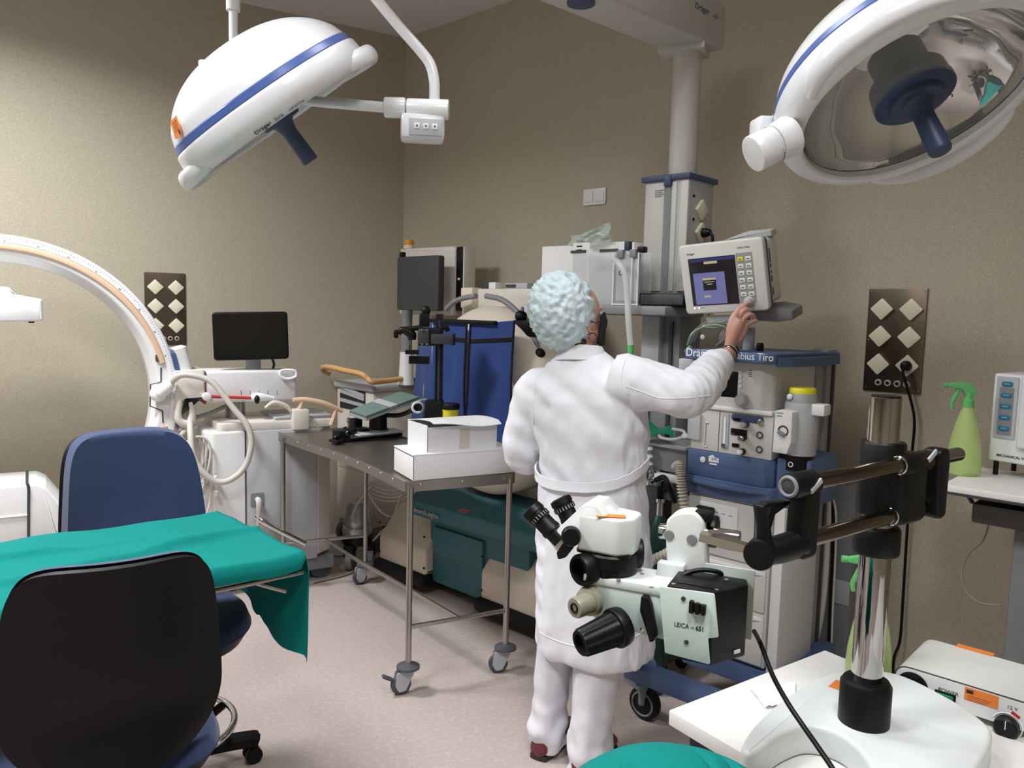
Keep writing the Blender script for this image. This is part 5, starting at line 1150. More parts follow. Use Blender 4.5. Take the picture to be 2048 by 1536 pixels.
MB().bx(sx0+0.056, sx0+0.096, -0.0243, -0.0232, sz0+0.086, sz0+0.0885).build('dialog_line', 'screen_tan', scr); MB().bx(sx0+0.066, sx0+0.086, -0.0243, -0.0232, sz0+0.078, sz0+0.080).build('dialog_line', 'print_white', scr)
MB().bx(sx0+0.05, sx0+0.076, -0.024, -0.0232, sz0+0.03, sz0+0.037).build('dialog_button', 'screen_tan', scr)
kp = MB().bx(sx1+0.003, sx1+0.065, -0.0228, -0.0215, sz0, sz1+0.004).build('keypad', 'keypad_grey', T)
for r in range(6):
    for cc in range(2):
        x = sx1+0.019+cc*0.03; z = sz1-0.018-r*0.0255
        k_ = MB().prism(rrect(0.021, 0.016, 0.003, 3, x, z), 0.002, XZ(-0.0226), 0.0006).build('key', 'yellow' if (r == 0 and cc == 0) else 'white_plastic', kp)
        MB().bx(x-0.006, x+0.005, -0.0249, -0.0244, z-0.003, z+0.002).build('key_mark', 'print_grey', k_)
KN = Vector((sx1+0.037, -0.0225, sz0+0.004))
MB().lathe([(0.02, 0), (0.02, 0.004), (0.0165, 0.006), (0.015, 0.022), (0.011, 0.025), (0, 0.025)], KN, (0, -1, 0), 26).build('rotary_knob', 'light_grey', T)
text('maker_name', 'Dräger', 0.011, 'print_dark', fr, TXZ(sx0-0.002, -0.0224, sz1+0.014), 0.0003); text('model_name', 'Infinity Delta', 0.009, 'print_dark', fr, TXZ(sx1-0.0+0.012, -0.0224, sz1+0.02), 0.0003)
for dx in (0.004, 0.022): MB().lathe([(0.0028, 0), (0.002, 0.001)], (sx0+dx, -0.0222, sz0-0.009), (0, -1, 0), 10).build('indicator', mat('led_white', (255, 255, 255), 0.3, emit=(255, 255, 255), estr=1.5), fr)
MB().bx(sx0+0.027, sx0+0.045, -0.0224, -0.0218, sz0-0.0105, sz0-0.008).build('print_line', 'print_grey', fr)
for (z, h) in ((0.055, 0.05), (0.018, 0.014), (-0.005, 0.01), (-0.03, 0.022), (-0.075, 0.028)): MB().bx(W_/2-0.0135, W_/2-0.0105, 0.055, 0.062, z-h/2, z+h/2, 0.001).build('side_port', 'black', T)
MB().prism(fillet([(-0.06, -H_/2-0.03), (W_/2+0.0, -H_/2-0.055), (W_/2+0.06, -H_/2-0.05), (W_/2+0.06, -H_/2-0.015), (W_/2, -H_/2-0.0), (-0.06, -H_/2-0.0)], 0.006), 0.11, XZ(0.14), 0.005).build('bracket', 'mid_grey', T)
MB().prism(fillet([(-0.09, -H_/2-0.05), (0.04, -H_/2-0.05), (0.06, -H_/2-0.01), (-0.1, -H_/2-0.01)], 0.01), 0.03, XZ(0.03), 0.004).build('bracket_handle', 'light_grey', T)
MB().bx(-0.07, 0.02, 0.0, 0.006, -H_/2-0.012, -H_/2-0.003).build('warning_label', 'screen_tan', T); MB().bx(-0.075, -0.062, -0.002, 0.004, -H_/2-0.013, -H_/2-0.002).build('warning_mark', 'yellow', T)
MON = T; MON_KNOB = T.matrix_world @ (KN+Vector((0, -0.022, 0)))
# lead wires lying under the monitor
mat('lead_green', (120, 170, 150), 0.5); mat('lead_grey', (130, 132, 124), 0.5)
base = FA.M @ A(1385, 685, -0.02)
T = thing('ecg_leads', 'bundle of thin green and white lead wires below the monitor', 'cable', base, RZ_R); LB = A(1385, 685, -0.02)
for k in range(9):
    p = [A(1374+k*2, 690-k, -0.03+0.004*k), A(1382+k*3, 668-k*2, -0.04), A(1400+k*5, 655-(k % 3)*5, -0.03), A(1425+k*4, 644+(k % 4)*4, 0.0), A(1446+k*2, 640+k*2, 0.03)]
    MB().tube([q-LB for q in p], 0.0022, 6).build('lead_wire', ('lead_green', 'cable_white', 'lead_grey')[k % 3], T)
for k in range(4):
    p = [A(1430+k*4, 692, 0.0), A(1450-k*3, 678-k*3, -0.02), A(1462, 655-k*2, 0.02), A(1470, 642, 0.05)]; MB().tube([q-LB for q in p], 0.003, 6).build('lead_wire', 'lead_grey', T)
q = A(1406, 674, -0.03)-LB; MB().lathe([(0.009, 0), (0.009, 0.005), (0.005, 0.007)], q, (0, -1, 0), 16).build('electrode_clip', 'light_grey', T)
MB().tube([A(1373, 704, 0.0)-LB, A(1377, 698, -0.01)-LB, A(1382, 694, -0.01)-LB], 0.009, 8).build('lead_knot', 'lead_green', T)

# ------------------------------------------------------------------ breathing trolley left of the machine
BT = at(1330, 890, 3.12); BT.z = 0
T = thing('breathing_trolley', 'narrow grey trolley with a glass tray beside the anaesthesia machine', 'trolley', BT, RZ_R); FB = Frame(BT, RZ_R); Bp = FB.y
zt_ = Bp(1330, 884).z; x0, x1 = Bp(1262, 900).x, Bp(1374, 900).x
MB().bx(x0, x1, 0.0, 0.24, zt_-0.12, zt_-0.02, 0.006).build('cabinet', 'mid_grey', T)
MB().bx(x0-0.01, x1+0.005, -0.02, 0.25, zt_-0.02, zt_-0.008, 0.004).build('tray', 'frosted', T)
MB().bx(x0+0.03, x0+0.1, 0.06, 0.18, 0.12, zt_-0.1, 0.006).build('column', 'dark_grey', T)
MB().bx(x0-0.02, x1-0.06, 0.0, 0.24, 0.08, 0.14, 0.01).build('foot', 'dark_grey', T)
for (x, y) in ((x0+0.02, 0.03), (x1-0.1, 0.03), (x0+0.02, 0.21), (x1-0.1, 0.21)): MB().cyl((x-0.012, y, 0.04), (x+0.012, y, 0.04), 0.04, seg=20).build('castor', 'black', T)
q = Bp(1308, 945, -0.02); MB().lathe([(0.03, 0), (0.032, 0.02), (0.026, 0.03), (0.026, 0.06), (0.012, 0.07)], q+Vector((0, 0, -0.05)), (0, 0, 1), 18).build('valve', 'chrome', T)
q2 = Bp(1316, 965, -0.03); MB().lathe([(0.014, 0), (0.018, 0.01), (0.018, 0.05), (0.012, 0.06)], q2, (-0.3, -1, 0.1), 16).build('valve', 'chrome', T)
a, b = Bp(1310, 946, -0.02), Bp(1362, 960, -0.02); MB().bx(a.x, b.x, -0.04, 0.0, b.z-0.015, a.z+0.005, 0.006).build('side_arm', 'white_plastic', T)
MB().tube([Bp(1312, 960, -0.05), Bp(1328, 955, -0.07), Bp(1338, 975, -0.08), Bp(1350, 1005, -0.06)], 0.011, 8).build('valve_hose', 'black', T)
for k in range(3): q = Bp(1296, 900+k*15, -0.03); MB().lathe([(0.018, 0), (0.022, 0.004), (0.018, 0.012)], q, (0, 0, 1), 16).build('stacked_ring', 'white_plastic', T)
q = Bp(1338, 1000, 0.0)
o = thing('gas_cylinder', 'dark green gas cylinder standing between trolley and anaesthesia machine', 'gas cylinder', FB.M @ Vector((q.x+0.0, -0.066, 0)), RZ_R)
mat('cyl_green', (20, 62, 50), 0.4); MB().lathe([(0.05, 0), (0.052, 0.01), (0.052, 0.6), (0.048, 0.66), (0.03, 0.71), (0.018, 0.73)], (0, 0, 0), (0, 0, 1), 24).build('bottle', 'cyl_green', o); MB().lathe([(0.014, 0.72), (0.014, 0.78), (0.02, 0.785), (0.02, 0.8)], (0, 0, 0), (0, 0, 1), 16).build('valve', 'chrome', o)
# corrugated hose
hp = [Bp(1352, 934, -0.1), Bp(1358, 932, -0.12), Bp(1361, 950, -0.13), Bp(1364, 980, -0.13), Bp(1370, 1020, -0.13), Bp(1366, 1060, -0.14), Bp(1345, 1098, -0.15), Bp(1310, 1118, -0.15), Bp(1290, 1125, -0.15), Bp(1270, 1122, -0.14)]
P = cr(hp, 22); rr = [0.0165+0.0032*(1 if (i % 4) < 2 else -1) for i in range(len(P))]
o = MB().tube(P, rr, 14, res=1).build('breathing_hose', mat('hose_beige', (204, 198, 184), 0.5), None, 60); bs = FB.M @ hp[0]
o.data.transform(Matrix.Translation(bs)@Matrix.Identity(4) if False else Matrix.Translation(-hp[0])); o.matrix_world = Matrix.Translation(bs) @ Matrix.Rotation(RZ_R, 4, 'Z'); tag(o, 'corrugated beige breathing hose curving down beside the anaesthesia machine', 'hose')
# green mask and bag on the tray
q = Bp(1315, 868, 0.08)
def gm(u, v):
    a = Bp(1272+u*70, 838+18*u, 0.06); b = Bp(1276+u*72, 868+6*math.sin(u*3), -0.02); p = a.lerp(b, v)
    return (p.x, p.y-0.03*math.sin(u*PI)*v, p.z+0.014*math.sin(u*7+v*3))
m = MB().sheet(gm, 18, 10, 0.003); m.v = [tuple(Vector(v)-q) for v in m.v]
mat('vinyl_green', (0, 120, 84), 0.4); o = m.build('breathing_bag', 'vinyl_green', None, 60); o.matrix_world = FB.M @ Matrix.Translation(q); tag(o, 'limp green rubber bag lying on the glass tray behind the white coat', 'bag')
tp = [Bp(1322, 866, -0.03), Bp(1320, 874, -0.05), Bp(1345, 879, -0.06), Bp(1368, 872, -0.05), Bp(1366, 862, -0.03), Bp(1345, 858, 0.0)]
o = thing('clear_tube', 'clear plastic tube with white end on the glass tray', 'tube', FB.M @ tp[0], RZ_R)
MB().tube([p-tp[0] for p in tp], 0.006, 8).build('tube', 'frosted', o); MB().tube([tp[3]-tp[0], tp[3]-tp[0]+Vector((0.01, -0.01, 0.004))], 0.011, 10, res=2).build('connector', 'white_gloss', o)
# white and black hoses running down behind the machine on the right
def wallhose(name, label, pts, r, m_): 
    P = [A(px, py, y) for px, py, y in pts]; o = MB().tube([p-P[0] for p in P], r, 10).build(name, m_); o.matrix_world = FA.M @ Matrix.Translation(P[0]); tag(o, label, 'hose')
wallhose('supply_hose', 'white supply hose hanging behind the anaesthesia machine', ((1644, 960, 0.44), (1655, 990, 0.47), (1654, 1080, 0.48), (1648, 1180, 0.48), (1640, 1240, 0.48), (1628, 1300, 0.48), (1620, 1350, 0.46)), 0.013, 'cable_white')
wallhose('supply_cable', 'black and white cable hanging beside the white supply hose', ((1650, 970, 0.47), (1662, 1000, 0.5), (1668, 1040, 0.5), (1666, 1120, 0.5), (1662, 1200, 0.5), (1658, 1320, 0.48)), 0.008, 'black')
wallhose('supply_cable', 'thin white cable hanging along the black cable behind the machine', ((1656, 968, 0.47), (1667, 1000, 0.5), (1672, 1040, 0.5), (1670, 1120, 0.5), (1666, 1200, 0.5), (1661, 1320, 0.48)), 0.005, 'cable_white')
# grey cabinet behind the hoses, against the wall
q0 = A(1622, 1000, 0.56); q1 = A(1712, 1000, 0.56)
o = thing('wall_cabinet', 'grey upright metal rack behind the hoses, against the wall', 'rack', FA.M @ Vector((q0.x, 0.56, 0)), RZ_R)
zh = A(1650, 965, 0.56).z; MB().bx(0, q1.x-q0.x, 0, 0.1, 0.0, zh, 0.006).build('panel', 'mid_grey', o); zz1 = A(1690, 1188, 0.55).z
MB().bx(0.1, q1.x-q0.x, -0.006, 0.0, zz1-0.05, zz1+0.05, 0.003).build('bracket', 'light_grey', o)
for k in (-0.03, 0.03): MB().cyl((0.115, -0.006, zz1+k), (0.115, -0.01, zz1+k), 0.004, seg=8).build('bolt', 'black', o)
# ------------------------------------------------------------------ draftsman chairs
mat('seat_blue', (42, 60, 100), 0.85, bump=0.3, bscale=700, sheen=0.3); mat('shell_black', (7, 7, 9), 0.5, bump=0.15, bscale=900, spec=0.25)
def squircle(u, v, n=5.5):
    r = max(abs(u), abs(v))
    if r < 1e-6: return 0.0, 0.0
    k = 1.0/((abs(u/r)**n+abs(v/r)**n)**(1/n)); k = 1+(k-1)*r
    return u*k, v*k
def make_chair(label, loc, rz, back_z, tilt, seat_z, base_rot, ringz=0.2):
    """local: the sitter looks along -y; backrest at +y"""
    t = thing('draughtsman_chair', label, 'chair', loc, rz, 'blue chairs at the draped table')
    W, Hb = 0.208, 0.245
    yb = 0.27
    def surf(off, k=1.0, ins=1.0):
        def fn(u, v):
            a, b = squircle(2*u-1, 2*v-1); a *= ins; b *= ins
            wv = W*(1.06-0.16*((b+0.35)/1.35)**1.3) if b > -0.35 else W*(1.06-0.75*((-0.35-b)**2))
            x = a*wv; z = back_z+b*Hb
            y = yb - 0.075*(abs(a)**2.2) + 0.02*b*b - b*math.tan(tilt)*-Hb*0.0 + (z-back_z)*math.tan(tilt) - 0.03*math.exp(-((b+0.5)/0.35)**2)*(1-a*a) + off
            return (x, y, z)
        return fn
    MB().sheet(surf(0.0, ins=0.985), 26, 26, 0.012).build('back_shell', 'shell_black', t, 60, fix=True)
    f0, f1 = surf(-0.010, ins=1.0), surf(-0.05, ins=0.965)
    N = 26; m = MB()
    fr = lambda u, v: Vector(f0(u, v)).lerp(Vector(f1(u, v)), 1.0)
    rings = []
    g0 = [[Vector(f0(i/N, j/N)) for j in range(N+1)] for i in range(N+1)]; g1 = [[Vector(f1(i/N, j/N)) for j in range(N+1)] for i in range(N+1)]
    border = [(i, 0) for i in range(N)]+[(N, j) for j in range(N)]+[(N-i, N) for i in range(N)]+[(0, N-j) for j in range(N)]
    V = [p for r in g1 for p in r]; Fc = []
    for i in range(N):
        for j in range(N): Fc.append((i*(N+1)+j, (i+1)*(N+1)+j, (i+1)*(N+1)+j+1, i*(N+1)+j+1))
    o1 = len(V); V += [g0[i][j].lerp(g1[i][j], 0.6)+(g0[i][j]-g1[i][j]).normalized()*0 for i, j in border]; o2 = len(V); V += [g0[i][j] for i, j in border]
    nb = len(border)
    for k in range(nb):
        i, j = border[k]; i2, j2 = border[(k+1) % nb]
        Fc.append((i*(N+1)+j, i2*(N+1)+j2, o1+(k+1) % nb, o1+k)); Fc.append((o1+k, o1+(k+1) % nb, o2+(k+1) % nb, o2+k))
    m.add(V, Fc); m.build('back_cushion', 'seat_blue', t, 70, fix=True)
    MB().tube([(0, yb-0.04, back_z-0.2), (0, yb-0.05, back_z-0.26), (0, yb-0.08, seat_z-0.05), (0, 0.05, seat_z-0.07)], 1, res=5, sec=[(-0.03, -0.008), (0.03, -0.008), (0.03, 0.008), (-0.03, 0.008)], up=(1, 0, 0)).build('back_bar', 'shell_black', t, fix=True)
    def seatf(z, ins):
        def fn(u, v):
            a, b = squircle(2*u-1, 2*v-1, 3.0); r2 = a*a+b*b
            return (a*0.245*ins, b*0.23*ins-0.01, z-0.03*max(0, -b)**3-0.012*(r2)+0.01)
        return fn
    s0, s1 = seatf(seat_z-0.035, 1.0), seatf(seat_z, 0.95)
    N = 20
    def closed(fa, fb, name, m_):
        V = [Vector(fa(i/N, j/N)) for i in range(N+1) for j in range(N+1)]; o = len(V); V += [Vector(fb(i/N, j/N)) for i in range(N+1) for j in range(N+1)]; Fc = []
        for i in range(N):
            for j in range(N):
                q = (i*(N+1)+j, (i+1)*(N+1)+j, (i+1)*(N+1)+j+1, i*(N+1)+j+1); Fc.append(q[::-1]); Fc.append(tuple(k+o for k in q))
        bd = [(i, 0) for i in range(N)]+[(N, j) for j in range(N)]+[(N-i, N) for i in range(N)]+[(0, N-j) for j in range(N)]
        for k in range(len(bd)):
            a = bd[k][0]*(N+1)+bd[k][1]; b = bd[(k+1) % len(bd)]; b = b[0]*(N+1)+b[1]; Fc.append((a, b, b+o, a+o))
        mm = MB(); mm.add(V, Fc); return mm.build(name, m_, t, 70, fix=True)
    closed(s0, s1, 'seat_cushion', 'seat_blue'); closed(seatf(seat_z-0.075, 0.9), seatf(seat_z-0.033, 1.0), 'seat_shell', 'shell_black')
    MB().lathe([(0.028, 0.12), (0.028, 0.3), (0.018, 0.3), (0.018, seat_z-0.07)], (0, 0, 0), (0, 0, 1), 20).build('gas_column', 'black', t)
    rg = MB().ring((0, 0, ringz), (0, 0, 1), 0.215, 0.011, 48, 10).build('foot_ring', 'chrome', t)
    MB().lathe([(0.045, ringz-0.03), (0.045, ringz+0.03)], (0, 0, 0), (0, 0, 1), 20).build('ring_hub', 'black', t)
    for k in range(3):
        a = base_rot+0.25+k*2*PI/3; d = Vector((math.cos(a), math.sin(a), 0))
        MB().tube([d*0.04+Vector((0, 0, ringz-0.015)), d*0.13+Vector((0, 0, ringz-0.028)), d*0.205+Vector((0, 0, ringz-0.004))], [0.018, 0.016, 0.014], 8).build('ring_spoke', 'black', t)
    hub = MB().lathe([(0.05, 0.06), (0.055, 0.09), (0.04, 0.13)], (0, 0, 0), (0, 0, 1), 20).build('base_hub', 'black', t)
    for k in range(5):
        a = base_rot+k*2*PI/5; d = Vector((math.cos(a), math.sin(a), 0)); n = Vector((-d.y, d.x, 0))
        MB().tube([d*0.03+Vector((0, 0, 0.10)), d*0.16+Vector((0, 0, 0.095)), d*0.27+Vector((0, 0, 0.082)), d*0.295+Vector((0, 0, 0.075))], 1, res=4, sec=[(-0.024, -0.02), (0.024, -0.02), (0.026, 0.008), (0.016, 0.02), (-0.016, 0.02), (-0.026, 0.008)], up=(0, 0, 1)).build('base_arm', 'shell_black', t, fix=True)
        c = d*0.28+Vector((0, 0, 0.028))
        for sg in (-1, 1): MB().cyl(c+n*sg*0.008, c+n*sg*0.026, 0.028, seg=20, bev=0.004).build('castor_wheel', 'black', t)
        MB().bx(-0.007, 0.007, -0.007, 0.007, 0, 0.05).v
        MB().cyl(c+Vector((0, 0, -0.005)), c+Vector((0, 0, 0.045)), 0.007, seg=10).build('castor_stem', 'black', t)
    return t
# rear chair faces the table from behind; front chair turns its black back to the viewer
make_chair('blue upholstered chair whose backrest front rises behind the draped table', (-1.07, 2.33, 0), math.radians(45), 0.865, math.radians(6), 0.58, math.radians(-10))
make_chair('blue chair turned round, showing its black plastic back', (-0.955, 1.80, 0), math.radians(212), 0.755, math.radians(6), 0.50, 0.5)

# ------------------------------------------------------------------ operating table under a green drape
OT = Vector((-1.35, 1.85, 0))
T = thing('operating_table', 'steel operating table under the large green drape', 'table', OT)
F1, N1 = Vector((-0.955, 2.50)), Vector((-0.565, 2.10)); F0, N0 = Vector((-2.25, 1.42)), Vector((-1.52, 1.28))
ZD = 0.845
sh = lambda p, i: (p.x-OT.x, p.y-OT.y)
mat('ot_pad', (30, 32, 36), 0.6)
MB().prism(fillet([sh(F0, 0), sh(N0, 0), sh(N1, 0), sh(F1, 0)], 0.03), 0.03, Matrix.Translation((0, 0, ZD-0.034)), 0.006).build('pad', 'ot_pad', T)
MB().prism(fillet([sh(F0, 0), sh(N0, 0), sh(N1, 0), sh(F1, 0)], 0.03), 0.012, Matrix.Translation((0, 0, ZD-0.048)), 0.003).build('table_plate', 'steel', T)
dv = (N1-N0).normalized(); nv = Vector((dv.y, -dv.x))
MB().cyl((N0.x-OT.x-nv.x*0.004, N0.y-OT.y-nv.y*0.004, ZD-0.052), (N1.x-OT.x-nv.x*0.004, N1.y-OT.y-nv.y*0.004, ZD-0.052), 0.008, seg=10).build('side_rail', 'steel', T)
q = [at(499, 1150, 2.02), at(497, 1160, 2.02), at(510, 1166, 2.03), at(572, 1183, 2.06)]
MB().tube([p-OT for p in q], 0.006, 8).build('steel_hook', 'steel', T)
MB().bx(-0.35, -0.15, -0.45, -0.25, 0.1, ZD-0.05, 0.02).build('pedestal', 'steel', T); MB().bx(-0.5, 0.0, -0.62, -0.1, 0.0, 0.1, 0.03).build('foot', 'light_grey', T)
# drape: top sheet with folds, flap over the right end, narrow overhang in front
def lerp2(a, b, t): return a+(b-a)*t
def drape(u, v):
    """u: 0 far-left end .. 1 right end .. flap beyond; v: 0 far edge .. 1 near edge .. overhang beyond"""
    U = u*1.28; Vv = -0.04+v*1.13
    uu = min(U, 1.0); vv = max(0.0, min(Vv, 1.0))
    e = lerp2(lerp2(F0, N0, vv), lerp2(F1, N1, vv), uu)
    z = ZD
    p = Vector((e.x, e.y, z))
    # folds on the top
    fold = 0.013*noise.noise(Vector((uu*5, vv*2.2, 3.1)))+0.009*noise.noise(Vector((uu*11, vv*5, 7.7)))
    s = (vv-0.62+0.35*(uu-0.7)); fold += 0.022*math.exp(-(s/0.035)**2)*max(0, min(1, (uu-0.35)*4))*max(0, min(1, (1.0-uu)*6+0.4))
    s2 = (vv-0.30-0.25*(uu-0.6)); fold += 0.018*math.exp(-(s2/0.03)**2)*max(0, min(1, (uu-0.2)*4))*max(0, min(1, (0.85-uu)*5))
    p.z += max(-0.004, fold)+0.006
    if U > 1.0:
        o = (U-1.0)/0.28; L = 0.30*(1.0-0.12*(1-vv))
        out = Vector((0.715, 0.69, 0)); k = min(1.0, o*6)
        p += out*(0.012*k+0.03*math.sin(vv*5+1)*o+0.012*noise.noise(Vector((vv*4, o*2, 5)))*o)
        p.z -= L*max(0, o-0.02)+0.006*k
        p += Vector((0.0, 0.03, 0))*o*(1-vv)
    if Vv > 1.0:
        o = (Vv-1.0)/0.09; p += Vector((nv.x, nv.y, 0))*0.014*min(1, o*2); p.z -= 0.045*o*(1 if U < 1.0 else 0.4)
    if Vv < 0.0:
        o = -Vv/0.04; p.z -= 0.03*o; p -= Vector((nv.x, nv.y, 0))*0.012
    return p
m = MB().sheet(drape, 110, 70, 0.0018); bs = Vector((-1.35, 1.85, ZD)); m.v = [tuple(Vector(v)-bs) for v in m.v]
o = m.build('surgical_drape', 'green_cloth', None, 80, fix=True); o.location = bs
tag(o, 'green cloth drape spread over the table between the chairs, one corner hanging', 'drape', 'green drapes')
# ------------------------------------------------------------------ draped stool in the foreground
C2 = at(1322, 1478, 0.98)
ST = Vector((C2.x, C2.y-0.05, 0)); zt2 = C2.z+0.0
T = thing('stool', 'round stool hidden under the smaller green drape', 'stool', ST)
MB().lathe([(0.08, zt2-0.09), (0.10, zt2-0.08), (0.10, zt2-0.055), (0.07, zt2-0.035), (0, zt2-0.018)], (0, 0, 0), (0, 0, 1), 32).build('seat', 'ot_pad', T); MB().cyl((0, 0, 0.05), (0, 0, zt2-0.07), 0.025).build('column', 'chrome', T)
MB().lathe([(0.22, 0.0), (0.22, 0.02), (0.05, 0.05)], (0, 0, 0), (0, 0, 1), 32).build('base', 'chrome', T)
def dr2(u, v):
    a = u*2*PI; r = v*0.36; R0 = 0.115+0.012*math.sin(a*2+1)
    if r < R0: x = r; z = zt2-0.045*(r/R0)**2+0.006*noise.noise(Vector((math.cos(a)*r*14, math.sin(a)*r*14, 2)))*(r/R0)-0.012*math.exp(-((r-0.085-0.012*math.sin(a*3))/0.006)**2)*max(0, math.sin(a*2+0.4))-0.008*math.exp(-((r-0.055)/0.005)**2)*max(0, math.sin(a*2+0.8))
    else: o = r-R0; x = R0+0.02*(1-math.exp(-o*40))+o*(0.10+0.10*math.sin(a*7)); z = zt2-0.045-o
    return (x*math.cos(a), x*math.sin(a)*1.0, z-zt2)
m = MB().sheet(dr2, 120, 90, 0.0)
o = m.build('surgical_drape', 'green_cloth', None, 80, fix=True); o.location = (ST.x, ST.y, zt2+0.004)
tag(o, 'smaller green cloth drape bunched over a stool by the white bench', 'drape', 'green drapes')
# ------------------------------------------------------------------ white bench in the foreground
ZB = 0.76
b0, b1, b2 = on_z(1338, 1420, ZB), on_z(1650, 1300, ZB), on_z(1470, 1500, ZB)
xd = (b1-b0).normalized(); rzb = math.atan2(xd.y, xd.x)
T = thing('bench', 'white topped bench with dark blue side panel carrying the microscope', 'table', (b0.x, b0.y, 0), rzb)
FBn = Frame(Vector((b0.x, b0.y, 0)), rzb)
wB = (b1-b0).length; LB_ = 1.15
mat('laminate', (240, 238, 236), 0.35)
top = MB().bx(0, wB, -LB_, 0, ZB-0.03, ZB, 0.002).build('bench_top', 'laminate', T)
MB().bx(0.03, 0.05, -LB_+0.02, -0.03, 0.06, ZB-0.03).build('side_panel', 'navy', T); MB().bx(wB-0.05, wB-0.03, -LB_+0.02, -0.03, 0.06, ZB-0.03).build('side_panel', 'navy', T)
MB().bx(0.05, wB-0.05, -0.06, -0.04, 0.06, ZB-0.03).build('end_panel', 'navy', T); MB().bx(0.05, wB-0.05, -LB_+0.02, -LB_+0.04, 0.06, ZB-0.03).build('end_panel', 'navy', T)
for x in (0.05, wB-0.05):
    for y in (-0.06, -LB_+0.05): MB().cyl((x, y, 0), (x, y, 0.065), 0.02, seg=14).build('foot', 'black', T)
# tissue on the bench
q = FBn.z(1535, 1400, ZB)
def tis(u, v):
    a = FBn.z(1504+u*30, 1384+u*12-v*0, ZB); pa = FBn.z(1500+90*u, 1380-12*u, ZB); pb = FBn.z(1530+60*u, 1420-12*u, ZB); p = pa.lerp(pb, v)
    return (p.x, p.y, ZB+0.004+0.006*abs(noise.noise(Vector((u*4, v*3, 9)))))
m = MB().sheet(tis, 14, 10, 0.0006); m.v = [tuple(Vector(v)-q) for v in m.v]; o = m.build('tissue', mat('tissue_white', (245, 245, 246), 0.9), None, 80); o.matrix_world = FBn.M @ Matrix.Translation(q); tag(o, 'crumpled white tissue lying on the white bench', 'tissue')

# ------------------------------------------------------------------ microscope on its swing-arm stand
CO = on_z(1727, 1442, ZB+0.055)
T = thing('microscope', 'pale green operating microscope on a black swing arm and chrome column', 'microscope', (CO.x, CO.y, ZB), rzb)
FS_ = Frame(Vector((CO.x, CO.y, ZB)), rzb)
mat('scope_white', (226, 231, 230), 0.35, coat=0.1); mat('scope_green', (206, 220, 215), 0.4); mat('scope_black', (7, 7, 9), 0.45, bump=0.05, bscale=900, spec=0.3); mat('old_brass', (150, 148, 128), 0.45, 0.2); mat('column_chrome', (165, 163, 160), 0.07, 1.0); mat('tube_steel', (120, 112, 98), 0.2, 1.0)
zb_ = 0.055
outl = [(1484, 1486), (1520, 1436), (1590, 1380), (1680, 1338), (1790, 1345), (1890, 1390), (1962, 1436), (1985, 1470), (1960, 1530), (1900, 1610), (1820, 1640), (1760, 1590), (1735, 1520), (1685, 1470), (1620, 1452), (1565, 1470), (1520, 1502), (1494, 1506)]
po = [FS_.z(px, py, zb_) for px, py in outl]
po2 = [(v.x, v.y) for v in cr([Vector((p.x, p.y)) for p in po], 5, True)]
MB().prism(po2, zb_, None, 0.009, 3).build('base', 'scope_white', T)
q = FS_.z(1676, 1370, zb_+0.0005); MB().box((q.x, q.y, zb_+0.0006), (0.04, 0.022, 0.001), 0.2).build('orange_label', 'orange', T)
MB().lathe([(0.043, zb_-0.002), (0.043, zb_+0.07), (0.038, zb_+0.078), (0.03, zb_+0.08)], (0, 0, 0), (0, 0, 1), 36).build('collar', 'scope_black', T)
ch = FS_.y(1748, 795).z; lean = FS_.y(1748, 795).x
R_ = 0.0262
col = MB().cyl((0, 0, zb_+0.07), (0, 0, ch), R_, seg=40, bev=0.002).build('column', 'column_chrome', T)
MB().cyl((0, 0, ch-0.001), (0, 0, ch+0.002), R_-0.002, seg=30).build('column_cap', 'scope_black', T)
zl = FS_.y(1740, 1082).z
lc = MB().lathe([(0.037, zl-0.024), (0.039, zl-0.02), (0.039, zl+0.02), (0.036, zl+0.024)], (0, 0, 0), (0, 0, 1), 32).build('stop_ring', 'scope_black', T)
q = FS_.y(1783, 1078); MB().bx(q.x-0.012, q.x+0.008, -0.012, 0.012, q.z-0.022, q.z+0.016, 0.004).build('stop_lever', 'scope_black', lc)
# rails: directions measured on horizontal planes
zu = FS_.y(1745, 936, -0.03).z; zd_ = FS_.y(1745, 1040, -0.03).z
ua, ub = FS_.z(1590, 971, zu), FS_.z(1917, 908, zu)
la_, lb2 = FS_.z(1600, 1083, zd_), FS_.z(1868, 1008, zd_)
ud = (ub-ua).normalized()
def off(p, v): return p+v
# keep the carriage round the column: shift rails so they pass just in front of it
MB().cyl(ua, ub, 0.0125, seg=24, bev=0.001).build('rail', 'tube_steel', T); MB().cyl(la_, lb2, 0.0125, seg=24, bev=0.001).build('rail', 'tube_steel', T)
an = math.atan2(ud.y, ud.x); nr_ = Vector((-ud.y, ud.x, 0))
tc = (Vector((0, 0, 0))-ua).dot(ud); foot = ua+ud*tc; foot.z = 0; gap = foot.length
zt, zbm = FS_.y(1760, 893, -0.03).z, FS_.y(1760, 1052, -0.03).z
car = MB().lathe([(0.036, zbm+0.01), (0.038, zbm+0.014), (0.038, zt-0.004), (0.035, zt)], (0, 0, 0), (0, 0, 1), 32).build('carriage', 'scope_black', T)
cxp = foot+ud*0.03
MB().box((foot.x*0.55+ud.x*0.022, foot.y*0.55+ud.y*0.022, (zu+zd_)/2), (0.088, max(0.06, gap*0.9+0.02), zu-zd_+0.032), an, 0.012, 3).build('carriage_block', 'scope_black', car)
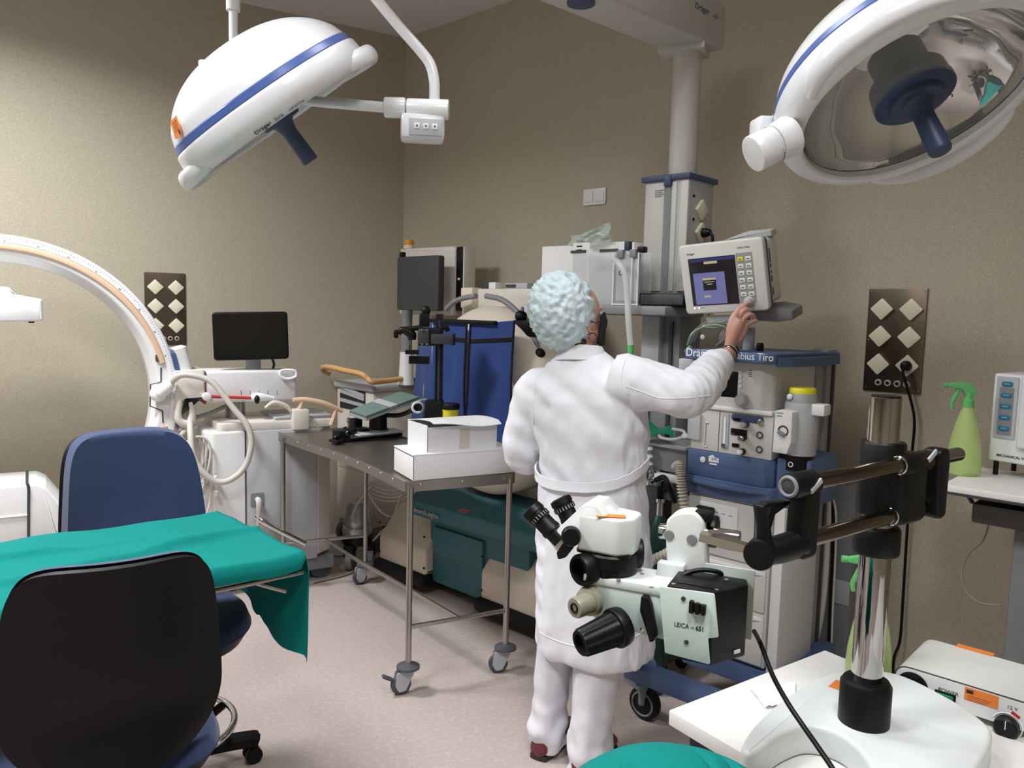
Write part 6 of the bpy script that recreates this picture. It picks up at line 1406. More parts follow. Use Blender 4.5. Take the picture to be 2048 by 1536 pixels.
for zz_, pa, pb in ((zu, ua, ub), (zd_, la_, lb2)):
    c0 = pa+(pb-pa).normalized()*((foot-pa).dot((pb-pa).normalized())-0.02); c1 = c0+(pb-pa).normalized()*0.092
    MB().cyl(c0, c1, 0.0185, seg=24, bev=0.003).build('rail_sleeve', 'scope_black', car); MB().ring(c0, (pb-pa), 0.0145, 0.002, 24, 6).build('sleeve_rim', 'chrome', car)
q = ua+ud*((foot-ua).dot(ud)+0.058)-nr_*0.0; q = q+Vector((0, 0, 0.012))
def tab(p, parent): MB().box(p-nr_*0.018, (0.03, 0.004, 0.009), Matrix.Rotation(an, 3, 'Z') @ Matrix.Rotation(-0.5, 3, 'Y'), 0.001).build('clamp_tab', 'light_grey', parent)
tab(q, car)
# right end plate and left end bracket
re_u = ua+ud*((FS_.z(1870, 917, zu)-ua).dot(ud)); re_l = la_+(lb2-la_)*0.985
M_ = Matrix(((ud.x, 0, -nr_.x, re_u.x+nr_.x*0.0), (ud.y, 0, -nr_.y, re_u.y), (0, 1, 0, 0), (0, 0, 0, 1)))
poly = fillet([(-0.006, zd_-0.02), (0.022, zd_-0.016), (0.024, zu+0.0), (0.018, zu+0.02), (-0.014, zu+0.018), (-0.016, zu-0.012)], 0.012)
MB().prism(poly, 0.034, M_ @ Matrix.Translation((0, 0, -0.017)), 0.006, 3).build('end_plate', 'scope_black', T)
le_u = ua+ud*0.012
br = MB().cyl(ua-ud*0.016, ua+ud*0.045, 0.0195, seg=28, bev=0.004).build('end_clamp', 'scope_black', T)
MB().lathe([(0.0115, 0.0), (0.0095, 0.001)], ua-ud*0.0162, -ud, 24).build('rail_end', 'dark_grey', br); MB().ring(ua-ud*0.016, ud, 0.0135, 0.003, 26, 8).build('end_rim', 'mid_grey', br)
tab(ua+ud*0.025, br)
lbp = la_+(lb2-la_).normalized()*0.01
pj = FS_.z(1524, 1104, zd_-0.006)
MB().prism(fillet([(-0.018, zd_-0.022), (0.02, zd_-0.02), (0.022, zu-0.01), (0.0, zu+0.012), (-0.014, zu-0.01), (-0.016, zd_+0.02)], 0.012), 0.034, Matrix(((ud.x, 0, -nr_.x, ua.x+ud.x*0.022), (ud.y, 0, -nr_.y, ua.y+ud.y*0.022), (0, 1, 0, 0), (0, 0, 0, 1))) @ Matrix.Translation((0, 0, -0.017)), 0.006, 3).build('end_bracket', 'scope_black', T)
MB().tube([ua+ud*0.02+Vector((0, 0, zd_-zu+0.0)), (ua+ud*0.0+Vector((0, 0, zd_-zu-0.004))).lerp(pj, 0.5), pj], [0.021, 0.0205, 0.019], 18).build('elbow', 'scope_black', T)
dj = (FS_.z(1420, 1078, zd_)-pj); dj.z = 0; dj.normalize()
jd = Vector((dj.y, -dj.x, 0)); jd = jd if jd.y < 0 else -jd
jn = MB(); jn.cyl(pj-jd*0.02, pj+jd*0.022, 0.0225, seg=32, bev=0.004); jn.build('joint_drum', 'scope_black', T)
a_, b_ = FS_.y(1530, 1012, pj.y), FS_.y(1562, 1040, pj.y)
MB().tube([pj+Vector((0, 0, 0.02)), pj+Vector((-0.004, -0.0, 0.05)), pj+Vector((-0.004, 0, 0.068))], [0.013, 0.011, 0.014], 12).build('lever_stem', 'scope_black', T)
MB().prism(fillet([(-0.012, -0.03), (0.008, -0.028), (0.016, -0.006), (0.05, 0.006), (0.05, 0.010), (0.0, 0.014), (-0.014, 0.01)], 0.003), 0.016, Matrix.Translation(pj+Vector((0, -0.0, 0.06))) @ XZ(0.008), 0.003).build('clamp_lever', 'scope_black', T)
sb = FS_.z(1400, 1072, zd_+0.006); MB().tube([pj+jd*0.0, pj.lerp(sb, 0.5), sb], 1, res=2, sec=[(-0.009, -0.006), (0.009, -0.006), (0.009, 0.006), (-0.009, 0.006)], up=(0, 0, 1)).build('steel_bar', 'chrome', T, fix=True)
# ---- microscope body, measured in its own frame
SO = at(1330, 1180, 1.16); FM = Frame(SO, math.radians(-25)); I = (T.matrix_world.inverted() @ FM.M)
def part(mb, name, m, parent=T, **k): mb.v = [tuple(I @ Vector(v)) for v in mb.v]; return mb.build(name, m, parent, **k)
Yp = FM.y
# white hanger plate with rounded top and screws
yh = 0.05
hp = [Yp(*p, yh) for p in ((1333, 1150), (1331, 1058), (1338, 1036), (1358, 1026), (1385, 1026), (1402, 1040), (1408, 1062), (1410, 1155))]
part(MB().prism([(v.x, v.y) for v in cr([Vector((p.x, p.z)) for p in hp], 3)], 0.04, XZ(yh+0.04), 0.004, 3), 'hanger', 'scope_white')
for px, py in ((1338, 1070), (1384, 1079)):
    q = Yp(px, py, yh); part(MB().lathe([(0.0085, 0), (0.0075, 0.002), (0, 0.0022)], q, (0, -1, 0), 18), 'cover_screw', 'mid_grey')
a_, b_ = Yp(1320, 1062, yh+0.02), Yp(1334, 1062, yh+0.02); part(MB().cyl(a_, b_+Vector((0.02, 0, 0)), 0.0125, seg=22, bev=0.001), 'shaft_end', 'chrome')
a_, b_ = Yp(1405, 1066, yh+0.02), Yp(1480, 1078, yh+0.02); part(MB().cyl(a_, b_, 0.0125, seg=22, bev=0.001), 'shaft', 'chrome')
q = Yp(1420, 1062, yh+0.045); part(MB().cyl(q+Vector((-0.006, 0, 0)), q+Vector((0.012, 0, 0)), 0.026, seg=28, bev=0.003), 'shaft_collar', 'scope_black')
q = Yp(1410, 1030, yh+0.03); part(MB().bx(q.x-0.018, q.x+0.012, yh+0.01, yh+0.04, q.z-0.008, q.z+0.008, 0.004), 'thumb_lever', 'scope_black')
# main body beam
yb0, yb1 = -0.02, 0.055
bt, bb = Yp(1240, 1170, yb0).z, Yp(1240, 1262, yb0).z
x0, x1 = Yp(1166, 1190, yb0).x, Yp(1325, 1200, yb0).x
part(MB().prism(fillet([(x0, bt), (x0, bt-0.02), (x0+0.004, bt-0.05), (x0+0.03, bb+0.006), (x1, bb), (x1+0.03, bb), (x1+0.03, bt)], [0.003, 0, 0.01, 0.012, 0, 0, 0]), yb1-yb0, XZ(yb1), 0.002), 'body', 'scope_green')
part(MB().bx(x0, x1+0.03, yb0-0.002, yb1+0.002, bt-0.006, bt+0.008, 0.002), 'body_cover', 'scope_white')
for (px, py) in ((1237, 1160), (1284, 1148), (1303, 1175)):
    q = FM.z(px, py, bt+0.008); part(MB().cyl(q, q+Vector((0, 0, 0.001)), 0.0035, seg=12), 'cover_screw', 'mid_grey')
q = Yp(1330, 1140, 0.035); part(MB().bx(q.x-0.012, q.x+0.03, 0.03, 0.05, bt, q.z+0.012, 0.002), 'hanger_lug', 'scope_white')
part(MB().bx(Yp(1333, 1150, yh).x, Yp(1410, 1150, yh).x, 0.045, 0.09, bt, Yp(1333, 1140, yh).z, 0.003), 'hanger_base', 'scope_white')
# lens ports
q = Yp(1183, 1200, yb0-0.002); part(MB().lathe([(0.022, 0), (0.024, 0.004), (0.022, 0.012), (0.015, 0.016)], q, (-0.2, -1, 0.0), 26), 'port_flange', 'old_brass')
q = Yp(1178, 1206, yb0-0.014); part(MB().lathe([(0.0165, 0), (0.0165, 0.028), (0.015, 0.031), (0.0085, 0.031), (0.008, 0.028), (0, 0.028)], q, (-0.45, -0.9, -0.05), 26), 'filter_knob', 'old_brass'); 
e = Vector((-0.45, -0.9, -0.05)).normalized(); q3 = q+e*0.0315; part(MB().ring(q3, e, 0.007, 0.0015, 20, 6), 'knob_ring', 'scope_black'); part(MB().cyl(q3-e*0.004, q3-e*0.001, 0.0065, seg=16), 'knob_centre', 'steel')
k0, k1 = Yp(1232, 1256, yb0-0.02), Yp(1160, 1287, yb0-0.075)
ax = (k1-k0).normalized()
part(MB().cyl(k0-ax*0.014, k0+ax*0.006, 0.030, 0.031, seg=32, bev=0.004), 'focus_collar', 'scope_black')
kb = MB(); n_ = 48; rings = []
B3 = basis(ax); Lk = (k1-k0).length
for (r, h, gr) in ((0.027, 0.004, 0), (0.026, 0.01, 1), (0.0215, Lk-0.004, 1), (0.019, Lk, 0), (0.014, Lk, 0), (0.013, Lk-0.008, 0)):
    rings.append([k0+B3 @ Vector(((r-(0.0022 if gr and (i % 4) >= 2 else 0))*math.cos(2*PI*i/n_), (r-(0.0022 if gr and (i % 4) >= 2 else 0))*math.sin(2*PI*i/n_), h)) for i in range(n_)])
kb.loft(rings); part(kb, 'focus_knob', 'scope_black', angle=25)
# slanted black latch bar
q0, q1, q2, q3 = [Yp(*p, yb0-0.008) for p in ((1283, 1192), (1296, 1194), (1314, 1272), (1300, 1284))]
part(MB().prism(fillet([(q0.x, q0.z), (q1.x, q1.z), (q1.x+0.006, q1.z-0.012), (q2.x, q2.z), (q2.x-0.004, q2.z-0.008), (q3.x, q3.z), (q3.x-0.004, q3.z+0.012), (q0.x-0.001, q0.z-0.022)], 0.002), 0.014, XZ(yb0+0.002), 0.002), 'latch_bar', 'scope_black')
q = Yp(1285, 1259, yb0-0.001); part(MB().cyl(q, q+Vector((0, -0.002, 0)), 0.0035, seg=14), 'pivot', 'chrome')
# lamp house: white front plate, black box, white back plate
yf = -0.045
pp = [Yp(*p, yf) for p in ((1318, 1173), (1429, 1188), (1437, 1275), (1416, 1277), (1420, 1330), (1330, 1306))]
part(MB().prism(fillet([(p.x, p.z) for p in pp], 0.003), 0.003, XZ(yf+0.003), 0.0006), 'front_plate', 'scope_green')
pr = [Yp(*p, yf+0.003) for p in ((1425, 1188), (1437, 1190))]
x0_, x1_ = Yp(1333, 1180, yf+0.004).x, Yp(1427, 1190, yf+0.004).x; zt_, zb2 = Yp(1427, 1186, yf+0.004).z, Yp(1427, 1334, yf+0.004).z
part(MB().prism(fillet([(x0_, yf+0.004), (x1_, yf+0.004), (x1_+0.040, yf+0.062), (x1_+0.034, yf+0.09), (x0_, yf+0.09)], 0.004), zt_-zb2, Matrix.Translation((0, 0, zb2)), 0.003), 'lamp_house', 'scope_black')
part(MB().bx(x0_+0.012, x0_+0.075, yf+0.02, yf+0.03, zt_-0.001, zt_+0.0012), 'vent_slot', 'black'); 
for k, (dx, dy) in enumerate(((0.008, 0.012), (0.07, 0.02), (0.075, 0.07))): part(MB().cyl((x0_+dx, yf+dy, zt_), (x0_+dx, yf+dy, zt_+0.0012), 0.003, seg=10), 'case_screw', 'mid_grey')
for k in range(9): 
    zz_ = zt_-0.012-k*0.0065; part(MB().box((x1_+0.0195, yf+0.034, zz_), (0.0016, 0.056, 0.0016), -math.atan2(0.040, 0.058)), 'cooling_rib', 'black')
q = Yp(1470, 1312, yf+0.045); part(MB().box((x1_+0.031, yf+0.046, zb2+0.012), (0.0016, 0.012, 0.005), -math.atan2(0.040, 0.058)), 'case_mark', 'print_white')
part(MB().prism(fillet([(x1_-0.03, yf+0.09), (x1_+0.045, yf+0.09), (x1_+0.045, yf+0.094), (x1_-0.03, yf+0.094)], 0.001), zt_-zb2-0.002, Matrix.Translation((0, 0, zb2+0.016))), 'back_plate', 'scope_green')
for px, py in ((1367, 1197), (1373, 1284)):
    q = Yp(px, py, yf); part(MB().cyl(q, q+Vector((0, -0.0018, 0)), 0.0033, seg=14), 'plate_screw', 'dark_grey')
q0, q1 = Yp(1380, 1198, yf), Yp(1414, 1230, yf)
gk = MB()
for k in range(3): gk.bx(q0.x+k*0.0085, q0.x+k*0.0085+0.007, yf-0.008, yf, q1.z+0.002*k*0, q0.z-0.002*k, 0.002)
gk.bx(q0.x, q0.x+0.024, yf-0.004, yf, q1.z+0.002, q0.z-0.004); part(gk, 'filter_lever', 'scope_black')
q = Yp(1348, 1252, yf); M0 = I @ TXZ(q.x, yf-0.0003, q.z) 
text('maker_name', 'LEICA', 0.0098, 'print_dark', T, M0, 0.0002, sx=0.85); text('model_letter', 'M', 0.007, 'print_grey', T, I @ TXZ(q.x+0.0245, yf-0.0003, q.z), 0.0002, sx=0.85); text('model_number', '651', 0.0098, 'print_dark', T, I @ TXZ(q.x+0.0315, yf-0.0003, q.z), 0.0002, sx=0.85, bold=0.0002)
# lamp cable over the top and power cable down to the bench
cb = [Yp(1342, 1178, -0.02), Yp(1348, 1165, 0.0), Yp(1370, 1148, 0.02), Yp(1400, 1140, 0.03), Yp(1432, 1143, 0.04), Yp(1448, 1150, 0.05), Yp(1462, 1165, 0.065)]
part(MB().tube(cb, 0.0036, 8), 'lamp_cable', 'black')
# zoom drum under the binocular tube
yd = 0.018
zc_ = Yp(1220, 1160, yd); cx_ = Yp(1222, 1130, yd).x
z_lo, z_hi = bt+0.006, Yp(1220, 1098, yd).z
dr = part(MB().lathe([(0.04, z_lo), (0.041, z_lo+0.002), (0.041, z_lo+0.014), (0.044, z_lo+0.016), (0.044, z_hi-0.003), (0.041, z_hi)], (cx_, yd, 0), (0, 0, 1), 40), 'zoom_drum', 'scope_black')
q = Yp(1180, 1135, yd-0.03); e = Vector((-0.5, -0.86, -0.05)).normalized()
zk = part(MB().lathe([(0.024, 0), (0.025, 0.004), (0.025, 0.024), (0.023, 0.027), (0.019, 0.027), (0.018, 0.012), (0, 0.012)], q+e*-0.004, e, 32), 'zoom_knob', 'scope_black')
q = Yp(1283, 1108, yd+0.02); part(MB().lathe([(0.022, 0), (0.024, 0.004), (0.024, 0.014), (0.021, 0.017)], q-Vector((0.016, 0, 0)), (0.9, 0.4, 0), 28), 'zoom_knob', 'scope_black')
# binocular tube housing
h0 = z_hi+0.001; h1 = Yp(1230, 1036, yd-0.03).z
sh_ = fillet([(cx_-0.045, yd-0.036), (cx_+0.02, yd-0.04), (cx_+0.042, yd-0.02), (cx_+0.042, yd+0.03), (cx_+0.0, yd+0.04), (cx_-0.05, yd+0.036)], [0.004, 0.02, 0.02, 0.02, 0.02, 0.004], 5)
part(MB().prism(sh_, h1-h0, Matrix.Translation((0, 0, h0)), 0.005, 3), 'tube_housing', 'scope_white')
part(MB().prism(fillet([(cx_-0.05, yd-0.036), (cx_+0.038, yd-0.036), (cx_+0.038, yd+0.036), (cx_-0.05, yd+0.036)], 0.015), 0.004, Matrix.Translation((0, 0, h0-0.003))), 'base_gasket', 'scope_black')
# eyepiece block: slants down to the left with sloping face
eb = [Yp(*p, yd-0.036) for p in ((1180, 1020), (1210, 1034), (1196, 1088), (1142, 1100), (1116, 1096), (1095, 1072))]
part(MB().prism(fillet([(p.x, p.z) for p in [Yp(*p, yd-0.036) for p in ((1168, 1008), (1192, 1012), (1216, 1040), (1216, 1092), (1150, 1090), (1118, 1112), (1093, 1078))]], 0.004), 0.074, XZ(yd+0.038), 0.004), 'eyepiece_block', 'scope_white')
q0 = FM.z(1175, 1012, h1+0.004)
part(MB().prism(fillet([(p.x, p.z) for p in [Yp(*p, yd+0.005) for p in ((1180, 1004), (1214, 1008), (1240, 1030), (1240, 1045), (1180, 1045))]], 0.004), 0.03, XZ(yd+0.02), 0.003), 'prism_hood', 'scope_white')
for yy, (ea, eb2) in ((yd-0.026, ((1112, 1070), (1062, 1018))), (yd+0.036, ((1146, 1050), (1120, 998)))):
    A_, B_ = Yp(*ea, yy), Yp(*eb2, yy); ax = (B_-A_).normalized(); Le = (B_-A_).length
    ep = part(MB().lathe([(0.0145, -0.012), (0.0145, 0.006), (0.0165, 0.008), (0.0165, 0.014), (0.0155, 0.016), (0.0155, Le*0.55), (0.0185, Le*0.58), (0.019, Le*0.72), (0.0175, Le*0.74), (0.0175, Le*0.8), (0.019, Le*0.82), (0.018, Le), (0.012, Le+0.002), (0.011, Le-0.004), (0, Le-0.004)], A_, ax, 32), 'eyepiece', 'scope_black')
    mk = MB(); B4 = basis(ax)
    for k in range(22):
        a = 2*PI*k/22; p = A_+ax*(Le*0.65); d = B4 @ Vector((math.cos(a), math.sin(a), 0)); tt = ax.cross(d)
        c = p+d*0.0191; mk.add([c-tt*0.0005-ax*0.003, c+tt*0.0005-ax*0.003, c+tt*0.0005+ax*0.003, c-tt*0.0005+ax*0.003], [(0, 1, 2, 3)])
    part(mk, 'dioptre_marks', 'light_grey', ep)['kind'] = 'stuff'
q = Yp(1142, 1070, yd-0.04); e = Vector((0.35, -0.9, 0.1)).normalized(); part(MB().lathe([(0.014, 0), (0.0155, 0.003), (0.0155, 0.016), (0.013, 0.02), (0, 0.02)], q, e, 26), 'pupil_knob', 'scope_black')
part(MB().prism(fillet([(p.x, p.z) for p in [Yp(*p, yd-0.04) for p in ((1134, 1075), (1148, 1078), (1146, 1096), (1132, 1114), (1118, 1118), (1115, 1104))]], 0.003), 0.012, XZ(yd-0.034), 0.002), 'pupil_lever', 'scope_black')
q = FM.z(1222, 1032, h1+0.0012); part(MB().box((q.x, q.y, h1+0.0015), (0.045, 0.016, 0.0012), 0.35), 'orange_label', 'orange')
# power cable from the lamp house to the front of the bench
pc = [Yp(1462, 1165, 0.065)]
P0 = FM.M @ Yp(1508, 1262, 0.06)
pts = [P0, at(1522, 1290, 1.17), at(1545, 1350, 1.12), at(1575, 1405, 1.07), at(1605, 1450, 1.04), at(1640, 1500, 1.0), at(1670, 1545, 0.97), at(1700, 1600, 0.94)]
IW = T.matrix_world.inverted(); MB().tube([IW @ p for p in pts], 0.0037, 10).build('power_cable', 'black', T)

# ------------------------------------------------------------------ light source box on the bench
LS = on_z(1782, 1395, ZB)+NR*0.014
T = thing('light_source', 'off-white light source box with black dial and orange stickers on the bench', 'device', (LS.x, LS.y, ZB), RZ_R+math.radians(1))
FL = Frame(Vector((LS.x, LS.y, ZB)), RZ_R+math.radians(1)); Lp = FL.y
mat('box_white', (214, 214, 210), 0.4)
hL = Lp(1810, 1332).z; wL = max(0.30, Lp(2048, 1420).x+0.04)
zf = 0.012
dL = max(0.12, FL.z(1905, 1290, hL).y)
out = [(0, zf+0.0), (0, hL), (wL, hL), (wL, zf)]
rr_ = hL*0.42
prof = fillet([(0, zf), (wL, zf), (wL, hL), (0, hL)], [0.012, 0.012, rr_, rr_], 8)
body = MB().prism(prof, dL, XZ(dL), 0.0).build('case', 'box_white', T)
MB().prism(fillet([(0.002, zf+0.002), (wL-0.002, zf+0.002), (wL-0.002, hL-0.002), (0.002, hL-0.002)], [0.012, 0.012, rr_, rr_], 8), 0.0025, XZ(0.0)).build('front_panel', 'white_plastic', T)
MB().tube([(p[0], -0.0005, p[1]) for p in prof], 0.0012, 6, closed=True, res=1).build('panel_seam', 'dark_grey', T)
q = Lp(1825, 1368, -0.003); MB().lathe([(0.03, 0), (0.03, 0.003), (0.027, 0.004), (0, 0.002)], (q.x, -0.0025, q.z-0.006), (0, -1, 0), 36).build('light_port', 'black', T)
q = Lp(1890, 1393, -0.003); sw = MB().bx(q.x-0.019, q.x+0.019, -0.005, 0.0, q.z-0.011, q.z+0.009, 0.002).build('switch_frame', 'black', T); MB().bx(q.x-0.015, q.x+0.015, -0.008, -0.003, q.z-0.007, q.z+0.005, 0.002).build('power_switch', mat('switch_green', (30, 130, 80), 0.4), sw)
q = Lp(1876, 1377, -0.003); text('switch_label', 'POWER', 0.0105, 'print_dark', T, TXZ(q.x, -0.0029, q.z-0.004), 0.0002)
a_, b_ = Lp(1930, 1373, -0.003), Lp(1996, 1415, -0.003); st = MB().bx(a_.x, b_.x, -0.0036, -0.0022, Lp(1930, 1398, -0.003).z+0.0, a_.z, 0.0).build('orange_sticker', 'orange', T)
MB().bx(a_.x+0.003, a_.x+0.015, -0.0039, -0.0032, a_.z-0.011, a_.z-0.004).build('sticker_logo', 'print_dark', st)
for k in range(3): MB().bx(a_.x+0.006, b_.x-0.012-0.004*k, -0.0039, -0.0032, a_.z-0.016-k*0.004, a_.z-0.0148-k*0.004).build('sticker_line', mat('sticker_print', (170, 84, 34), 0.6), st)
q = Lp(2014, 1452, -0.003); kn = MB().lathe([(0.0205, 0), (0.0215, 0.002), (0.0205, 0.016), (0.017, 0.019), (0, 0.019)], (q.x, -0.0025, q.z), (0, -1, 0), 30).build('dial', 'black', T)
MB().bx(q.x-0.0007, q.x+0.0007, -0.0222, -0.0212, q.z, q.z+0.017).build('dial_mark', 'print_white', kn); MB().ring((q.x, -0.003, q.z), (0, 1, 0), 0.0245, 0.0012, 28, 6, 0.4, 4.6).build('dial_arc', 'print_white', T)
MB().box((q.x+0.012, -0.003, q.z+0.026), (0.015, 0.001, 0.006), Matrix.Rotation(0.5, 3, 'Y')).build('red_mark', 'red', T); text('dial_label', '12 V', 0.0095, 'print_dark', T, TXZ(q.x-0.003, -0.0029, q.z+0.034), 0.0002)
q = FL.z(1950, 1300, hL+0.0005); MB().box((q.x, q.y, hL+0.0006), (0.07, 0.02, 0.001), 0.0).build('orange_sticker', 'orange', T)
for x in (0.03, wL-0.03):
    for y in (0.02, dL-0.02): MB().cyl((x, y, 0), (x, y, zf+0.002), 0.008, seg=12).build('foot', 'black', T)

# ------------------------------------------------------------------ spray bottles
mat('bottle_green', (216, 240, 160), 0.25, trans=0.5, alpha=0.8); mat('trigger_green', (110, 196, 120), 0.4, trans=0.2)
def spray(label, base, H, rz):
    t = thing('spray_bottle', label, 'spray bottle', base, rz, 'green spray bottles')
    s = H/0.30
    MB().lathe([(0.045*s, 0), (0.049*s, 0.004*s), (0.050*s, 0.03*s), (0.0475*s, 0.07*s), (0.040*s, 0.12*s), (0.029*s, 0.17*s), (0.018*s, 0.205*s), (0.0135*s, 0.22*s)], (0, 0, 0), (0, 0, 1), 32).build('bottle', 'bottle_green', t)
    MB().lathe([(0.0165*s, 0.213*s), (0.0165*s, 0.235*s), (0.012*s, 0.24*s), (0.011*s, 0.258*s)], (0, 0, 0), (0, 0, 1), 20).build('cap', 'trigger_green', t)
    MB().prism(fillet([(0.02*s, 0.25*s), (0.022*s, 0.262*s), (0.005*s, 0.288*s), (-0.03*s, 0.292*s), (-0.06*s, 0.286*s), (-0.064*s, 0.275*s), (-0.02*s, 0.268*s), (-0.012*s, 0.25*s)], 0.006*s), 0.018*s, XZ(0.009*s), 0.003*s).build('spray_head', 'trigger_green', t)
    MB().tube([(-0.03*s, 0, 0.272*s), (-0.036*s, 0, 0.25*s), (-0.046*s, 0, 0.225*s), (-0.044*s, 0, 0.205*s)], [0.006*s, 0.007*s, 0.006*s, 0.005*s], 8).build('trigger', 'trigger_green', t)
    MB().cyl((-0.062*s, 0, 0.28*s), (-0.074*s, 0, 0.28*s), 0.008*s, seg=14).build('nozzle', 'trigger_green', t)
    return t
sb = at(1735, 1350, 1.622); spray('green spray bottle half hidden behind the chrome microscope column', Vector((sb.x, sb.y, ZB)), 0.275, math.radians(-10))
# ------------------------------------------------------------------ small white table by the right wall, with device and bottle
TR = at(1884, 950, 2.55); ZR = at(1930, 955, 2.5).z
T = thing('side_table', 'white topped side table on a grey leg by the right wall', 'table', (TR.x, TR.y, 0), RZ_R)
FR = Frame(Vector((TR.x, TR.y, 0)), RZ_R)
c0 = FR.z(1886, 968, ZR); c1 = FR.z(1900, 938, ZR)
y0 = c0.y; y1 = y0+0.42
x0 = c0.x-0.005
MB().bx(x0, x0+0.95, y0, y1, ZR-0.022, ZR, 0.004).build('table_top', 'laminate', T)
MB().bx(x0, x0+0.95, y0+0.001, y1, ZR-0.03, ZR-0.022, 0.001).build('edge_strip', 'dark_grey', T)
mat('smoke_plastic', (48, 44, 42), 0.3)
a_, b_ = FR.y(1945, 1000, y0+0.03), FR.y(1945, 1045, y0+0.03)
MB().bx(a_.x, x0+0.9, y0+0.03, y0+0.3, b_.z, ZR-0.05, 0.006).build('hanging_box', 'smoke_plastic', T)
MB().tube([FR.y(1905, 984, y0+0.02), FR.y(1930, 986, y0+0.03), FR.y(1945, 1005, y0+0.05)], 0.006, 8).build('box_bracket', 'dark_grey', T)
a_ = FR.y(2032, 1200, y0+0.1); MB().bx(a_.x-0.02, a_.x+0.05, y0+0.1, y0+0.17, 0.04, ZR-0.03, 0.006).build('leg', 'mid_grey', T)
MB().bx(a_.x-0.2, a_.x+0.25, y0+0.02, y0+0.3, 0.0, 0.05, 0.01).build('foot', 'mid_grey', T)
# thin clear tube looping down the wall
q = [FR.y(*p, y0+0.25) for p in ((1978, 1048), (1965, 1082), (1940, 1105), (1924, 1140), (1930, 1180), (1960, 1205), (2000, 1210))]
o = MB().tube([p-q[0] for p in q], 0.003, 8).build('drip_tube', mat('tube_pink', (168, 142, 128), 0.4)); o.matrix_world = FR.M @ Matrix.Translation(q[0]); tag(o, 'thin clear tube looping down the wall under the side table', 'tube')
# device with blue keys
D0 = FR.z(1975, 946, ZR)
T = thing('respirator', 'white bedside device with a column of blue keys on the side table', 'medical device', FR.M @ Vector((D0.x, D0.y-0.02, ZR)), RZ_R-math.radians(12))
FD = Frame(FR.M @ Vector((D0.x, D0.y-0.02, ZR)), RZ_R-math.radians(12)); Dp = FD.y
zb0 = Dp(1990, 922).z; zt0 = Dp(1990, 746).z; wD = 0.3
body = MB().bx(0, wD, 0, 0.18, zb0, zt0, 0.008, 3).build('case', 'white_plastic', T)
for x in (0.02, wD-0.03):
    for y in (0.02, 0.15): MB().cyl((x, y, 0), (x, y, zb0+0.004), 0.008, seg=10).build('foot', 'black', T)
MB().bx(0.1, wD-0.02, 0.05, 0.13, 0.0, zb0+0.002, 0.01).build('stand', 'dark_grey', T)
a_, b_ = Dp(1995, 752, -0.003), Dp(2028, 880, -0.003)
kp = MB().prism(rrect(b_.x-a_.x, a_.z-b_.z, 0.004, 3, (a_.x+b_.x)/2, (a_.z+b_.z)/2), 0.004, XZ(0.0), 0.001).build('keypad', 'light_grey', T)
mat('key_blue', (34, 112, 150), 0.4)
MB().bx(a_.x+0.011, b_.x-0.011, -0.0052, -0.0035, b_.z+0.012, a_.z-0.035).build('key_panel', 'mid_grey', kp)
for k in range(5):
    z = Dp(2012, 768+k*22.4, -0.004).z; xm = (a_.x+b_.x)/2
    ky = MB().prism(rrect(0.034, 0.017, 0.0082, 5, xm, z), 0.003, XZ(-0.004), 0.001).build('key', 'key_blue', kp); MB().bx(xm-0.009, xm+0.008, -0.0076, -0.0068, z-0.001, z+0.001).build('key_mark', 'light_grey', ky)
MB().bx(b_.x+0.012, wD-0.02, -0.02, 0.0, Dp(2030, 895).z, zt0+0.004, 0.008, 3).build('front_module', 'white_plastic', T)
MB().bx(b_.x+0.04, wD-0.03, -0.024, -0.018, Dp(2030, 880).z, Dp(2030, 815).z, 0.003).build('display', 'light_grey', T)
MB().tube([(b_.x+0.01, 0.06, zt0), (b_.x+0.02, 0.06, zt0+0.015), (b_.x+0.05, 0.06, zt0+0.025), (wD, 0.06, zt0+0.025)], 0.008, 8).build('carry_handle', 'white_plastic', T)
q = Dp(1992, 908, 0.0); text('maker_line', 'MECHANICAL VENT', 0.0115, 'print_dark', T, TXZ(q.x+0.001, -0.0004, q.z-0.006), 0.0003, bold=0.0003)
# spray bottle
sb = FR.z(1925, 948, ZR); spray('green spray bottle standing on the white side table by the wall', FR.M @ sb, 0.315, RZ_R+math.radians(30))
# ------------------------------------------------------------------ person in white coat reaching for the monitor
PB = Vector((0.235, 2.6, 0))
T = thing('person', 'person in white coat, pale blue cap and black mask touching the monitor', 'person', PB)
mat('skin', (206, 158, 142), 0.5, var=0.06, vscale=40); mat('coat_white', (232, 233, 240), 0.85, bump=0.12, bscale=500, sheen=0.1); mat('trouser_white', (222, 221, 228), 0.85, bump=0.12, bscale=500)
mat('cap_blue', (198, 214, 220), 0.6, var=0.10, vscale=60, bump=0.6, bscale=120); mat('shoe_maroon', (104, 44, 48), 0.5); mat('mask_black', (22, 24, 32), 0.75); mat('hair_dark', (70, 48, 40), 0.7); mat('gold', (214, 190, 160), 0.2, 1.0)
L = lambda v: Vector(v)-PB
FD_ = Vector((0.5, 0.866, 0))                 # torso looks away from the viewer, to the right
SD_ = Vector((0.866, -0.5, 0))                # her right-hand side
def ering(c, a, b, sd=SD_, fd=FD_, n=28, p=2.3, up=None):
    out = []
    for i in range(n):
        t = 2*PI*i/n; ct, st = math.cos(t), math.sin(t)
        out.append(Vector(c)+sd*(a*math.copysign(abs(ct)**(2/p), ct))+fd*(b*math.copysign(abs(st)**(2/p), st)))
    return out
def zY(py, Y=2.6, px=1165): return at(px, py, Y).z
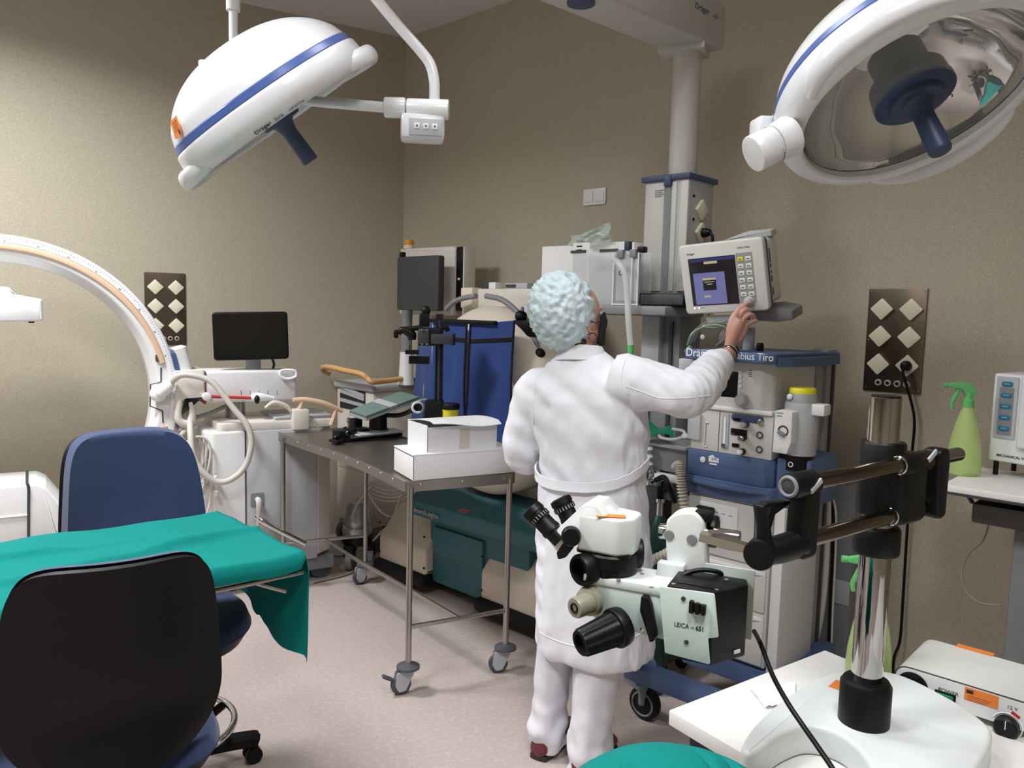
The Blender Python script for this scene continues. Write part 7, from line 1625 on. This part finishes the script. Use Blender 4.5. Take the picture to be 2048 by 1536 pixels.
# ---- joints
shR, shL = L(at(1262, 752, 2.50)), L(at(1078, 782, 2.70))
kn = L(MON_KNOB)
wrR = L(at(1459, 704, MON_KNOB.y-0.03)); elR = L(at(1378, 786, 2.42))
elL = L(at(1046, 905, 2.74)); wrL = L(at(1110, 925, 2.96)); hdL = L(at(1150, 915, 3.02))
hip_z = 0.86
ankL, ankR = L(at(1098, 1470, 2.605)), L(at(1180, 1500, 2.505))
hipL, hipR = L(at(1138, 1130, 2.62)), L(at(1196, 1130, 2.58))
knL, knR = L(at(1105, 1350, 2.62)), L(at(1193, 1365, 2.525))
HC = L(at(1150, 634, 2.6))                    # skull centre
HF = Vector((0.80, 0.58, 0.10)).normalized(); HS = HF.cross(Vector((0, 0, 1))).normalized(); HU = HS.cross(HF)   # face direction, her right, up
neck0 = L(at(1163, 722, 2.61)); 
# ---- body: one continuous surface
b = MB()
spine = [(hip_z-0.08, 0.105, 0.08, 0), (hip_z+0.05, 0.115, 0.085, 0), (1.05, 0.105, 0.075, 0.005), (1.2, 0.12, 0.08, 0.01), (1.30, 0.10, 0.055, 0.01), (1.37, 0.05, 0.045, 0.01)]
b.loft([ering((FD_*o)+Vector((0.03 if z < 1.25 else 0.01, 0, z)), a, d) for z, a, d, o in spine])
b.tube([neck0+Vector((0, 0, -0.05)), neck0, neck0.lerp(HC, 0.5), HC+Vector((0, 0, -0.03))], [0.05, 0.05, 0.05, 0.055], 20)
RH = Matrix((HS, HF, HU)).transposed()
b.sphere(HC+HU*0.012, (0.072, 0.092, 0.105), 28, 20, RH)                                   # skull
b.sphere(HC+HF*0.03-HU*0.05, (0.058, 0.062, 0.062), 24, 16, RH)                            # jaw
b.sphere(HC+HF*0.066-HU*0.092, (0.022, 0.02, 0.016), 16, 10, RH)                           # chin
b.tube([HC+HF*0.088+HU*0.012, HC+HF*0.102-HU*0.016, HC+HF*0.108-HU*0.032, HC+HF*0.09-HU*0.04], [0.009, 0.011, 0.014, 0.010], 12)   # nose
for s_ in (-1, 1):
    b.sphere(HC+HF*0.078+HS*s_*0.032+HU*0.024, (0.02, 0.012, 0.008), 14, 8, RH)            # brow
    b.sphere(HC+HF*0.068+HS*s_*0.040-HU*0.022, (0.018, 0.014, 0.016), 14, 8, RH)           # cheek
    e = HC+HS*s_*0.072-HF*0.004-HU*0.022
    b.tube([e-HU*0.028+HF*0.006, e-HU*0.01-HF*0.010+HS*s_*0.008, e+HU*0.014-HF*0.014+HS*s_*0.010, e+HU*0.028-HF*0.004+HS*s_*0.006, e+HU*0.02+HF*0.008], [0.007, 0.006, 0.006, 0.006, 0.005], 10)   # ear rim
    b.sphere(e, (0.007, 0.014, 0.024), 14, 10, RH)
b.tube([HC+HF*0.085-HU*0.062, HC+HF*0.088-HU*0.066], 0.012, 10, res=2)                     # lips, under the mask
b.tube([shR-SD_*0.06-Vector((0, 0, 0.03)), shR-Vector((0, 0, 0.02)), shR.lerp(elR, 0.5), elR], [0.04, 0.042, 0.04, 0.034], 16); b.tube([elR, elR.lerp(wrR, 0.35), elR.lerp(wrR, 0.75), wrR], [0.035, 0.038, 0.029, 0.0245], 16)
b.tube([shL+SD_*0.06-Vector((0, 0, 0.03)), shL-Vector((0, 0, 0.02)), shL.lerp(elL, 0.5), elL], [0.04, 0.042, 0.04, 0.034], 16); b.tube([elL, elL.lerp(wrL, 0.4), wrL], [0.035, 0.036, 0.025], 16)
for hp_, k_, an_ in ((hipL, knL, ankL), (hipR, knR, ankR)):
    b.tube([hp_, hp_.lerp(k_, 0.5), k_], [0.075, 0.062, 0.044], 18); b.tube([k_, k_.lerp(an_, 0.35), k_.lerp(an_, 0.8), an_], [0.044, 0.046, 0.034, 0.032], 18)
    b.sphere(Vector((an_.x, an_.y, 0.045))+FD_*0.05, (0.03, 0.10, 0.024), 18, 12, Matrix((SD_, FD_, Vector((0, 0, 1)))).transposed())
# right hand: back of the hand to the viewer, index on the knob
HY = MON_KNOB.y
def h(px, py, dy): return L(at(px, py, HY+dy))
palm = [(1461, 690, -0.030, 0.021), (1465, 675, -0.034, 0.024), (1472, 655, -0.038, 0.027), (1478, 640, -0.036, 0.026)]
b.tube([wrR]+[h(*p[:3]) for p in palm], [0.0245]+[p[3] for p in palm], 16)
b.tube([h(1463, 680, -0.032), h(1463, 658, -0.037), h(1468, 636, -0.038), h(1473, 626, -0.036)], [0.018, 0.019, 0.0155, 0.012], 14)      # index side of the palm
b.tube([h(1472, 684, -0.030), h(1482, 668, -0.035), h(1489, 652, -0.036), h(1491, 645, -0.034)], [0.017, 0.019, 0.0155, 0.012], 14)      # little-finger side
b.tube([h(1471, 630, -0.038), h(1476, 621, -0.034), h(1486, 613, -0.024), h(1496, 606.5, -0.006), h(1499.5, 605, 0.002)], [0.0115, 0.0105, 0.0095, 0.0085, 0.006], 12)   # index
b.tube([h(1478, 636, -0.036), h(1484, 625, -0.040), h(1492, 620, -0.030), h(1498, 624, -0.010), h(1494, 631, 0.004)], [0.0112, 0.0102, 0.0092, 0.0085, 0.007], 12)   # middle, curled
b.tube([h(1485, 643, -0.034), h(1492, 633, -0.042), h(1502, 630, -0.034), h(1508, 634, -0.014), h(1502, 640, 0.0)], [0.0104, 0.0096, 0.0088, 0.008, 0.0065], 12)   # ring finger, curled
b.tube([h(1491, 650, -0.030), h(1499, 646, -0.036), h(1508, 642.5, -0.032), h(1514, 642, -0.022)], [0.0094, 0.0088, 0.008, 0.0065], 12)   # little finger
b.tube([h(1462, 678, -0.018), h(1462, 660, 0.004), h(1470, 645, 0.016), h(1480, 632, 0.018)], [0.014, 0.0125, 0.0105, 0.008], 12)   # thumb, behind
# left hand, low in front of the body
b.tube([wrL, hdL], [0.025, 0.026], 14, res=3)
ld = (hdL-wrL).normalized(); lu = Vector((0, 0, 1)); ls = ld.cross(lu)
for k in range(4):
    o_ = hdL+lu*(0.027-0.018*k); b.tube([o_, o_+ld*0.04-ls*0.004, o_+ld*0.065-ls*0.02, o_+ld*0.07-ls*0.038], [0.0105, 0.0098, 0.009, 0.007], 10)
b.tube([wrL.lerp(hdL, 0.5)+lu*0.015, hdL+lu*0.035-ls*0.02, hdL+lu*0.045-ls*0.035+ld*0.02], [0.013, 0.011, 0.008], 10)
remesh(b, 'body', 'skin', T, 0.0033, 3, 0.45)
# nails on the visible fingers, ring, bracelets, earring
for p in ((1498.5, 604, -0.006), (1512.5, 641, -0.029)):
    q = h(*p); MB().sphere(q, (0.004, 0.0018, 0.0055), 10, 6).build('nail', mat('nail', (222, 178, 166), 0.25), T)
a_, b2 = h(1485, 643, -0.034), h(1491, 632, -0.042); MB().ring(a_.lerp(b2, 0.62), (b2-a_), 0.0118, 0.0016, 22, 6).build('finger_ring', 'gold', T)
fa = (wrR-elR).normalized()
ha = (h(1462, 688, -0.03)-wrR).normalized()
for k, (d_, r_, t_, m_) in enumerate(((0.012, 0.0285, 0.004, 'black'), (0.002, 0.0285, 0.0028, 'light_grey'), (-0.006, 0.0285, 0.003, 'black_matt'), (-0.015, 0.0285, 0.002, 'steel'))):
    MB().ring(wrR+fa*d_, (fa*0.7+ha*0.3+Vector((0.06*k, 0, 0))), r_, t_, 30, 8).build('bracelet', m_, T)
for k in range(3): MB().sphere(wrR-fa*0.016+Vector((-0.006+0.008*k, -0.029, -0.004*k)), 0.004, 10, 8).build('bracelet_charm', 'steel', T)
e = HC+HS*0.075-HF*0.0-HU*0.05; MB().sphere(e, 0.0045, 12, 8).build('earring', 'chrome', T)
# ---- coat
def lvl(py, lpx, rpx, Y=2.6, dep=0.7):
    a_, c_ = L(at(lpx, py, Y)), L(at(rpx, py, Y)); hw = (c_.x-a_.x)/2; ce = (a_+c_)/2
    A_ = hw/math.sqrt(0.75+0.25*dep*dep); return ce, A_, A_*dep
lv = [(1300, 1076, 1300, 2.6, 0.80), (1285, 1072, 1303, 2.6, 0.80), (1240, 1071, 1303, 2.6, 0.80), (1160, 1071, 1300, 2.6, 0.78), (1080, 1073, 1297, 2.6, 0.76), (1010, 1075, 1290, 2.6, 0.74), (955, 1081, 1286, 2.6, 0.70), (905, 1078, 1288, 2.6, 0.68), (850, 1066, 1290, 2.6, 0.66), (800, 1062, 1284, 2.6, 0.64), (765, 1072, 1270, 2.6, 0.62), (742, 1088, 1254, 2.6, 0.64), (724, 1104, 1236, 2.6, 0.70), (710, 1116, 1220, 2.6, 0.78), (700, 1126, 1206, 2.6, 0.8)]
LV = [lvl(*v) for v in lv]
c = MB(); c.loft([ering(ce, A_, B_, n=36, p=2.25) for ce, A_, B_ in LV])
c.tube([shR-SD_*0.05+Vector((0, 0, -0.012)), shR+Vector((0, 0, -0.018)), shR.lerp(elR, 0.5)+Vector((0, 0, -0.008)), elR+Vector((0, -0.005, -0.004)), elR.lerp(wrR, 0.45)+Vector((0, 0, -0.004)), elR.lerp(wrR, 0.66), elR.lerp(wrR, 0.72)], [0.085, 0.088, 0.078, 0.072, 0.064, 0.055, 0.052], 22)
c.tube([shL+SD_*0.06, shL, shL.lerp(elL, 0.5)+Vector((-0.012, 0, 0)), elL+Vector((-0.004, 0, 0)), elL.lerp(wrL, 0.5), wrL-(wrL-elL)*0.12], [0.075, 0.08, 0.075, 0.068, 0.056, 0.046], 22)
def nz(p, s, o): return noise.noise(Vector((p.x*s[0]+o, p.y*s[1]+o*1.7, p.z*s[2]-o)))
arm_mid = shR.lerp(elR, 0.5)
def coat_disp(p, n):
    d = 0.0
    ta = p.x-shR.x
    if p.z < 1.0:                                    # skirt: long vertical folds
        k = min(1, (1.0-p.z)/0.45); u = math.atan2(p.y, p.x)
        d += 0.005*k*math.sin(u*5+1.3+p.z*1.1)+0.009*k*nz(p, (7, 7, 1.2), 3)
    kb = max(0, min(1, (p.z-0.90)/0.08))*max(0, min(1, (1.36-p.z)/0.08))*max(0, min(1, (0.24-abs(p.x))/0.06))
    if kb > 0:                                       # back: slanting drag folds from the waist up to the shoulder
        s = p.x*0.8+p.z*0.9; d += kb*(0.010*noise.noise(Vector((s*15, (p.x-p.z)*3.5, 1)))+0.008*nz(p, (5, 5, 5), 9))
        d += kb*max(0, min(1, (1.12-p.z)/0.08))*0.008*noise.noise(Vector((p.x*22+p.z*6, p.z*5, 4)))
    if ta > -0.02:                                   # right sleeve: creases across the arm
        q = (p-shR).dot((wrR-shR).normalized()); d += 0.009*noise.noise(Vector((q*24+p.z*10, p.z*14, p.y*5)))+0.005*noise.noise(Vector((q*55, p.z*18-p.y*9, 3)))
    if p.x < shL.x+0.03: d += 0.007*noise.noise(Vector((p.z*20+p.x*8, p.y*10, 6)))
    d += 0.0025*nz(p, (30, 30, 18), 5)
    return d
def waist(p, n): return coat_disp(p, n)
coat = remesh(c, 'coat', 'coat_white', T, 0.0075, 5, 0.5, coat_disp)
# cuff turned at the wrist
fc = elR.lerp(wrR, 0.68); cu = MB(); Bc = basis(fa); nn = 30; rg = []
for (r, hh) in ((0.050, -0.030), (0.054, -0.02), (0.057, 0.004), (0.052, 0.016), (0.044, 0.012), (0.042, -0.01)):
    rg.append([fc+Bc @ Vector(((r+0.004*math.sin(5*i/nn*2*PI+hh*60))*math.cos(2*PI*i/nn), (r+0.004*math.sin(3*i/nn*2*PI))*math.sin(2*PI*i/nn), hh+0.012*math.cos(2*PI*i/nn+0.8))) for i in range(nn)])
cu.loft(rg, caps=False); cu.build('cuff', 'coat_white', coat, 70, fix=True)
# armhole, sleeve and hem seams: thin stitched ridges lying on the cloth
from mathutils.bvhtree import BVHTree
bv_ = BVHTree.FromPolygons([v.co for v in coat.data.vertices], [tuple(p.vertices) for p in coat.data.polygons])
def seam(name, pxs, r=0.0016):
    pts = []
    for px, py in cr([Vector(p) for p in pxs], 6):
        hit = bv_.ray_cast(CAM-PB, ray(px, py).normalized())
        if hit[0]: pts.append(hit[0]+hit[1]*0.0004)
    if len(pts) > 3: MB().tube(pts, r, 6, res=1).build(name, 'coat_white', coat)
seam('armhole_seam', [(1252, 716), (1245, 740), (1243, 762), (1248, 790), (1260, 818), (1280, 840)])
seam('sleeve_seam', [(1250, 772), (1285, 784), (1320, 796), (1370, 796), (1430, 790)])
seam('armhole_seam', [(1092, 728), (1076, 760), (1068, 800), (1068, 850)])
seam('hem_seam', [(1076, 1262), (1100, 1276), (1140, 1290), (1190, 1296), (1250, 1282), (1290, 1262)])
# collar
col_ = MB(); ncen = L(at(1163, 712, 2.6)); nn = 36; rg = []
for (a_, b_, dz) in ((0.083, 0.068, -0.012), (0.077, 0.063, 0.014), (0.070, 0.058, 0.030), (0.073, 0.061, 0.030), (0.084, 0.070, 0.006), (0.096, 0.080, -0.018)):
    ring_ = []
    for i in range(nn):
        t = 2*PI*i/nn; f_ = math.sin(t); ring_.append(ncen+SD_*(a_*math.cos(t))+FD_*(b_*f_)+Vector((0, 0, dz+0.010*(-f_)-0.012*max(0, f_)+0.012*math.cos(t)*0.4)))
    rg.append(ring_)
col_.loft(rg, caps=False); col_.build('collar', 'coat_white', coat, 60, fix=True)
# half belt across the back
def coat_at(z, t, off):
    for (c0, a0, b0), (c1, a1, b1) in zip(LV[:-1], LV[1:]):
        if c0.z <= z <= c1.z:
            k = (z-c0.z)/(c1.z-c0.z); ce, A_, B_ = c0.lerp(c1, k), a0+(a1-a0)*k, b0+(b1-b0)*k
            ct, st = math.cos(t), math.sin(t); q = ce+SD_*((A_+off)*math.copysign(abs(ct)**(2/2.25), ct))+FD_*((B_+off)*math.copysign(abs(st)**(2/2.25), st)); q.z = z
            return q
zb = [L(at(1075, 942, 2.6)).z, L(at(1122, 966, 2.55)).z, L(at(1184, 962, 2.5)).z, L(at(1284, 924, 2.5)).z]
def beltf(u, v):
    t = math.radians(183+u*178); zc_ = cr([Vector((0, 0, q)) for q in zb], 20); k = min(len(zc_)-1, int(u*(len(zc_)-1)))
    z = zc_[k].z+0.016-0.032*v; return coat_at(z, t, 0.009)
MB().sheet(beltf, 48, 3, 0.005).build('half_belt', 'coat_white', coat, 32, fix=True)
# centre-back pleat line below the belt
# ---- trousers
tr = MB()
def leg(pts): tr.loft([ering(L(at(px, py, Y)), a, b_, n=24, p=2.1) for px, py, Y, a, b_ in pts])
leg([(1100, 1490, 2.60, 0.060, 0.082), (1097, 1476, 2.60, 0.062, 0.084), (1096, 1450, 2.60, 0.060, 0.080), (1098, 1415, 2.61, 0.056, 0.076), (1104, 1370, 2.62, 0.058, 0.078), (1112, 1310, 2.62, 0.068, 0.085), (1124, 1240, 2.62, 0.085, 0.10), (1140, 1150, 2.6, 0.10, 0.11), (1150, 1090, 2.6, 0.11, 0.11)])
leg([(1178, 1536, 2.50, 0.070, 0.086), (1180, 1520, 2.50, 0.072, 0.088), (1180, 1490, 2.50, 0.070, 0.086), (1182, 1450, 2.51, 0.067, 0.082), (1188, 1400, 2.52, 0.070, 0.084), (1198, 1330, 2.53, 0.082, 0.095), (1206, 1250, 2.54, 0.095, 0.105), (1206, 1150, 2.56, 0.105, 0.11), (1190, 1090, 2.6, 0.11, 0.11)])
tr.loft([ering(Vector((0.03, 0, z)), a, d) for z, a, d in ((0.72, 0.14, 0.09), (0.85, 0.14, 0.09), (0.95, 0.13, 0.085))])
def tr_disp(p, n):
    k = max(0, min(1, (0.3-p.z)/0.2)); d = 0.005*nz(p, (7, 7, 3), 2)+0.016*k*noise.noise(Vector((p.x*13+p.z*11, p.y*13, p.z*13-p.x*9)))+0.005*noise.noise(Vector((p.x*20, p.y*20, p.z*9)))
    return d
remesh(tr, 'trousers', 'trouser_white', T, 0.0075, 4, 0.5, tr_disp)
# ---- shoes
for an_ in (ankL, ankR):
    ce = Vector((an_.x, an_.y, 0)); rg = []
    prof = [(-0.085, 0.012, 0.035), (-0.08, 0.030, 0.055), (-0.05, 0.038, 0.062), (0.0, 0.040, 0.068), (0.05, 0.044, 0.066), (0.10, 0.048, 0.054), (0.145, 0.042, 0.042), (0.17, 0.024, 0.030), (0.178, 0.008, 0.022)]
    for f_, w_, hh in prof: rg.append([ce+FD_*f_+SD_*(w_*math.cos(2*PI*i/20))+Vector((0, 0, 0.014+hh*0.5+hh*0.5*math.copysign(abs(math.sin(2*PI*i/20))**0.7, math.sin(2*PI*i/20)))) for i in range(20)])
    sh_ = MB().loft(rg).build('shoe', 'shoe_maroon', T, 60, fix=True)
    MB().prism(fillet([(f_, w_) for f_, w_, _ in prof]+[(f_, -w_) for f_, w_, _ in prof[::-1]], 0.0), 0.018, Matrix(((FD_.x, SD_.x, 0, ce.x), (FD_.y, SD_.y, 0, ce.y), (0, 0, 1, 0), (0, 0, 0, 1))), 0.003).build('sole', 'print_dark', sh_, fix=True)
# ---- cap
vr, vu, vv_ = view_axes(PB+HC)
CC = L(at(1126, 624, 2.605)); a_, b_, d_ = vr*math.cos(0.28)+vu*math.sin(0.28), -vr*math.sin(0.28)+vu*math.cos(0.28), vv_
cap = MB(); bmx = bmesh.new(); bmesh.ops.create_icosphere(bmx, subdivisions=6, radius=1.0)
pn = (HF*0.9-HU*0.42).normalized(); p0 = HC+HF*0.028+HU*0.0
RC = Matrix((a_, b_, d_)).transposed()
for v in bmx.verts:
    u = v.co.copy(); q = CC+RC @ Vector((u.x*0.108, u.y*0.128, u.z*0.108))
    n = RC @ u
    w1 = noise.noise(Vector((q.x*34+q.z*16, q.y*30, q.z*30-q.x*8))); w2 = noise.noise(Vector((q.x*70, q.y*70, q.z*62+9)))
    w3 = noise.noise(Vector((q.x*22-q.z*30, q.y*20+3, q.z*18+q.x*26))); d = 0.011*(1-abs(w1)*2.4)*0.55+0.008*(0.5-abs(w3)*1.6)+0.0055*(0.5-abs(w2))
    v.co = q+n*d
bmesh.ops.bisect_plane(bmx, geom=bmx.verts[:]+bmx.edges[:]+bmx.faces[:], plane_co=p0, plane_no=pn, clear_outer=True)
# gather the opening towards the head so that the cloth closes on the forehead and nape
bnd = [v for v in bmx.verts if any(len(e.link_faces) == 1 for e in v.link_edges)]
rim_c = sum((v.co for v in bnd), Vector())/max(1, len(bnd))
for v in bmx.verts:
    dpl = (v.co-p0).dot(pn)
    if dpl > -0.05:
        k = (1+dpl/0.05)**2; v.co += (rim_c-v.co)*(0.10*k)
cap.bm(bmx); cp = cap.build('cap', 'cap_blue', T, 179)
sol = cp.modifiers.new('t', 'SOLIDIFY'); sol.thickness = 0.0015
X_, Y_ = basis(pn).col[0], basis(pn).col[1]
bs_ = sorted(((math.atan2((v-rim_c).dot(Y_), (v-rim_c).dot(X_)), v) for v in [rim_c+(q.co-rim_c) for q in []]), key=lambda t: t[0])
me = cp.data; import collections
ec = collections.Counter()
for p in me.polygons:
    for e_ in p.edge_keys: ec[e_] += 1
bv = {i for e_, k in ec.items() if k == 1 for i in e_}
pts = sorted(((math.atan2((me.vertices[i].co-rim_c).dot(Y_), (me.vertices[i].co-rim_c).dot(X_)), me.vertices[i].co.copy()) for i in bv), key=lambda t: t[0])
pts = [p for _, p in pts][::max(1, len(pts)//48)]
sm = [(pts[i-1]+pts[i]*2+pts[(i+1) % len(pts)])/4 for i in range(len(pts))]
MB().tube(sm, 0.0042, 8, closed=True, res=2).build('cap_band', 'cap_blue', cp)
# a little hair at the nape under the cap
MB().sphere(HC-HF*0.02-HU*0.078+HS*0.012, (0.05, 0.036, 0.026), 18, 12, RH).build('hair', 'hair_dark', T)
# ---- mask: shell over nose, mouth and chin with ear loops
def maskf(u, v):
    th = math.radians(-66+132*u); ph = v
    up_ = 0.0-0.098*ph+0.010*math.cos(th)*(1-ph)
    rad_ = 0.068+0.03*math.cos(th)**2*(1-0.35*abs(ph-0.35))
    out = 0.014*math.exp(-((th)/0.35)**2)*math.exp(-((ph-0.28)/0.25)**2)
    return HC+HF*((rad_+out)*math.cos(th)*1.16+0.010)+HS*(0.083*math.sin(th)*(1-0.16*ph))+HU*(up_-0.004)
mk = MB().sheet(maskf, 28, 18, 0.002).build('mask', 'mask_black', T, 70, fix=True)
for s_ in (0, 1):
    sg = 1 if s_ else -1; ear = HC+HS*sg*0.08-HF*0.018-HU*0.02
    MB().tube([Vector(maskf(s_, 0.15)), Vector(maskf(s_, 0.15)).lerp(ear, 0.5)+HS*sg*0.006, ear+HU*0.016], 0.0016, 6).build('ear_loop', 'mask_black', mk)
    MB().tube([Vector(maskf(s_, 0.85)), Vector(maskf(s_, 0.85)).lerp(ear, 0.5)+HS*sg*0.006, ear-HU*0.034], 0.0016, 6).build('ear_loop', 'mask_black', mk)
    for k in range(5): MB().sphere(Vector(maskf(s_, 0.9))+HS*sg*0.006-HU*(0.006*k), 0.0028, 8, 6).build('mask_bead', 'black_gloss', mk)
# eyes (looking towards the monitor)
for s_ in (-1, 1): MB().sphere(HC+HF*0.082+HS*s_*0.032+HU*0.008, 0.011, 14, 10).build('eye', mat('eye_white', (235, 232, 228), 0.2), T); MB().sphere(HC+HF*0.0905+HS*s_*0.032+HU*0.008, 0.0045, 10, 8).build('iris', 'print_dark', T)
